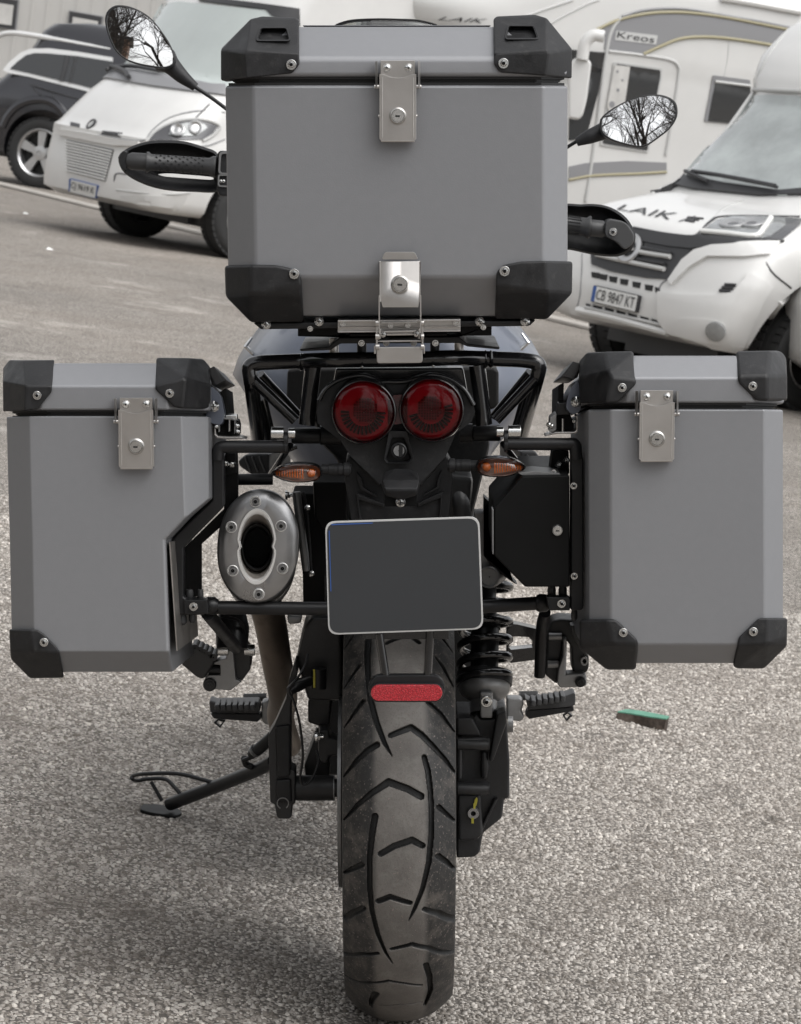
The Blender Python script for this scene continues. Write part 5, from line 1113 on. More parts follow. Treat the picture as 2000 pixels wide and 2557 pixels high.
# ---- shaft drive housing
v = -.06
m = MB(); m.prism(poly('dr', [(232, 560), (400, 560), (440, 520), (470, 575), (610, 575), (620, 492), (735, 495), (748, 760), (765, 1000), (760, 1360), (712, 1370), (690, 1560), (500, 1712), (470, 1900), (420, 1948), (238, 1960)], v+.05), .12); dh = build('final_drive', m, 'cast_black', mo, bevel=.008, seg=3)
parts = [([(235, 565), (395, 565), (465, 690), (490, 760), (240, 745)], v+.02, .04, 'drive_cover'), ([(240, 760), (300, 770), (300, 1180), (240, 1200)], v+.02, .04, 'drive_rib'), ([(480, 900), (540, 905), (565, 1060), (545, 1180), (480, 1180)], v+.035, .03, 'drive_rib'),
         ([(250, 1330), (480, 1330), (500, 1720), (440, 1780), (260, 1790)], v+.025, .04, 'drive_cover'), ([(640, 530), (730, 500), (735, 620), (600, 1000), (560, 1000)], v+.025, .04, 'drive_rib'), ([(610, 1380), (650, 1370), (520, 1640), (450, 1780), (440, 1740)], v+.035, .02, 'drive_rib')]
for pts, vv, d_, nm in parts: m = MB(); m.prism(poly('dr', pts, vv), d_); build(nm, m, 'cast_black', mo, parent=dh, bevel=.004, seg=2)
for y0, y1 in ((755, 890), (1195, 1330)):
    a = DR(250, (y0+y1)/2, v+.015); b = DR(565, (y0+y1)/2, v+.015); kk = mpx('dr', v); r_ = (y1-y0)/2*kk
    m = MB(); m.lathe(a, (b-a), [(.001, 0), (r_*.95, 0), (r_, (b-a).length*.9), (r_*.9, (b-a).length*.92), (r_*.9, (b-a).length), (.001, (b-a).length)], 28); build('drive_boss', m, 'cast_black', mo, parent=dh, sharp=50)
m = MB(); a = DR(712, 1260, v+.09); m.tube([a, DR(762, 1260, v+.09)], 112*mpx('dr', v), 28); build('axle_cap', m, 'cast_grey', mo, parent=dh, bevel=.002)
m = MB(); p = DR(404, 1508, v+.022); kk = mpx('dr', v); m.lathe(p, (0, -1, 0), [(60*kk, -.01), (60*kk, .003), (56*kk, .0045), (26*kk, .0045)], 30, 0); m.lathe(p, (0, -1, 0), [(26*kk, .0045), (24*kk, -.001), (.001, -.001)], 6, 1); m.box(p + Vector((.0015, -.0048, .011)), .0030, .0006, .008, 2); m.box(p + Vector((-.001, -.0048, -.010)), .0035, .0006, .008, 2)
build('filler_bolt', m, ['muffler', 'hole', 'yellow'], mo, parent=dh)
m = MB(); m.prism(smooth_closed(poly('dr', [(435, 1355), (447, 1380), (432, 1438), (415, 1438), (416, 1390)], v+.022), 20), .002); build('paint_mark', m, 'yellow', mo, parent=dh)
m = MB(); m.tube([DR(745, 630, .3), DR(798, 630, .3)], 80*mpx('dr', .3), 20); build('peg_post', m, 'cast_grey', mo)
# ---- handlebar, grips, guards, mirrors
v = 1.0
bar = MB(); bar.tube([at('l2', 770, 1105, v+.0), Vector((-.10, v+.04, at('l2', 770, 1105, v).z+.02)), Vector((.10, v+.04, at('tr', 40, 1370, v).z+.03)), at('tr', 60, 1370, v)], .012, 14, fil=.05); hb_ = build('handlebar', bar, 'satin', mo)
def bowl(outl, slit, c, vf, dep, mt='rubber'):
    n = 64; O = smooth_closed(poly(c, outl, vf), n); I = smooth_closed(poly(c, slit, vf), n)
    # match starting angles
    co, ci = sum(O, Vector())/n, sum(I, Vector())/n
    ang = lambda p, q: math.atan2((p-q).z, (p-q).x)
    def rot(P, q):
        i = min(range(n), key=lambda i: abs(ang(P[i], q))); return P[i:] + P[:i]
    O, I = rot(O, co), rot(I, ci)
    R_ = []
    for t, d_ in ((0, 0), (.04, -.004), (.12, .02), (.35, dep*.8), (.7, dep), (1, dep)): R_.append([o.lerp(i, t) + Vector((0, d_, 0)) for o, i in zip(O, I)])
    m = MB(); m.loft(R_, cap=False); o = build('hand_guard', m, mt, mo, sharp=50, recalc=True)
    so = o.modifiers.new('thickness', 'SOLIDIFY'); so.thickness = .004; so.offset = 0
    return o
hg1 = bowl([(100, 1050), (135, 1010), (200, 975), (300, 948), (420, 942), (540, 950), (660, 985), (755, 1030), (765, 1150), (755, 1268), (600, 1272), (450, 1265), (320, 1240), (200, 1190), (125, 1130)], [(350, 1165), (420, 1158), (560, 1168), (708, 1182), (705, 1200), (540, 1190), (390, 1180), (375, 1192), (352, 1188)], 'l2', v+.045, .035, 'plastic')
hg2 = bowl([(0, 1250), (120, 1245), (205, 1243), (300, 1262), (390, 1320), (440, 1400), (447, 1450), (425, 1510), (370, 1542), (310, 1550), (200, 1538), (60, 1508), (0, 1500), (-40, 1370)], [(60, 1365), (100, 1362), (140, 1366), (140, 1380), (100, 1384), (60, 1380)], 'tr', v+.035, .035, 'plastic')
def grip(c, a, b, r, wa, wb, wr, guard_):
    A, B = at(c, *a, v), at(c, *b, v); kk = mpx(c, v, 1.1); D = (B-A); L = D.length; d_ = D.normalized()
    m = MB(); m.lathe(A, D, [(r*kk*1.22, 0), (r*kk*1.25, .003), (r*kk*.98, .008), (r*kk, L*.5), (r*kk, L-.012), (r*kk*1.25, L-.006), (r*kk*1.25, L), (.001, L)], 32); gp = build('grip', m, 'rubber', mo, parent=hb_, sharp=60)
    m = MB(); u = Vector((0, -1, 0)); w_ = d_.cross(u).normalized()
    for i in range(13):
        for j in range(-4, 5):
            if (i+j) % 2: continue
            a_ = j*.36; p = A + d_*(.018 + (L-.04)*i/12) + (u*math.cos(a_) + w_*math.sin(a_))*r*kk*1.01
            m.box(p, .0038, .003, .0012, rot=Matrix.Rotation(.7, 3, 'Y'))
    build('grip_dimple', m, 'hole', mo, parent=gp, kind='stuff')
    W1, W2 = at(c, *wa, v), at(c, *wb, v); m = MB(); d2 = (W2-W1); l2 = d2.length
    m.lathe(W1, d2, [(.001, 0), (wr*kk*.7, 0), (wr*kk, l2*.25), (wr*kk, l2), (.001, l2)], 28); build('bar_end', m, 'rubber', mo, parent=hb_, sharp=35)
grip('l2', (282, 1080), (745, 1112), 56, (150, 1072), (285, 1080), 58, hg1)
grip('tr', (178, 1378), (-40, 1350), 56, (278, 1392), (180, 1380), 52, hg2)
m = MB(); m.prism(poly('l2', [(755, 1010), (775, 1005), (850, 1010), (850, 1310), (765, 1310), (750, 1265)], v-.012), .05); swb = build('switch_block', m, 'plastic', mo, parent=hb_, bevel=.005)
m = MB(); m.ring(rpoly(poly('l2', [(768, 1012), (850, 1012), (850, 1160), (760, 1160)], v-.018), .006), rpoly(poly('l2', [(780, 1025), (850, 1025), (850, 1152), (772, 1152)], v-.018), .005), .008); m.ring(rpoly(poly('l2', [(758, 1162), (850, 1162), (850, 1250), (758, 1244)], v-.018), .004), rpoly(poly('l2', [(768, 1172), (850, 1172), (850, 1238), (766, 1236)], v-.018), .003), .008); build('switch_trim', m, 'cast_grey', mo, parent=hb_, bevel=.001)
for x in (778, 797): place('rivet', RIVET, at('l2', x, 1207, v-.0135), mo, hb_, .003)
m = MB(); m.prism(rpoly(poly('l2', [(97, 1060), (120, 1005), (150, 1010), (145, 1060), (150, 1130), (115, 1130)], v-.008), .004), .05); build('guard_end', m, 'plastic', mo, parent=hg1, bevel=.004)
m = MB(); m.prism(rpoly(poly('tr', [(272, 1345), (300, 1328), (395, 1345), (448, 1420), (445, 1470), (390, 1520), (345, 1470), (265, 1430)], v-.022), .008), .06); ge = build('guard_end', m, 'guard_grey', mo, parent=hg2, bevel=.006)
place('bolt', BOLT, at('tr', 318, 1405, v-.024), mo, hg2, 24*mpx('tr', v))
def mirror(c, outl, toward, stem, boot, vm):
    n = 56; cx, cy = sum(a for a, _ in outl)/len(outl), sum(b for _, b in outl)/len(outl); C0 = at(c, cx, cy, vm)
    d = (C0 - CAM).normalized(); nrm = (Vector(toward).normalized() - d).normalized()            # plane that sends the view backwards
    def on_plane(x, y):
        X, Y = px(c, x, y); r_ = ray(X, Y); return CAM + r_*((C0-CAM).dot(nrm)/r_.dot(nrm))
    O = smooth_closed([on_plane(x, y) for x, y in outl], n); ce = sum(O, Vector())/n
    sh = lambda f, dy: [ce + (p-ce)*f - nrm*dy for p in O]
    m = MB(); m.loft([sh(.93, 0), sh(.955, -.004), sh(1.0, -.003), sh(1.0, .008), sh(.92, .028), sh(.6, .042), sh(.2, .046)], cap=False); m.add(sh(.2, .046), [tuple(range(n))]); hz = build('mirror', m, 'plastic', mo, sharp=60)
    m = MB(); R0 = .95; rings_ = []
    for f in (.945, .8, .6, .4, .2, .05): rings_.append([(lambda q: q + nrm*(R0 - math.sqrt(R0*R0) + (math.sqrt(max(0, R0*R0-(q-ce).length_squared)) - R0) + .003))(ce + (p-ce)*f) for p in O])
    m.loft(rings_, cap=False); m.add(rings_[-1], [tuple(range(n))]); build('mirror_glass', m, 'mirror', mo, parent=hz, sharp=180, recalc=False)
    m = MB(); kk = mpx(c, vm, 1.2); m.tube(smooth_open([at(c, x, y, vm+dv) for x, y, dv, _ in boot], 5), [q for q in np.interp(np.linspace(0, len(boot)-1, (len(boot)-1)*5+1), range(len(boot)), [r_*kk for *_, r_ in boot])], 24); build('mirror_boot', m, 'plastic', mo, parent=hz, sharp=50)
    m = MB(); m.tube([at(c, x, y, vm+dv) for x, y, dv in stem], 13*kk if c == 'l2' else 11*kk, 14, fil=.04); build('stem', m, 'satin', mo, parent=hz)
    return hz
VM = .98
mirror('l2', [(6, 130), (22, 75), (75, 38), (160, 42), (250, 78), (320, 130), (385, 210), (435, 285), (468, 360), (480, 415), (455, 446), (400, 458), (320, 448), (235, 432), (150, 402), (80, 345), (40, 270), (14, 190)], (.02, -1, .16),
       [(590, 570, .02), (700, 640, .03), (900, 790, .04)], [(405, 400, .035, 88), (450, 440, .025, 62), (520, 510, .02, 48), (610, 582, .02, 28)], VM)
mirror('tr', [(236, 745), (250, 708), (310, 660), (400, 612), (495, 580), (580, 573), (650, 588), (694, 620), (708, 668), (700, 722), (660, 782), (598, 832), (525, 882), (470, 893), (400, 880), (300, 848), (246, 808)], (.10, -1, .24),
       [(100, 855, .02), (50, 885, .03), (-60, 960, .04)], [(300, 775, .035, 62), (245, 800, .025, 52), (170, 830, .02, 44), (95, 862, .02, 26)], VM)
# windscreen
A = [at('T', x, y, 1.18) for x, y in ((560, 128), (590, 112), (650, 97), (760, 92), (860, 94), (940, 97), (1000, 108), (1040, 120))]
m = MB(); top = smooth_open(A, 5); low = [Vector((p.x*1.35, p.y+.10+.8*p.x*p.x, p.z-.38)) for p in top]; top = [Vector((p.x, p.y+.8*p.x*p.x, p.z)) for p in top]
m.loft([top, low], cap=False, closed=False); ws = build('windshield', m, 'windshield', mo, sharp=180); so = ws.modifiers.new('thickness', 'SOLIDIFY'); so.thickness = .004
m = MB(); m.tube(top, .0028, 8); build('screen_edge', m, 'panel_black', mo, parent=ws)
m = MB(); m.hull([(-.14, 1.2, .86), (.14, 1.2, .86), (-.19, 1.32, 1.08), (.19, 1.32, 1.08), (-.1, 1.5, .92), (.1, 1.5, .92), (-.16, 1.1, 1.02), (.16, 1.1, 1.02)]); build('front_fairing', m, 'tank', mo, bevel=.02)
# ------------------------------------------------------------------ vehicles and buildings behind the bike
def Rz(a): return Matrix.Rotation(a, 3, 'Z')
RIGHT, UP, FWD = ROT @ Vector((1, 0, 0)), ROT @ Vector((0, sp, cp)), ROT @ Vector((0, cp, -sp))
def wray(X, Y): return (FWD + RIGHT*((X-1000)/F) + UP*((1278.5-Y)/F)).normalized()
class Veh(Frame):
    def __init__(s, name, label, cat, x, y, yaw, k=1., group=None):
        s.k = k; super().__init__(name, label, cat, (x, y, 0), Rz(yaw), group); s.inv = s.mw.inverted()
    def shell(s, name, levels, mt, yback, nq=44, parent=None, cuts=(), bev=0., sharp=45):
        rings = []                      # level: (z, yfront, half width, corner depth, squareness)
        A = [np.array(l) for l in levels]; fine = []
        for i in range(len(A)-1):
            a, b = A[i], A[i+1]; n_ = max(1, int((b[0]-a[0])/.07 + .5))
            ta = (A[i+1]-A[i-1])/(A[i+1][0]-A[i-1][0]) if i else (b-a)/(b[0]-a[0]); tb = (A[i+2]-A[i])/(A[i+2][0]-A[i][0]) if i+2 < len(A) else (b-a)/(b[0]-a[0]); h_ = b[0]-a[0]
            for q in range(n_):
                t = q/n_; lin = a*(1-t)+b*t; her = a*(2*t**3-3*t*t+1) + ta*h_*(t**3-2*t*t+t) + b*(3*t*t-2*t**3) + tb*h_*(t**3-t*t); fine.append(lin*.6 + her*.4)
        fine.append(A[-1])
        for z, yf, hw_, cd, e in fine:
            R = []
            for q in range(nq+1):
                t = -math.pi/2 + math.pi*q/nq; sx, cx = math.sin(t), math.cos(t)
                x = hw_*math.copysign(abs(sx)**e, sx); y = yf + cd*(1 - abs(cx)**e); R.append(Vector((x, y, z))*s.k)
            yb = yback(z) if callable(yback) else yback
            R += [Vector((hw_, yb-.15, z))*s.k, Vector((hw_*.92, yb, z))*s.k, Vector((-hw_*.92, yb, z))*s.k, Vector((-hw_, yb-.15, z))*s.k]
            rings.append(R)
        m = MB(); m.loft(rings); o = build(name, m, mt, s, sharp=sharp, parent=parent)
        if cuts:
            cs = []
            for y, z, r, x0, x1 in cuts: cs.append(MB().lathe(Vector((x0, y, z))*s.k, (1, 0, 0), [(.001, 0), (r*s.k, 0), (r*s.k, (x1-x0)*s.k), (.001, (x1-x0)*s.k)], 40))
            cut(o, cs); o.data.polygons.foreach_set('use_smooth', [True]*len(o.data.polygons)); o.data.set_sharp_from_angle(angle=math.radians(sharp))
        tb = bmesh.new(); tb.from_mesh(o.data); bmesh.ops.triangulate(tb, faces=tb.faces); tb.to_mesh(o.data); tb.free(); o.data.set_sharp_from_angle(angle=math.radians(sharp))
        s.bvh = BVHTree.FromPolygons([v.co.copy() for v in o.data.vertices], [tuple(p.vertices) for p in o.data.polygons]); s.body = o
        return o
    plane = None
    def hit(s, X, Y):
        if s.plane:
            o = s.inv @ CAMW; d = (s.inv.to_3x3() @ wray(X, Y)).normalized(); p, n = s.plane; return o + d*((p-o).dot(n)/d.dot(n)), n
        o = s.inv @ CAMW; d = (s.inv.to_3x3() @ wray(X, Y)).normalized(); h, n, i, t = s.bvh.ray_cast(o, d)
        if h is None:                    # just past the outline: nearest surface point along the ray
            best = None
            for q in range(200):
                p = o + d*(8 + q*.2); r_ = s.bvh.find_nearest(p)
                if r_[0] is not None and (best is None or r_[3] < best[3]): best = r_
            h, n = best[0], best[1]
        if n.dot(d) > 0: n = -n
        return h, n
    def flat(s, c, pts):                 # from here on measure on the plane through these points
        s.plane = None; H = [s.hit(*px(c, x, y)) for x, y in pts]; n = (H[1][0]-H[0][0]).cross(H[3][0]-H[0][0]).normalized(); n = n if n.dot(H[0][1]) > 0 else -n
        s.plane = (sum((h for h, _ in H), Vector())/len(H) + n*.004, n)
    def patch(s, name, c, pts, mt, out=.008, thick=.02, parent=None, rnd_=0, hole=None, div=.06, label=None, curve=False, kind=None):
        P = [Vector((*px(c, x, y), 0)) for x, y in pts]
        if curve: P = smooth_closed(P, 48)
        elif rnd_: P = rpoly(P, rnd_, 4)
        bm = bmesh.new(); vs = [bm.verts.new(p) for p in P]; f = bm.faces.new(vs)
        if hole:
            H = [Vector((*px(c, x, y), 0)) for x, y in hole]; H = smooth_closed(H, 48) if curve else (rpoly(H, rnd_*.8, 4) if rnd_ else H)
            bm.faces.remove(f); hv = [bm.verts.new(p) for p in H]; n = len(vs)
            for i in range(n): bm.faces.new((vs[i], vs[(i+1) % n], hv[(i+1) % n], hv[i]))
        bmesh.ops.triangulate(bm, faces=bm.faces)
        for _ in range(5):
            es = [e for e in bm.edges if e.calc_length() > div*260]
            if not es: break
            bmesh.ops.subdivide_edges(bm, edges=es, cuts=1); bmesh.ops.triangulate(bm, faces=bm.faces)
        bm.verts.index_update(); V, Fc = [], [tuple(v.index for v in q.verts) for q in bm.faces]; bd = [(e.verts[0].index, e.verts[1].index) for e in bm.edges if len(e.link_faces) == 1]
        ins = []
        for v in bm.verts:
            h, n = s.hit(v.co.x, v.co.y); V.append(h + n*out); ins.append(h - n*thick)
        bm.free(); m = MB(); N = len(V); m.add(V + ins, Fc + [(a, b, b+N, a+N) for a, b in bd])
        return build(name, m, mt, s, parent=parent, sharp=30, label=label, kind=kind)
    def line(s, name, c, pts, r, mt, parent=None, out=0., closed=False):
        m = MB(); P = []
        for x, y in pts: h, n = s.hit(*px(c, x, y)); P.append(h + n*out)
        if len(P) > 2: P = smooth_open(P, 4)
        m.tube(P, r, 8); return build(name, m, mt, s, parent=parent)
    def text(s, name, body, c, quad, mt, parent=None, out=.012, size=1., shear=0., ext=1.):
        cu = bpy.data.curves.new('t', 'FONT'); cu.body = body; cu.size = 1; cu.shear = shear; cu.resolution_u = 3; to = bpy.data.objects.new('t', cu); COL.objects.link(to)
        bpy.context.view_layer.update(); me = bpy.data.meshes.new_from_object(to.evaluated_get(bpy.context.evaluated_depsgraph_get())); bpy.data.objects.remove(to)
        xs = [v.co.x for v in me.vertices]; ys = [v.co.y for v in me.vertices]; x0, x1, y0, y1 = min(xs), max(xs), min(ys), max(ys)
        q = [Vector(px(c, *p)) for p in quad]            # tl, tr, br, bl
        V = []
        for v in me.vertices:
            a, b = (v.co.x-x0)/(x1-x0), (v.co.y-y0)/(y1-y0); p = (q[0]*(1-a) + q[1]*a)*b + (q[3]*(1-a) + q[2]*a)*(1-b); h, n = s.hit(p.x, p.y); V.append(h + n*out)
        m = MB(); m.add(V, [tuple(p.vertices) for p in me.polygons]); return build(name, m, mt, s, parent=parent, recalc=False)
    def wheel(s, x, y, r, wdt, spokes=0, rimr=.62, side=1):
        c = Vector((x, y, r))*s.k; k = s.k; sd_ = side
        m = MB(); m.lathe(c, (sd_, 0, 0), [(r*rimr*k, -wdt/2*k), (r*.80*k, -wdt*.52*k), (r*.95*k, -wdt*.46*k), (r*k, -wdt*.30*k), (r*k, wdt*.30*k), (r*.95*k, wdt*.46*k), (r*.80*k, wdt*.52*k), (r*rimr*k, wdt*.46*k)], 48)
        for q in range(40):
            t = 2*math.pi*q/40
            for xx in (-.32, .32): m.box(c + Vector((xx*wdt*k, math.cos(t)*r*.992*k, math.sin(t)*r*.992*k)), wdt*.28*k, .045*k, .02*k, rot=Matrix.Rotation(t+math.pi/2, 3, 'X'))
        w_ = build('wheel', m, 'tyre_side', s, sharp=50)
        m = MB(); m.lathe(c, (sd_, 0, 0), [(r*rimr*k, -wdt*.4*k), (r*rimr*1.02*k, wdt*.44*k), (r*rimr*.97*k, wdt*.47*k), (r*rimr*.90*k, wdt*.40*k), (r*rimr*.88*k, wdt*.05*k), (.001, wdt*.05*k)], 48, mis=[0, 0, 0, 0, 1])
        if spokes:
            for q in range(spokes):
                t = 2*math.pi*(q+.25)/spokes; u = Vector((0, math.cos(t), math.sin(t))); b = Vector((0, -math.sin(t), math.cos(t))); R1 = r*rimr*.93*k
                base = c + Vector((sd_*wdt*.36*k, 0, 0)); m.prism([base + b*.030*k + u*.03*k, base - b*.030*k + u*.03*k, base - b*.055*k + u*R1, base + b*.055*k + u*R1], Vector((-sd_*.05*k, 0, 0)))
            m.lathe(c + Vector((sd_*wdt*.36*k, 0, 0)), (sd_, 0, 0), [(.08*k, -.05*k), (.08*k, .01*k), (.03*k, .015*k), (.03*k, .005*k), (.001, .005*k)], 20)
        build('rim', m, ['alloy', 'hole'], s, parent=w_, sharp=40)
        return w_

# --- right motorhome built on a white van
v4 = Veh('motorhome', 'white van based motorhome with black bonnet lettering and plate CB 9847 KT, right', 'motorhome', 1.220, 13.05, -.9099, .868)
lv = [(.33, .16, .80, .30, .5), (.37, .03, .88, .30, .5), (.48, .0, .93, .30, .46), (.62, .0, .98, .34, .52), (.76, .03, 1.01, .36, .55), (.90, .07, 1.01, .40, .6), (1.02, .12, 1.0, .44, .62), (1.08, .20, .98, .46, .64), (1.16, .42, .96, .46, .66), (1.24, .72, .94, .42, .66), (1.28, .92, .93, .36, .66),
      (1.60, 1.22, .90, .34, .6), (1.98, 1.56, .86, .30, .6), (2.04, 1.58, .90, .34, .6), (2.14, 1.58, .96, .40, .6), (2.32, 1.66, 1.03, .46, .62), (2.55, 1.86, 1.06, .55, .66), (2.78, 2.25, 1.04, .65, .7), (2.9, 2.8, .95, .7, .75), (2.94, 3.4, .8, .6, .75)]
v4.shell('body', lv, 'white_paint', lambda z: 6.9 if z > .3 else 6.7, cuts=((.84, .38, .50, .62, 1.4), (.84, .38, .50, -1.4, -.62), (5.0, .36, .42, .62, 1.4), (5.0, .36, .42, -1.4, -.62)), sharp=50)
for x, y in ((.86, .86), (-.86, .95), (.88, 5.0), (-.88, 5.0)): v4.wheel(x, y, .345, .225, 0, .6, 1 if x > 0 else -1)
m = MB(); m.box(Vector((0, 3.2, .30))*v4.k, 1.5*v4.k, 5.2*v4.k, .18*v4.k); m.box(Vector((0, .95, .30))*v4.k, .9*v4.k, .9*v4.k, .26*v4.k); build('underbody', m, 'darktrim', v4)
def pat(V, n, c, pts, mt, **k): return V.patch(n, c, pts, mt, **k)
pat(v4, 'windscreen', 'tr', [(1120, 585), (1300, 578), (1480, 585), (1480, 1180), (1330, 1190), (1000, 1150), (760, 1085), (640, 1060), (670, 960), (860, 780)], 'screen', out=.012)
pat(v4, 'cowl_panel', 'tr', [(525, 1068), (670, 950), (720, 1000), (760, 1070), (1000, 1120), (1330, 1165), (1480, 1150), (1480, 1185), (1200, 1190), (800, 1150), (560, 1095)], 'darktrim', out=.02)
pat(v4, 'quarter_glass', 'tr', [(600, 1040), (650, 960), (700, 990), (720, 1050), (640, 1062)], 'dark_glass', out=.026)
wp = v4.line('wiper', 'tr', [(670, 945), (780, 1070), (910, 1130)], .012, 'ink', out=.045); v4.line('wiper', 'tr', [(820, 1075), (1010, 1105), (1320, 1165)], .013, 'ink', out=.05); v4.line('wiper', 'tr', [(1010, 1100), (1180, 1130), (1330, 1170)], .010, 'ink', out=.045)
v4.line('screen_seam', 'tr', [(1130, 555), (900, 730), (640, 950), (525, 1062)], .012, 'lightgrey', out=.004)
v4.line('roof_seam', 'tr', [(1150, 535), (1230, 390), (1330, 240), (1456, 130)], .010, 'lightgrey', out=.002)
v4.line('roof_seam', 'tr', [(1130, 545), (1300, 548), (1480, 556)], .016, 'lightgrey', out=.004)
bl = v4.text('bonnet_lettering', 'LAIK', 'van', [(455, 84), (862, 148), (828, 198), (440, 122)], 'ink', out=.006, shear=.3)
v4.text('bonnet_lettering', 'A', 'van', [(905, 158), (990, 170), (960, 212), (862, 205)], 'ink', out=.006, shear=.4)
for k in range(3): pat(v4, 'lettering_bar', 'van', [(930-8*k, 172+11*k), (1040-30*k, 182+11*k), (1035-30*k, 188+11*k), (925-8*k, 178+11*k)], 'ink', out=.007, thick=.004)
gr = pat(v4, 'grille', 'van', [(545, 250), (700, 290), (960, 335), (960, 400), (870, 540), (800, 600), (640, 590), (400, 545), (275, 500), (270, 430), (330, 300), (440, 240)], 'ink', out=.012)
pat(v4, 'upper_trim', 'van', [(550, 262), (760, 290), (960, 310), (1400, 330), (1590, 345), (1450, 350), (1100, 362), (960, 395), (800, 378), (600, 340), (540, 330)], 'darktrim', out=.02)
for a, b in (((600, 385), (830, 430)), ((600, 418), (825, 455)), ((320, 440), (785, 540)), ((600, 470), (790, 502))):
    mt = 'lightgrey' if a in ((600, 418), (320, 440)) else 'ink'
    v4.line('grille_bar', 'van', [a, ((a[0]+b[0])/2, (a[1]+b[1])/2+2), b], .014 if mt == 'lightgrey' else .010, mt, out=.024)
h, n = v4.hit(*px('van', 552, 400)); m = MB(); m.lathe(h + n*.03, n, [(.088, -.01), (.092, .006), (.082, .012), (.060, .008), (.058, .0), (.05, .002)], 40, sx=1.0); m.box(h + n*.032, .10, .02, .016); build('emblem', m, 'alloy', v4)
pat(v4, 'headlight', 'van', [(1030, 295), (1060, 255), (1130, 205), (1230, 180), (1400, 178), (1600, 190), (1600, 240), (1500, 310), (1400, 340), (1300, 322)], 'lamp', out=.014)
hd = pat(v4, 'headlight_bezel', 'van', [(985, 305), (1080, 230), (1150, 192), (1280, 172), (1500, 172), (1720, 190), (1700, 230), (1560, 345), (1400, 350), (1020, 310)], 'lamp_dark', out=.008)
for p in (((1030, 290), (1200, 305), (1390, 322), (1450, 270), (1500, 200)),): v4.line('lamp_strip', 'van', p, .016, 'white', out=.022)
for x, y in ((1240, 235), (1370, 230)):
    h, n = v4.hit(*px('van', x, y)); m = MB(); m.lathe(h + n*.012, n, [(.075, 0), (.078, .012), (.07, .016), (.03, .004), (.001, .004)], 28, mis=[0, 0, 0, 1]); build('lamp_ring', m, ['alloy', 'lamp_dark'], v4)
v4.flat('van', [(300, 640), (612, 712), (590, 830), (280, 755)])
pl = pat(v4, 'number_plate', 'van', [(300, 640), (612, 712), (590, 830), (280, 755)], 'ink', out=.02, rnd_=4)
pat(v4, 'plate_face', 'van', [(305, 646), (603, 715), (583, 822), (285, 750)], 'white', out=.024, thick=.002, parent=pl)
pat(v4, 'plate_band', 'van', [(303, 645), (325, 650), (306, 754), (284, 750)], 'blue', out=.026, thick=.002, parent=pl)
v4.text('plate_lettering', 'CB 9847 KT', 'van', [(334, 668), (594, 728), (578, 802), (316, 738)], 'ink', parent=pl, out=.029)
v4.plane = None
for a in (268, 322, 390, 465, 550, 635, 705): pat(v4, 'bumper_slot', 'van', [(a, 548+(a-268)*.235), (a+(58 if a != 705 else 25), 556+(a-268)*.235), (a+(50 if a != 705 else 20), 596+(a-268)*.235), (a+3, 586+(a-268)*.235)], 'hole', out=.004, thick=.03)
lg = pat(v4, 'lower_grille', 'van', [(230, 765), (400, 800), (760, 890), (765, 930), (740, 915), (420, 855), (235, 810)], 'hole', out=.004)
v4.line('lower_bar', 'van', [(235, 790), (450, 840), (760, 912)], .010, 'lightgrey', out=.012)
for k in range(6): v4.line('lower_bar', 'van', [(280+80*k, 770+19*k), (284+80*k, 832+19*k)], .009, 'lightgrey', out=.010)
v4.line('lower_lip', 'van', [(180, 808), (420, 860), (800, 962)], .022, 'white_paint', out=.01)
for k in range(3): v4.line('bumper_fin', 'van', [(1185-18*k, 637+20*k), (1262-18*k, 641+20*k)], .010, 'ink', out=.004)
pat(v4, 'bumper_corner', 'van', [(742, 690), (900, 712), (1120, 718), (1250, 692), (1320, 605), (1345, 560), (1430, 605), (1500, 645), (1425, 760), (1335, 950), (1290, 1080), (1100, 1045), (810, 962), (745, 880)], 'white_paint', out=.030, thick=.05)
pat(v4, 'bumper_shoulder', 'van', [(805, 610), (900, 472), (985, 405), (1100, 372), (1400, 354), (1560, 352), (1490, 430), (1330, 450), (1070, 448), (950, 520), (825, 640)], 'white_paint', out=.022, thick=.05)
fg = pat(v4, 'fog_recess', 'van', [(880, 890), (960, 870), (1150, 885), (1195, 930), (1190, 1010), (1130, 1025), (960, 995), (860, 960)], 'white_paint', out=.036, thick=.01, curve=True)
h, n = v4.hit(*px('van', 1135, 940)); m = MB(); m.lathe(h + n*.036, n, [(.058, 0), (.058, .012), (.04, .02), (.001, .022)], 28); build('fog_lamp', m, 'lamp', v4)
v4.line('bumper_seam', 'van', [(735, 650), (738, 760), (740, 860)], .005, 'darktrim'); v4.line('bumper_seam', 'van', [(1420, 370), (1500, 540), (1640, 660)], .006, 'darktrim')
v4.line('bonnet_seam', 'van', [(555, 246), (760, 285), (950, 305), (1010, 280), (1090, 200), (1200, 168), (1700, 172)], .010, 'ink', out=.0)
v4.line('arch_lip', 'van', [(1420, 1060), (1470, 920), (1560, 770), (1680, 670), (1740, 640)], .020, 'white_paint', out=.0)

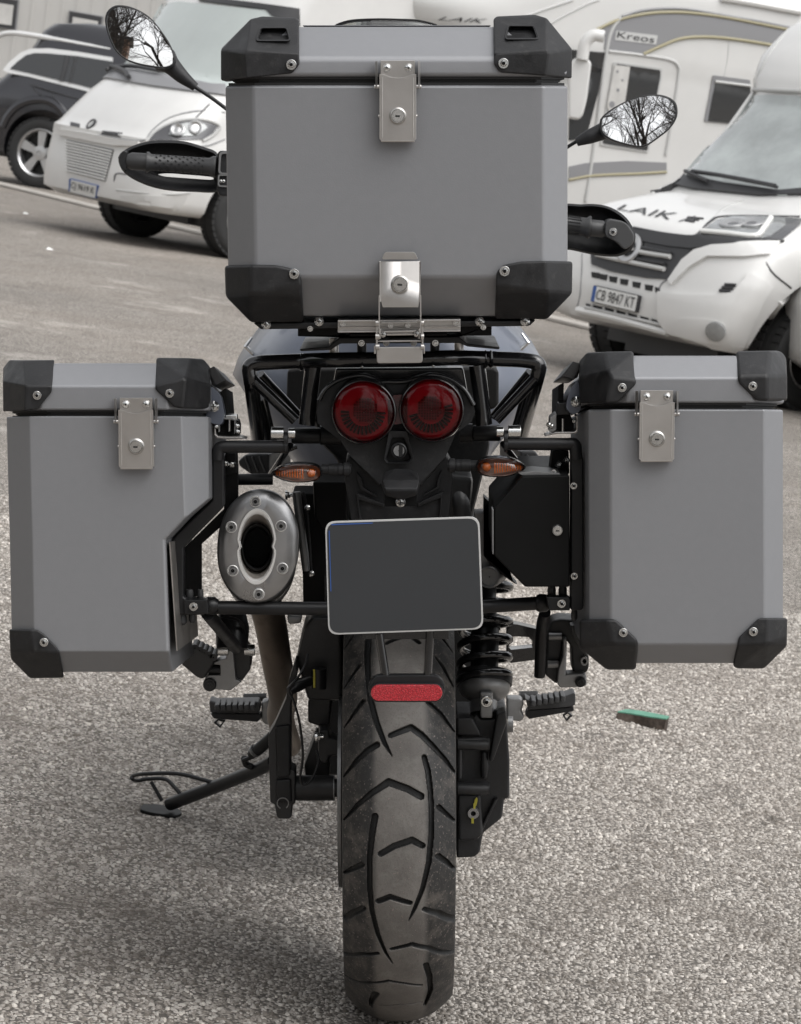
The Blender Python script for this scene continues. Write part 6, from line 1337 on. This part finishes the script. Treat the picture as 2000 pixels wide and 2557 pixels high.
# --- left motorhome
v2 = Veh('motorhome', 'white motorhome with large pale windscreen and slatted front grille, behind the left handlebar grip', 'motorhome', -2.66, 20.45, -.9680, .955)
lv = [(.31, .12, .95, .3, .5), (.36, .0, 1.02, .36, .55), (.55, -.02, 1.06, .42, .6), (.82, .0, 1.07, .46, .62), (.90, -.01, 1.07, .48, .64), (.94, .03, 1.06, .5, .66), (1.05, .10, 1.05, .55, .68), (1.25, .26, 1.04, .6, .7), (1.42, .46, 1.03, .6, .7), (1.46, .56, 1.03, .55, .7), (1.9, .80, 1.05, .5, .7), (2.45, 1.10, 1.08, .45, .7), (2.5, 1.10, 1.12, .45, .7), (2.7, 1.4, 1.12, .5, .7), (2.85, 2.2, 1.0, .5, .7)]
v2.shell('body', lv, 'white_paint', 6.6, cuts=((1.05, .36, .45, .66, 1.5), (1.05, .36, .45, -1.5, -.66)), sharp=50)
for x in (.90, -.90): v2.wheel(x, 1.05, .35, .225, 0, .6, 1 if x > 0 else -1)
m = MB(); m.box(Vector((0, 3.2, .32)), 1.5, 5.0, .2); m.box(Vector((0, .9, .30)), 1.2, .5, .16); build('underbody', m, 'darktrim', v2)
pat(v2, 'windscreen', 'l2', [(110, 330), (60, 420), (330, 460), (560, 560), (740, 600), (1300, 640), (1290, 120), (1100, 75), (500, 15), (330, 40), (240, 60)], 'blind', out=.012)
pat(v2, 'windscreen_frame', 'l2', [(640, -20), (1300, 60), (1300, 175), (1120, 112), (1080, 70), (640, 10)], 'darktrim', out=.02)
pat(v2, 'cowl_panel', 'l2', [(-10, 425), (50, 420), (200, 470), (560, 540), (720, 570), (810, 572), (820, 640), (560, 610), (330, 580), (130, 545), (-10, 520)], 'grey_stripe', out=.02)
v2.line('wiper', 'tl', [(720, 440), (800, 465), (900, 540), (935, 585)], .02, 'ink', out=.05); v2.line('wiper', 'tl', [(780, 455), (950, 510), (1150, 545)], .018, 'ink', out=.05)
pat(v2, 'nose_ledge', 'gr', [(90, 295), (400, 335), (800, 410), (1170, 480), (1500, 520), (1500, 600), (1050, 600), (600, 510), (130, 420), (75, 380)], 'white_paint', out=.030)
gl = pat(v2, 'grille', 'gr', [(190, 490), (600, 575), (1030, 668), (960, 950), (880, 1235), (530, 1140), (205, 1060), (195, 780)], 'darktrim', out=.004)
for k in range(11):
    t = (k+.5)/11; a = (192 + 14*t, 500 + 560*t); b = (1022 - 140*t, 680 + 545*t)
    v2.line('grille_slat', 'gr', [a, ((a[0]+b[0])/2, (a[1]+b[1])/2 - 3), b], .0078, 'white_paint', out=.014, parent=gl)
v2.flat('gr', [(268, 1172), (775, 1300), (745, 1530), (255, 1400)])
pl = pat(v2, 'number_plate', 'gr', [(268, 1172), (775, 1300), (745, 1530), (255, 1400)], 'blue', out=.02, rnd_=2)
pat(v2, 'plate_face', 'gr', [(310, 1190), (762, 1304), (733, 1516), (290, 1404)], 'white', out=.024, thick=.002, parent=pl)
v2.text('plate_lettering', 'CJ 9619 K', 'gr', [(330, 1225), (740, 1335), (715, 1475), (310, 1365)], 'ink', parent=pl, out=.03)
v2.plane = None
h, n = v2.hit(*px('gr', 637, 225)); m = MB(); m.lathe(h + n*.010, n, [(.052, -.01), (.052, .006), (.04, .010), (.034, .002), (.001, .002)], 36, mis=[0, 0, 0, 1]); build('emblem', m, ['darktrim', 'lightgrey'], v2)
pat(v2, 'badge_slot', 'gr', [(262, 180), (425, 215), (420, 275), (258, 245)], 'darktrim', out=.006); pat(v2, 'badge_slot', 'gr', [(830, 335), (1185, 375), (1150, 445), (805, 395)], 'darktrim', out=.006)
hd = pat(v2, 'headlight', 'tl', [(1060, 1000), (1110, 945), (1190, 895), (1300, 868), (1420, 862), (1500, 880), (1542, 900), (1510, 945), (1440, 990), (1250, 1000)], 'lamp_dark', out=.010)
pat(v2, 'lamp_glass', 'tl', [(1200, 965), (1230, 900), (1330, 880), (1450, 885), (1470, 910), (1400, 965), (1300, 975)], 'lamp', out=.018, parent=hd)
for x, y in ((1265, 935), (1385, 915)):
    h, n = v2.hit(*px('tl', x, y)); m = MB(); m.lathe(h + n*.018, n, [(.055, 0), (.058, .014), (.05, .018), (.03, .002), (.001, .006)], 26); build('lamp_ring', m, 'alloy', v2, parent=hd)
v2.line('headlight_trim', 'tl', [(1040, 1005), (1120, 930), (1250, 868), (1400, 850), (1510, 868), (1560, 905), (1500, 970), (1440, 1002)], .014, 'lightgrey', out=.004)
v2.line('bonnet_seam', 'tl', [(700, 960), (850, 985), (1020, 1000), (1080, 930), (1200, 840), (1400, 790), (1600, 800)], .007, 'grey_stripe'); v2.line('bonnet_seam', 'tl', [(1380, 850), (1440, 790), (1490, 740)], .006, 'darktrim')
v2.line('bumper_seam', 'tl', [(815, 1440), (812, 1280), (830, 1235), (900, 1240)], .006, 'darktrim')
pat(v2, 'bumper_recess_shade', 'tl', [(850, 1395), (1000, 1390), (1230, 1390), (1330, 1375), (1290, 1470), (1220, 1510), (1000, 1460)], 'cream', out=.006, curve=True)  # darker paint on a raised patch stands for the shade of a recess
v2.line('bumper_crease', 'tl', [(830, 1350), (1000, 1370), (1200, 1380), (1350, 1370)], .010, 'lightgrey')

# --- grey-striped motorhome behind the top case and the right mirror
yaw3 = math.radians(-68); d3 = wray(1511, 250); t3 = (21.2 - CAMW.y)/d3.y; c3 = CAMW + d3*t3
off3 = Rz(yaw3) @ Vector((1.15, 2.0, 0)); b3 = Vector((c3.x, c3.y, 0)) - Vector((off3.x, off3.y, 0))
v3 = Veh('motorhome', 'cream motorhome with grey and gold swoosh stripes and a side door, behind the right mirror', 'motorhome', b3.x, b3.y, yaw3, 1.)
lv = [(.35, .5, 1.0, .4, .5), (.6, .42, 1.10, .5, .55), (1.05, .5, 1.13, .6, .6), (1.3, 1.0, 1.13, .6, .6), (1.4, 1.2, 1.13, .6, .6), (1.95, 1.5, 1.14, .6, .6), (2.02, .6, 1.14, .9, .65), (2.12, .2, 1.15, 1.2, .7), (2.3, .08, 1.15, 1.3, .72), (2.5, .3, 1.15, 1.3, .72), (2.7, .9, 1.14, 1.3, .74), (2.82, 1.9, 1.10, 1.2, .76), (2.86, 2.6, 1.0, 1.0, .8)]
v3.shell('body', lv, 'cream', 8.2, sharp=50)
m = MB(); m.box(Vector((0, 4.2, .28)), 1.6, 6.5, .2); build('underbody', m, 'darktrim', v3)
for y in (1.9, 6.0): v3.wheel(1.0, y, .35, .22, 0, .6, 1)
pat(v3, 'cab_window', 'tr', [(60, 300), (268, 318), (225, 560), (150, 840), (48, 850)], 'dark_glass', out=.012)
v3.line('pillar', 'tr', [(365, 105), (310, 180), (275, 320), (215, 780), (150, 1220)], .016, 'lightgrey', out=.004)
pat(v3, 'stripe', 'tr', [(225, 178), (330, 130), (450, 98), (600, 80), (780, 82), (1000, 110), (1250, 158), (1440, 195), (1440, 305), (1200, 262), (1000, 232), (850, 225), (720, 240), (600, 290), (520, 328), (400, 318), (262, 300), (268, 222)], 'grey_stripe', out=.006, thick=.004)
v3.line('pinstripe', 'tr', [(215, 182), (330, 128), (450, 95), (600, 76), (780, 78), (1000, 106), (1250, 154), (1440, 192)], .014, 'gold', out=.006)
v3.line('pinstripe', 'tr', [(500, 328), (600, 282), (720, 236), (850, 224), (1000, 232), (1200, 260), (1440, 305)], .014, 'gold', out=.008)
pat(v3, 'name_panel', 'tr', [(335, 185), (585, 215), (575, 270), (325, 242)], 'lightgrey', out=.010, thick=.006, rnd_=2)
v3.text('name_lettering', 'Kreos', 'tr', [(345, 190), (568, 222), (560, 260), (336, 228)], 'ink', out=.014)
dr = v3.line('door_frame', 'tr', [(290, 310), (500, 335), (660, 362), (710, 400), (712, 460), (690, 620), (660, 800), (635, 940)], .014, 'lightgrey', out=.002)
wd = pat(v3, 'door_window', 'tr', [(318, 372), (612, 412), (612, 470), (575, 640), (530, 925), (400, 905), (235, 880), (275, 640)], 'lightgrey', out=.012, rnd_=6)
pat(v3, 'door_glass', 'tr', [(330, 385), (600, 424), (598, 470), (565, 640), (520, 912), (400, 893), (250, 868), (285, 640)], 'dark_glass', out=.018, parent=wd, rnd_=5)
cu_ = pat(v3, 'curtain', 'tr', [(322, 392), (414, 402), (392, 560), (370, 700), (290, 690), (275, 640)], 'curtain', out=.022, parent=wd)
for x, y, r_ in ((337, 433, 8), (367, 486, 7), (340, 545, 10), (304, 632, 18)): pat(v3, 'curtain_dot', 'tr', [(x+r_*math.cos(q*.785), y+r_*1.15*math.sin(q*.785)) for q in range(8)], 'grey_stripe', out=.024, thick=.002, parent=wd)
w3 = pat(v3, 'side_window', 'tr', [(920, 455), (1145, 485), (1145, 760), (868, 735), (895, 600)], 'grey_stripe', out=.012, rnd_=4)
pat(v3, 'window_glass', 'tr', [(935, 500), (1145, 525), (1145, 755), (890, 730), (912, 600)], 'dark_glass', out=.02, parent=w3)
v3.line('window_bar', 'tr', [(930, 492), (1140, 518)], .012, 'lightgrey', parent=w3, out=.02)
pat(v3, 'lower_stripe', 'tr', [(48, 1010), (150, 988), (400, 975), (640, 985), (640, 1040), (480, 1050), (200, 1062), (48, 1088)], 'grey_stripe', out=.006, thick=.004)
v3.line('pinstripe', 'tr', [(48, 1090), (200, 1064), (480, 1052), (640, 1042)], .012, 'gold', out=.006)
v3.line('body_seam', 'tr', [(1020, 235), (1012, 350), (990, 460)], .004, 'lightgrey'); v3.line('roof_seam', 'tr', [(370, 100), (520, 60), (750, 55), (1050, 105), (1200, 130), (1420, 175)], .012, 'grey_stripe', out=.004)
v3.line('roof_rail', 'kr', [(560, -20), (1000, 50), (1400, 125), (1708, 180)], .03, 'white_paint', out=.02)
v3.text('front_lettering', 'LAIK', 'lid', [(850, 88), (1105, 100), (1090, 125), (840, 106)], 'ink', out=.01, shear=.35)
v3.line('cap_crease', 'lid', [(1280, 100), (1380, 60), (1500, 20), (1560, 0)], .012, 'lightgrey'); v3.line('cap_crease', 'lid', [(1400, 150), (1500, 90), (1640, 20), (1700, 0)], .010, 'lightgrey')
def bus_mirror(V, c, arm, box, t, rad=.05):
    P = []
    for x, y in arm: d = wray(*px(c, x, y)); P.append(V.inv @ (CAMW + d*t))
    m = MB(); m.tube(smooth_open(P, 6), rad, 16); mm = build('mirror_arm', m, 'white_paint', V)
    B = [V.inv @ (CAMW + wray(*px(c, x, y))*t) for x, y in box]; bk = V.inv.to_3x3() @ Vector((0, .16, 0)); m = MB(); m.prism(B, bk); build('mirror_box', m, 'white_paint', V, parent=mm, bevel=.03, seg=3)
tm = (v3.mw @ Vector((1.3, 1.4, 1.7)) - CAMW).length
bus_mirror(v3, 'tr', [(262, 222), (200, 215), (150, 260), (130, 360)], [(85, 350), (165, 355), (188, 380), (160, 600), (135, 700), (110, 728), (45, 715), (48, 400)], tm - .35)

# another motorhome's mirror and cab between the left one and the top case
v5 = Veh('motorhome', 'motorhome mostly hidden behind the top case, its white mirror arm above the case left corner', 'motorhome', -.4, 25.5, -1.05, 1.)
v5.shell('body', lv, 'white_paint', 7.0, sharp=50)
for y in (1.4, 5.4): v5.wheel(1.0, y, .35, .22, 0, .6, 1)

tm = (v5.mw @ Vector((1.0, .6, 2.0)) - CAMW).length
bus_mirror(v5, 'P', [(800, 4), (770, -2), (748, 12), (736, 40), (734, 62)], [(722, 55), (748, 52), (752, 120), (730, 125)], tm - .3, .04)
pat(v5, 'windscreen_frame', 'P', [(560, -10), (735, 22), (738, 45), (560, 20)], 'darktrim', out=.02)
pat(v5, 'side_glass', 'P', [(760, 28), (802, 36), (800, 60), (756, 58)], 'dark_glass', out=.02)

v4.line('bonnet_crease', 'van', [(1000, 300), (1080, 200), (1180, 110), (1300, 60), (1500, 30)], .006, 'lightgrey', out=-.002)
v4.line('bumper_seam', 'van', [(205, 420), (200, 560), (190, 700), (170, 790)], .005, 'grey_stripe'); v4.line('bumper_seam', 'van', [(800, 965), (770, 930), (735, 880), (735, 660), (800, 590), (900, 470), (980, 400), (1100, 370)], .005, 'grey_stripe')
v2.line('door_seam', 'tl', [(1600, 990), (1440, 1040), (1200, 1010)], .005, 'grey_stripe')
# --- dark grey car at the left edge, seen from its rear quarter
yaw1 = math.radians(-110); wr = Rz(yaw1) @ Vector((.98, 1.05, 0))
v1 = Veh('parked_car', 'dark grey estate car with silver roof rail and five-spoke wheel, left edge', 'car', -4.096 - wr.x, 29.33 - wr.y, yaw1, 1.)
lv = [(.28, .30, .88, .35, .5), (.34, .12, .95, .4, .5), (.55, .04, .98, .45, .55), (.80, .05, .99, .5, .6), (.98, .12, .985, .5, .6), (1.08, .2, .955, .5, .6), (1.34, .45, .90, .5, .6), (1.58, .58, .84, .45, .62), (1.72, .64, .80, .4, .65), (1.82, .74, .74, .35, .7), (1.88, 1.1, .62, .3, .7)]
def yb1(z): return 5.0 - (.05 if z < .9 else (z-.9)*2.6)
v1.shell('body', lv, 'suv', yb1, cuts=((1.05, .40, .46, .6, 1.4), (3.95, .40, .46, .6, 1.4)), sharp=50)
for y in (1.05, 3.95): v1.wheel(.88, y, .385, .27, 5, .70, 1)
v1.plane = (Vector((.955, 0, 1.1)), Vector((1, 0, .21)).normalized())
pat(v1, 'window_trim', 'tl', [(22, 500), (60, 450), (150, 375), (220, 348), (350, 345), (560, 370), (800, 410), (800, 700), (580, 640), (400, 595), (200, 545), (60, 520)], 'trim_bright', out=.010)
wg = pat(v1, 'side_window', 'tl', [(75, 492), (130, 440), (190, 395), (250, 380), (350, 383), (560, 402), (800, 440), (800, 670), (580, 610), (400, 568), (200, 520)], 'dark_glass', out=.018)
v1.line('window_post', 'tl', [(485, 400), (465, 490), (440, 580)], .03, 'darktrim', parent=wg, out=.01); v1.line('window_post', 'tl', [(545, 405), (525, 500), (500, 592)], .02, 'darktrim', parent=wg, out=.01)
v1.plane = (Vector((.80, 0, 0)), Vector((1, 0, 0)))
rr = v1.line('roof_rail', 'tl', [(-20, 262), (40, 238), (150, 240), (400, 280), (600, 318), (790, 352)], .030, 'trim_bright', out=.0)
v1.plane = None
v1.line('body_crease', 'tl', [(0, 560), (240, 612), (500, 690), (700, 735)], .008, 'darktrim', out=.004)
v1.line('door_seam', 'tl', [(240, 600), (245, 640), (320, 690)], .006, 'ink'); v1.line('door_seam', 'tl', [(375, 650), (385, 700), (470, 800)], .006, 'ink')
v1.line('arch_flare', 'tl', [(20, 900), (60, 820), (130, 750), (220, 715), (320, 712), (400, 745), (470, 820)], .05, 'suv', out=-.005)
pat(v1, 'tail_lamp', 'tl', [(-10, 290), (30, 292), (50, 310), (40, 330), (-10, 368)], 'red_plain', out=.006)
m = MB(); m.box((0, 2.5, .30), 1.5, 3.6, .16); build('underbody', m, 'darktrim', v1)

# --- white van corner at the right edge
v6 = Veh('van', 'white van just entering the frame at the right edge', 'van', 3.05, 13.2, -1.15, 1.)
lv6 = [(.22, .16, .86, .30, .5), (.30, .03, .95, .30, .5), (.62, .0, 1.0, .34, .52), (.9, .07, 1.01, .40, .6), (1.08, .20, .98, .46, .64), (1.28, .92, .93, .36, .66), (1.98, 1.56, .86, .30, .6), (2.4, 2.2, .86, .3, .6)]
d_ = wray(2035, 760); t_ = (13.0 - CAMW.y)/d_.y; c_ = CAMW + d_*t_; o_ = Rz(-1.15) @ Vector((-.93, .30, 0)); v6.o.location = (c_.x - o_.x, c_.y - o_.y, 0); v6.mw = Matrix.Translation(v6.o.location) @ Rz(-1.15).to_4x4(); v6.inv = v6.mw.inverted()
v6.shell('body', lv6, 'white_paint', 5.2, cuts=((1.0, .36, .43, .6, 1.4), (1.0, .36, .43, -1.4, -.6)), sharp=50)
for x in (.88, -.88): v6.wheel(x, 1.0, .345, .225, 0, .6, 1 if x > 0 else -1)

# --- long pale hall with ribbed cladding
bd = Veh('hall', 'long pale hall with ribbed metal cladding and small curtained windows, far background', 'building', -12, 47, math.radians(-6), 1.)
m = MB(); m.box((18, 6, 4), 60, 12, 8); wl = build('wall', m, 'wall', bd)
bd.bvh = BVHTree.FromPolygons([v.co.copy() for v in wl.data.vertices], [tuple(p.vertices) for p in wl.data.polygons])
m = MB()
for k in range(240): m.box((-11.5 + k*.25, -.004, 4), .04, .012, 7.98)
build('cladding_rib', m, 'wall', bd, parent=wl, kind='stuff')
for q in ([(495, 75), (738, 118), (705, 305), (480, 270)], [(-120, -40), (140, 0), (118, 215), (-140, 180)]):
    wf = pat(bd, 'window', 'tl', q, 'grey_stripe', out=.05, thick=.02)
    cx, cy = sum(a for a, _ in q)/4, sum(b for _, b in q)/4
    f = lambda s: [(cx + (a-cx)*s, cy + (b-cy)*s) for a, b in q]
    pat(bd, 'pane', 'tl', f(.94), 'darktrim', out=.06, thick=.02, parent=wf); pat(bd, 'curtain', 'tl', [(a, b + (16 if i < 2 else 0)) for i, (a, b) in enumerate(f(.74))], 'curtain', out=.07, thick=.01, parent=wf)
wf = pat(bd, 'window', 'mid', [(-330, -780), (-60, -740), (-70, -640), (-340, -680)], 'grey_stripe', out=.05)
m = MB(); m.box((18, 6, 8.1), 60.6, 12.6, .2); build('roof', m, 'lightgrey', bd)

# --- behind the photographer: bare trees and a brick house, seen in the mirrors
def bare_tree(x, y, h, seed, label):
    R = random.Random(seed); fr = Veh('bare_tree', label, 'tree', x, y, 0, 1., group=None)
    tr, br, tw = MB(), MB(), MB()
    def grow(p, d, L, r, lv):
        n = 3; pts = [p]; q = p.copy(); dd = d.copy()
        for i in range(n):
            dd = (dd + Vector((R.uniform(-1, 1), R.uniform(-1, 1), R.uniform(-.4, .9)))*(.16 if lv else .05)).normalized(); q = q + dd*L/n; pts.append(q.copy())
        rs = [r*(1 - .35*i/n) for i in range(n+1)]
        (tr if lv == 0 else br if lv < 3 else tw).tube(pts, rs, 8 if lv == 0 else 5 if lv < 3 else 3, cap=False)
        if lv >= 6 or r < .006: return
        for i in range(1, n+1):
            for _ in range(R.choice((1, 2)) if lv else 2):
                a = R.uniform(0, 6.283); s = R.uniform(.45, .9); u = dd.orthogonal().normalized(); b = dd.cross(u); nd = (dd + (u*math.cos(a) + b*math.sin(a))*s).normalized()
                grow(pts[i], nd, L*R.uniform(.55, .8), rs[i]*R.uniform(.5, .68), lv+1)
    grow(Vector((0, 0, 0)), Vector((0, 0, 1)), h*.36, h*.022, 0)
    build('trunk', tr, 'bark', fr, recalc=False); build('branches', br, 'bark', fr, recalc=False); build('twigs', tw, 'bark', fr, recalc=False, kind='stuff')
bare_tree(-5.2, -17, 12, 3, 'tall bare tree behind the camera, reflected in the left mirror')
bare_tree(-2.2, -21, 13, 8, 'bare tree behind the camera, further away, reflected in the mirrors')
bare_tree(-7.5, -24, 13, 21, 'bare tree far behind the camera beside the brick house')
bare_tree(-3.8, -13, 10, 33, 'slender bare tree nearest behind the camera on the left')
bare_tree(4.5, -14, 11, 12, 'bare tree behind the camera, reflected in the right mirror')
bare_tree(1.8, -16, 12, 17, 'bare tree with low limbs straight behind the camera')
bare_tree(7.0, -19, 13, 29, 'bare tree behind the camera, rightmost of the row')
hs_ = Veh('house', 'brick house with a flat roof behind the camera, seen only in the left mirror', 'building', -9, -34, 0, 1.)
m = MB(); m.box((0, 0, 3), 14, 8, 6); build('wall', m, 'brick', hs_); m = MB(); m.box((0, 0, 6.15), 15, 9, .3); build('roof', m, 'darktrim', hs_)
for k in range(5):
    m = MB(); m.box((-5 + 2.5*k, 4.0, 3.9), 1.1, .1, 1.4); wn_ = build('window', m, 'lightgrey', hs_); m = MB(); m.box((-5 + 2.5*k, 4.06, 3.9), .9, .05, 1.2); build('pane', m, 'dark_glass', hs_, parent=wn_)

# --- painted wood scrap and small litter on the asphalt
G = lambda c, x, y: ROT @ on_ground(c, x, y)
a, b = G('P', 1537, 1795), G('P', 1655, 1826); L_ = (b-a); ln = L_.length; u = L_.normalized(); n_ = Vector((-u.y, u.x, 0)); R = random.Random(4)
top_f, top_b, bot_f, bot_b = [], [], [], []; N = 16
for i in range(N+1):
    t = i/N; wv = math.sin(t*7)*.003
    f0 = a + u*(ln*t); hgt = .014 + .012*t; dep = .040*(1 - .35*abs(t-.45)) * (1 if .04 < t < .97 else .6)
    top_f.append(f0 + Vector((0, 0, hgt)) + n_*(.004 + wv)); top_b.append(f0 + Vector((0, 0, hgt+.002)) + n_*(dep + .02*(1-t))); bot_f.append(f0 + n_*R.uniform(-.003, .006) + Vector((0, 0, .0))); bot_b.append(f0 + n_*dep)
ws_ = Veh('wood_scrap', 'broken strip of wood with worn green paint lying on the asphalt', 'wood scrap', a.x, a.y, 0)
sub = lambda P: [p - Vector((a.x, a.y, 0)) for p in P]
m = MB(); tf, tb_, bf, bb = sub(top_f), sub(top_b), sub(bot_f), sub(bot_b)
m.loft([[p, q, r_, s_] for p, q, r_, s_ in zip(tf, tb_, bb, bf)]); build('core', m, 'rotten', ws_, sharp=30)
m = MB(); m.loft([[p + Vector((0, 0, .003)), q + Vector((0, 0, .003)), q + Vector((0, 0, .0003)), p + Vector((0, 0, .0003))] for p, q in zip(tf, tb_)]); build('painted_face', m, 'green', ws_, sharp=30)
for (x, y, lab) in ((180, 1520, 'small white paper scrap on the asphalt below the striped grille'), (350, 1775, 'small white paper scrap on the asphalt, nearer the motorcycle')):
    p = G('tl', x, y); pf = Veh('paper_scrap', lab, 'litter', p.x, p.y, .4); m = MB(); m.hull([(-.028, -.02, 0), (.03, -.01, 0), (.02, .03, 0), (-.02, .02, 0), (-.01, 0, .018), (.015, .008, .012)]); build('paper', m, 'white', pf)

a, b = G('tl', -260, 1262), G('tl', 760, 1512); u = (b-a).normalized(); n_ = Vector((-u.y, u.x, 0)); m = MB(); m.prism([a, b, b + n_*.25, a + n_*.25], Vector((0, 0, .05)))
m = MB(); a -= u*6; b += u*14; m.prism([a, b, b + n_*.22, a + n_*.22], Vector((0, 0, .03)))
kb = build('kerb', m, 'concrete', None, kind='structure', bevel=.01)

# dark foliage added out of view to darken left-hand reflections in the luggage
hd_ = Veh('added_hedge', 'unseen dark evergreen row, added for the luggage sides to reflect', 'added_hedge', -9.5, -2, 0); R = np.random.RandomState(3)
N = 9000; yy = R.rand(N)*22 - 12; zz = R.rand(N)**.8*3.0*(1 + .08*np.sin(yy*2.1)); xx = (R.rand(N)-.5)*1.6*(1.1 - zz/8) ; V = []; Fc = []
for i in range(N):
    c = Vector((xx[i], yy[i], zz[i])); a, b = Vector(R.randn(3)).normalized()*.13, Vector(R.randn(3)).normalized()*.10; V += [c-a, c+b, c+a, c-b]; Fc.append((4*i, 4*i+1, 4*i+2, 4*i+3))
m = MB(); m.add(V, Fc); M['leaf'] = mat('dark_evergreen', (.035, .05, .028), .7, var=.3, vscale=3); build('foliage', m, 'leaf', hd_, recalc=False, kind='stuff')
m = MB(); m.box((0, -1, 1.3), .9, 22, 2.6); build('inner_growth', m, 'leaf', hd_)
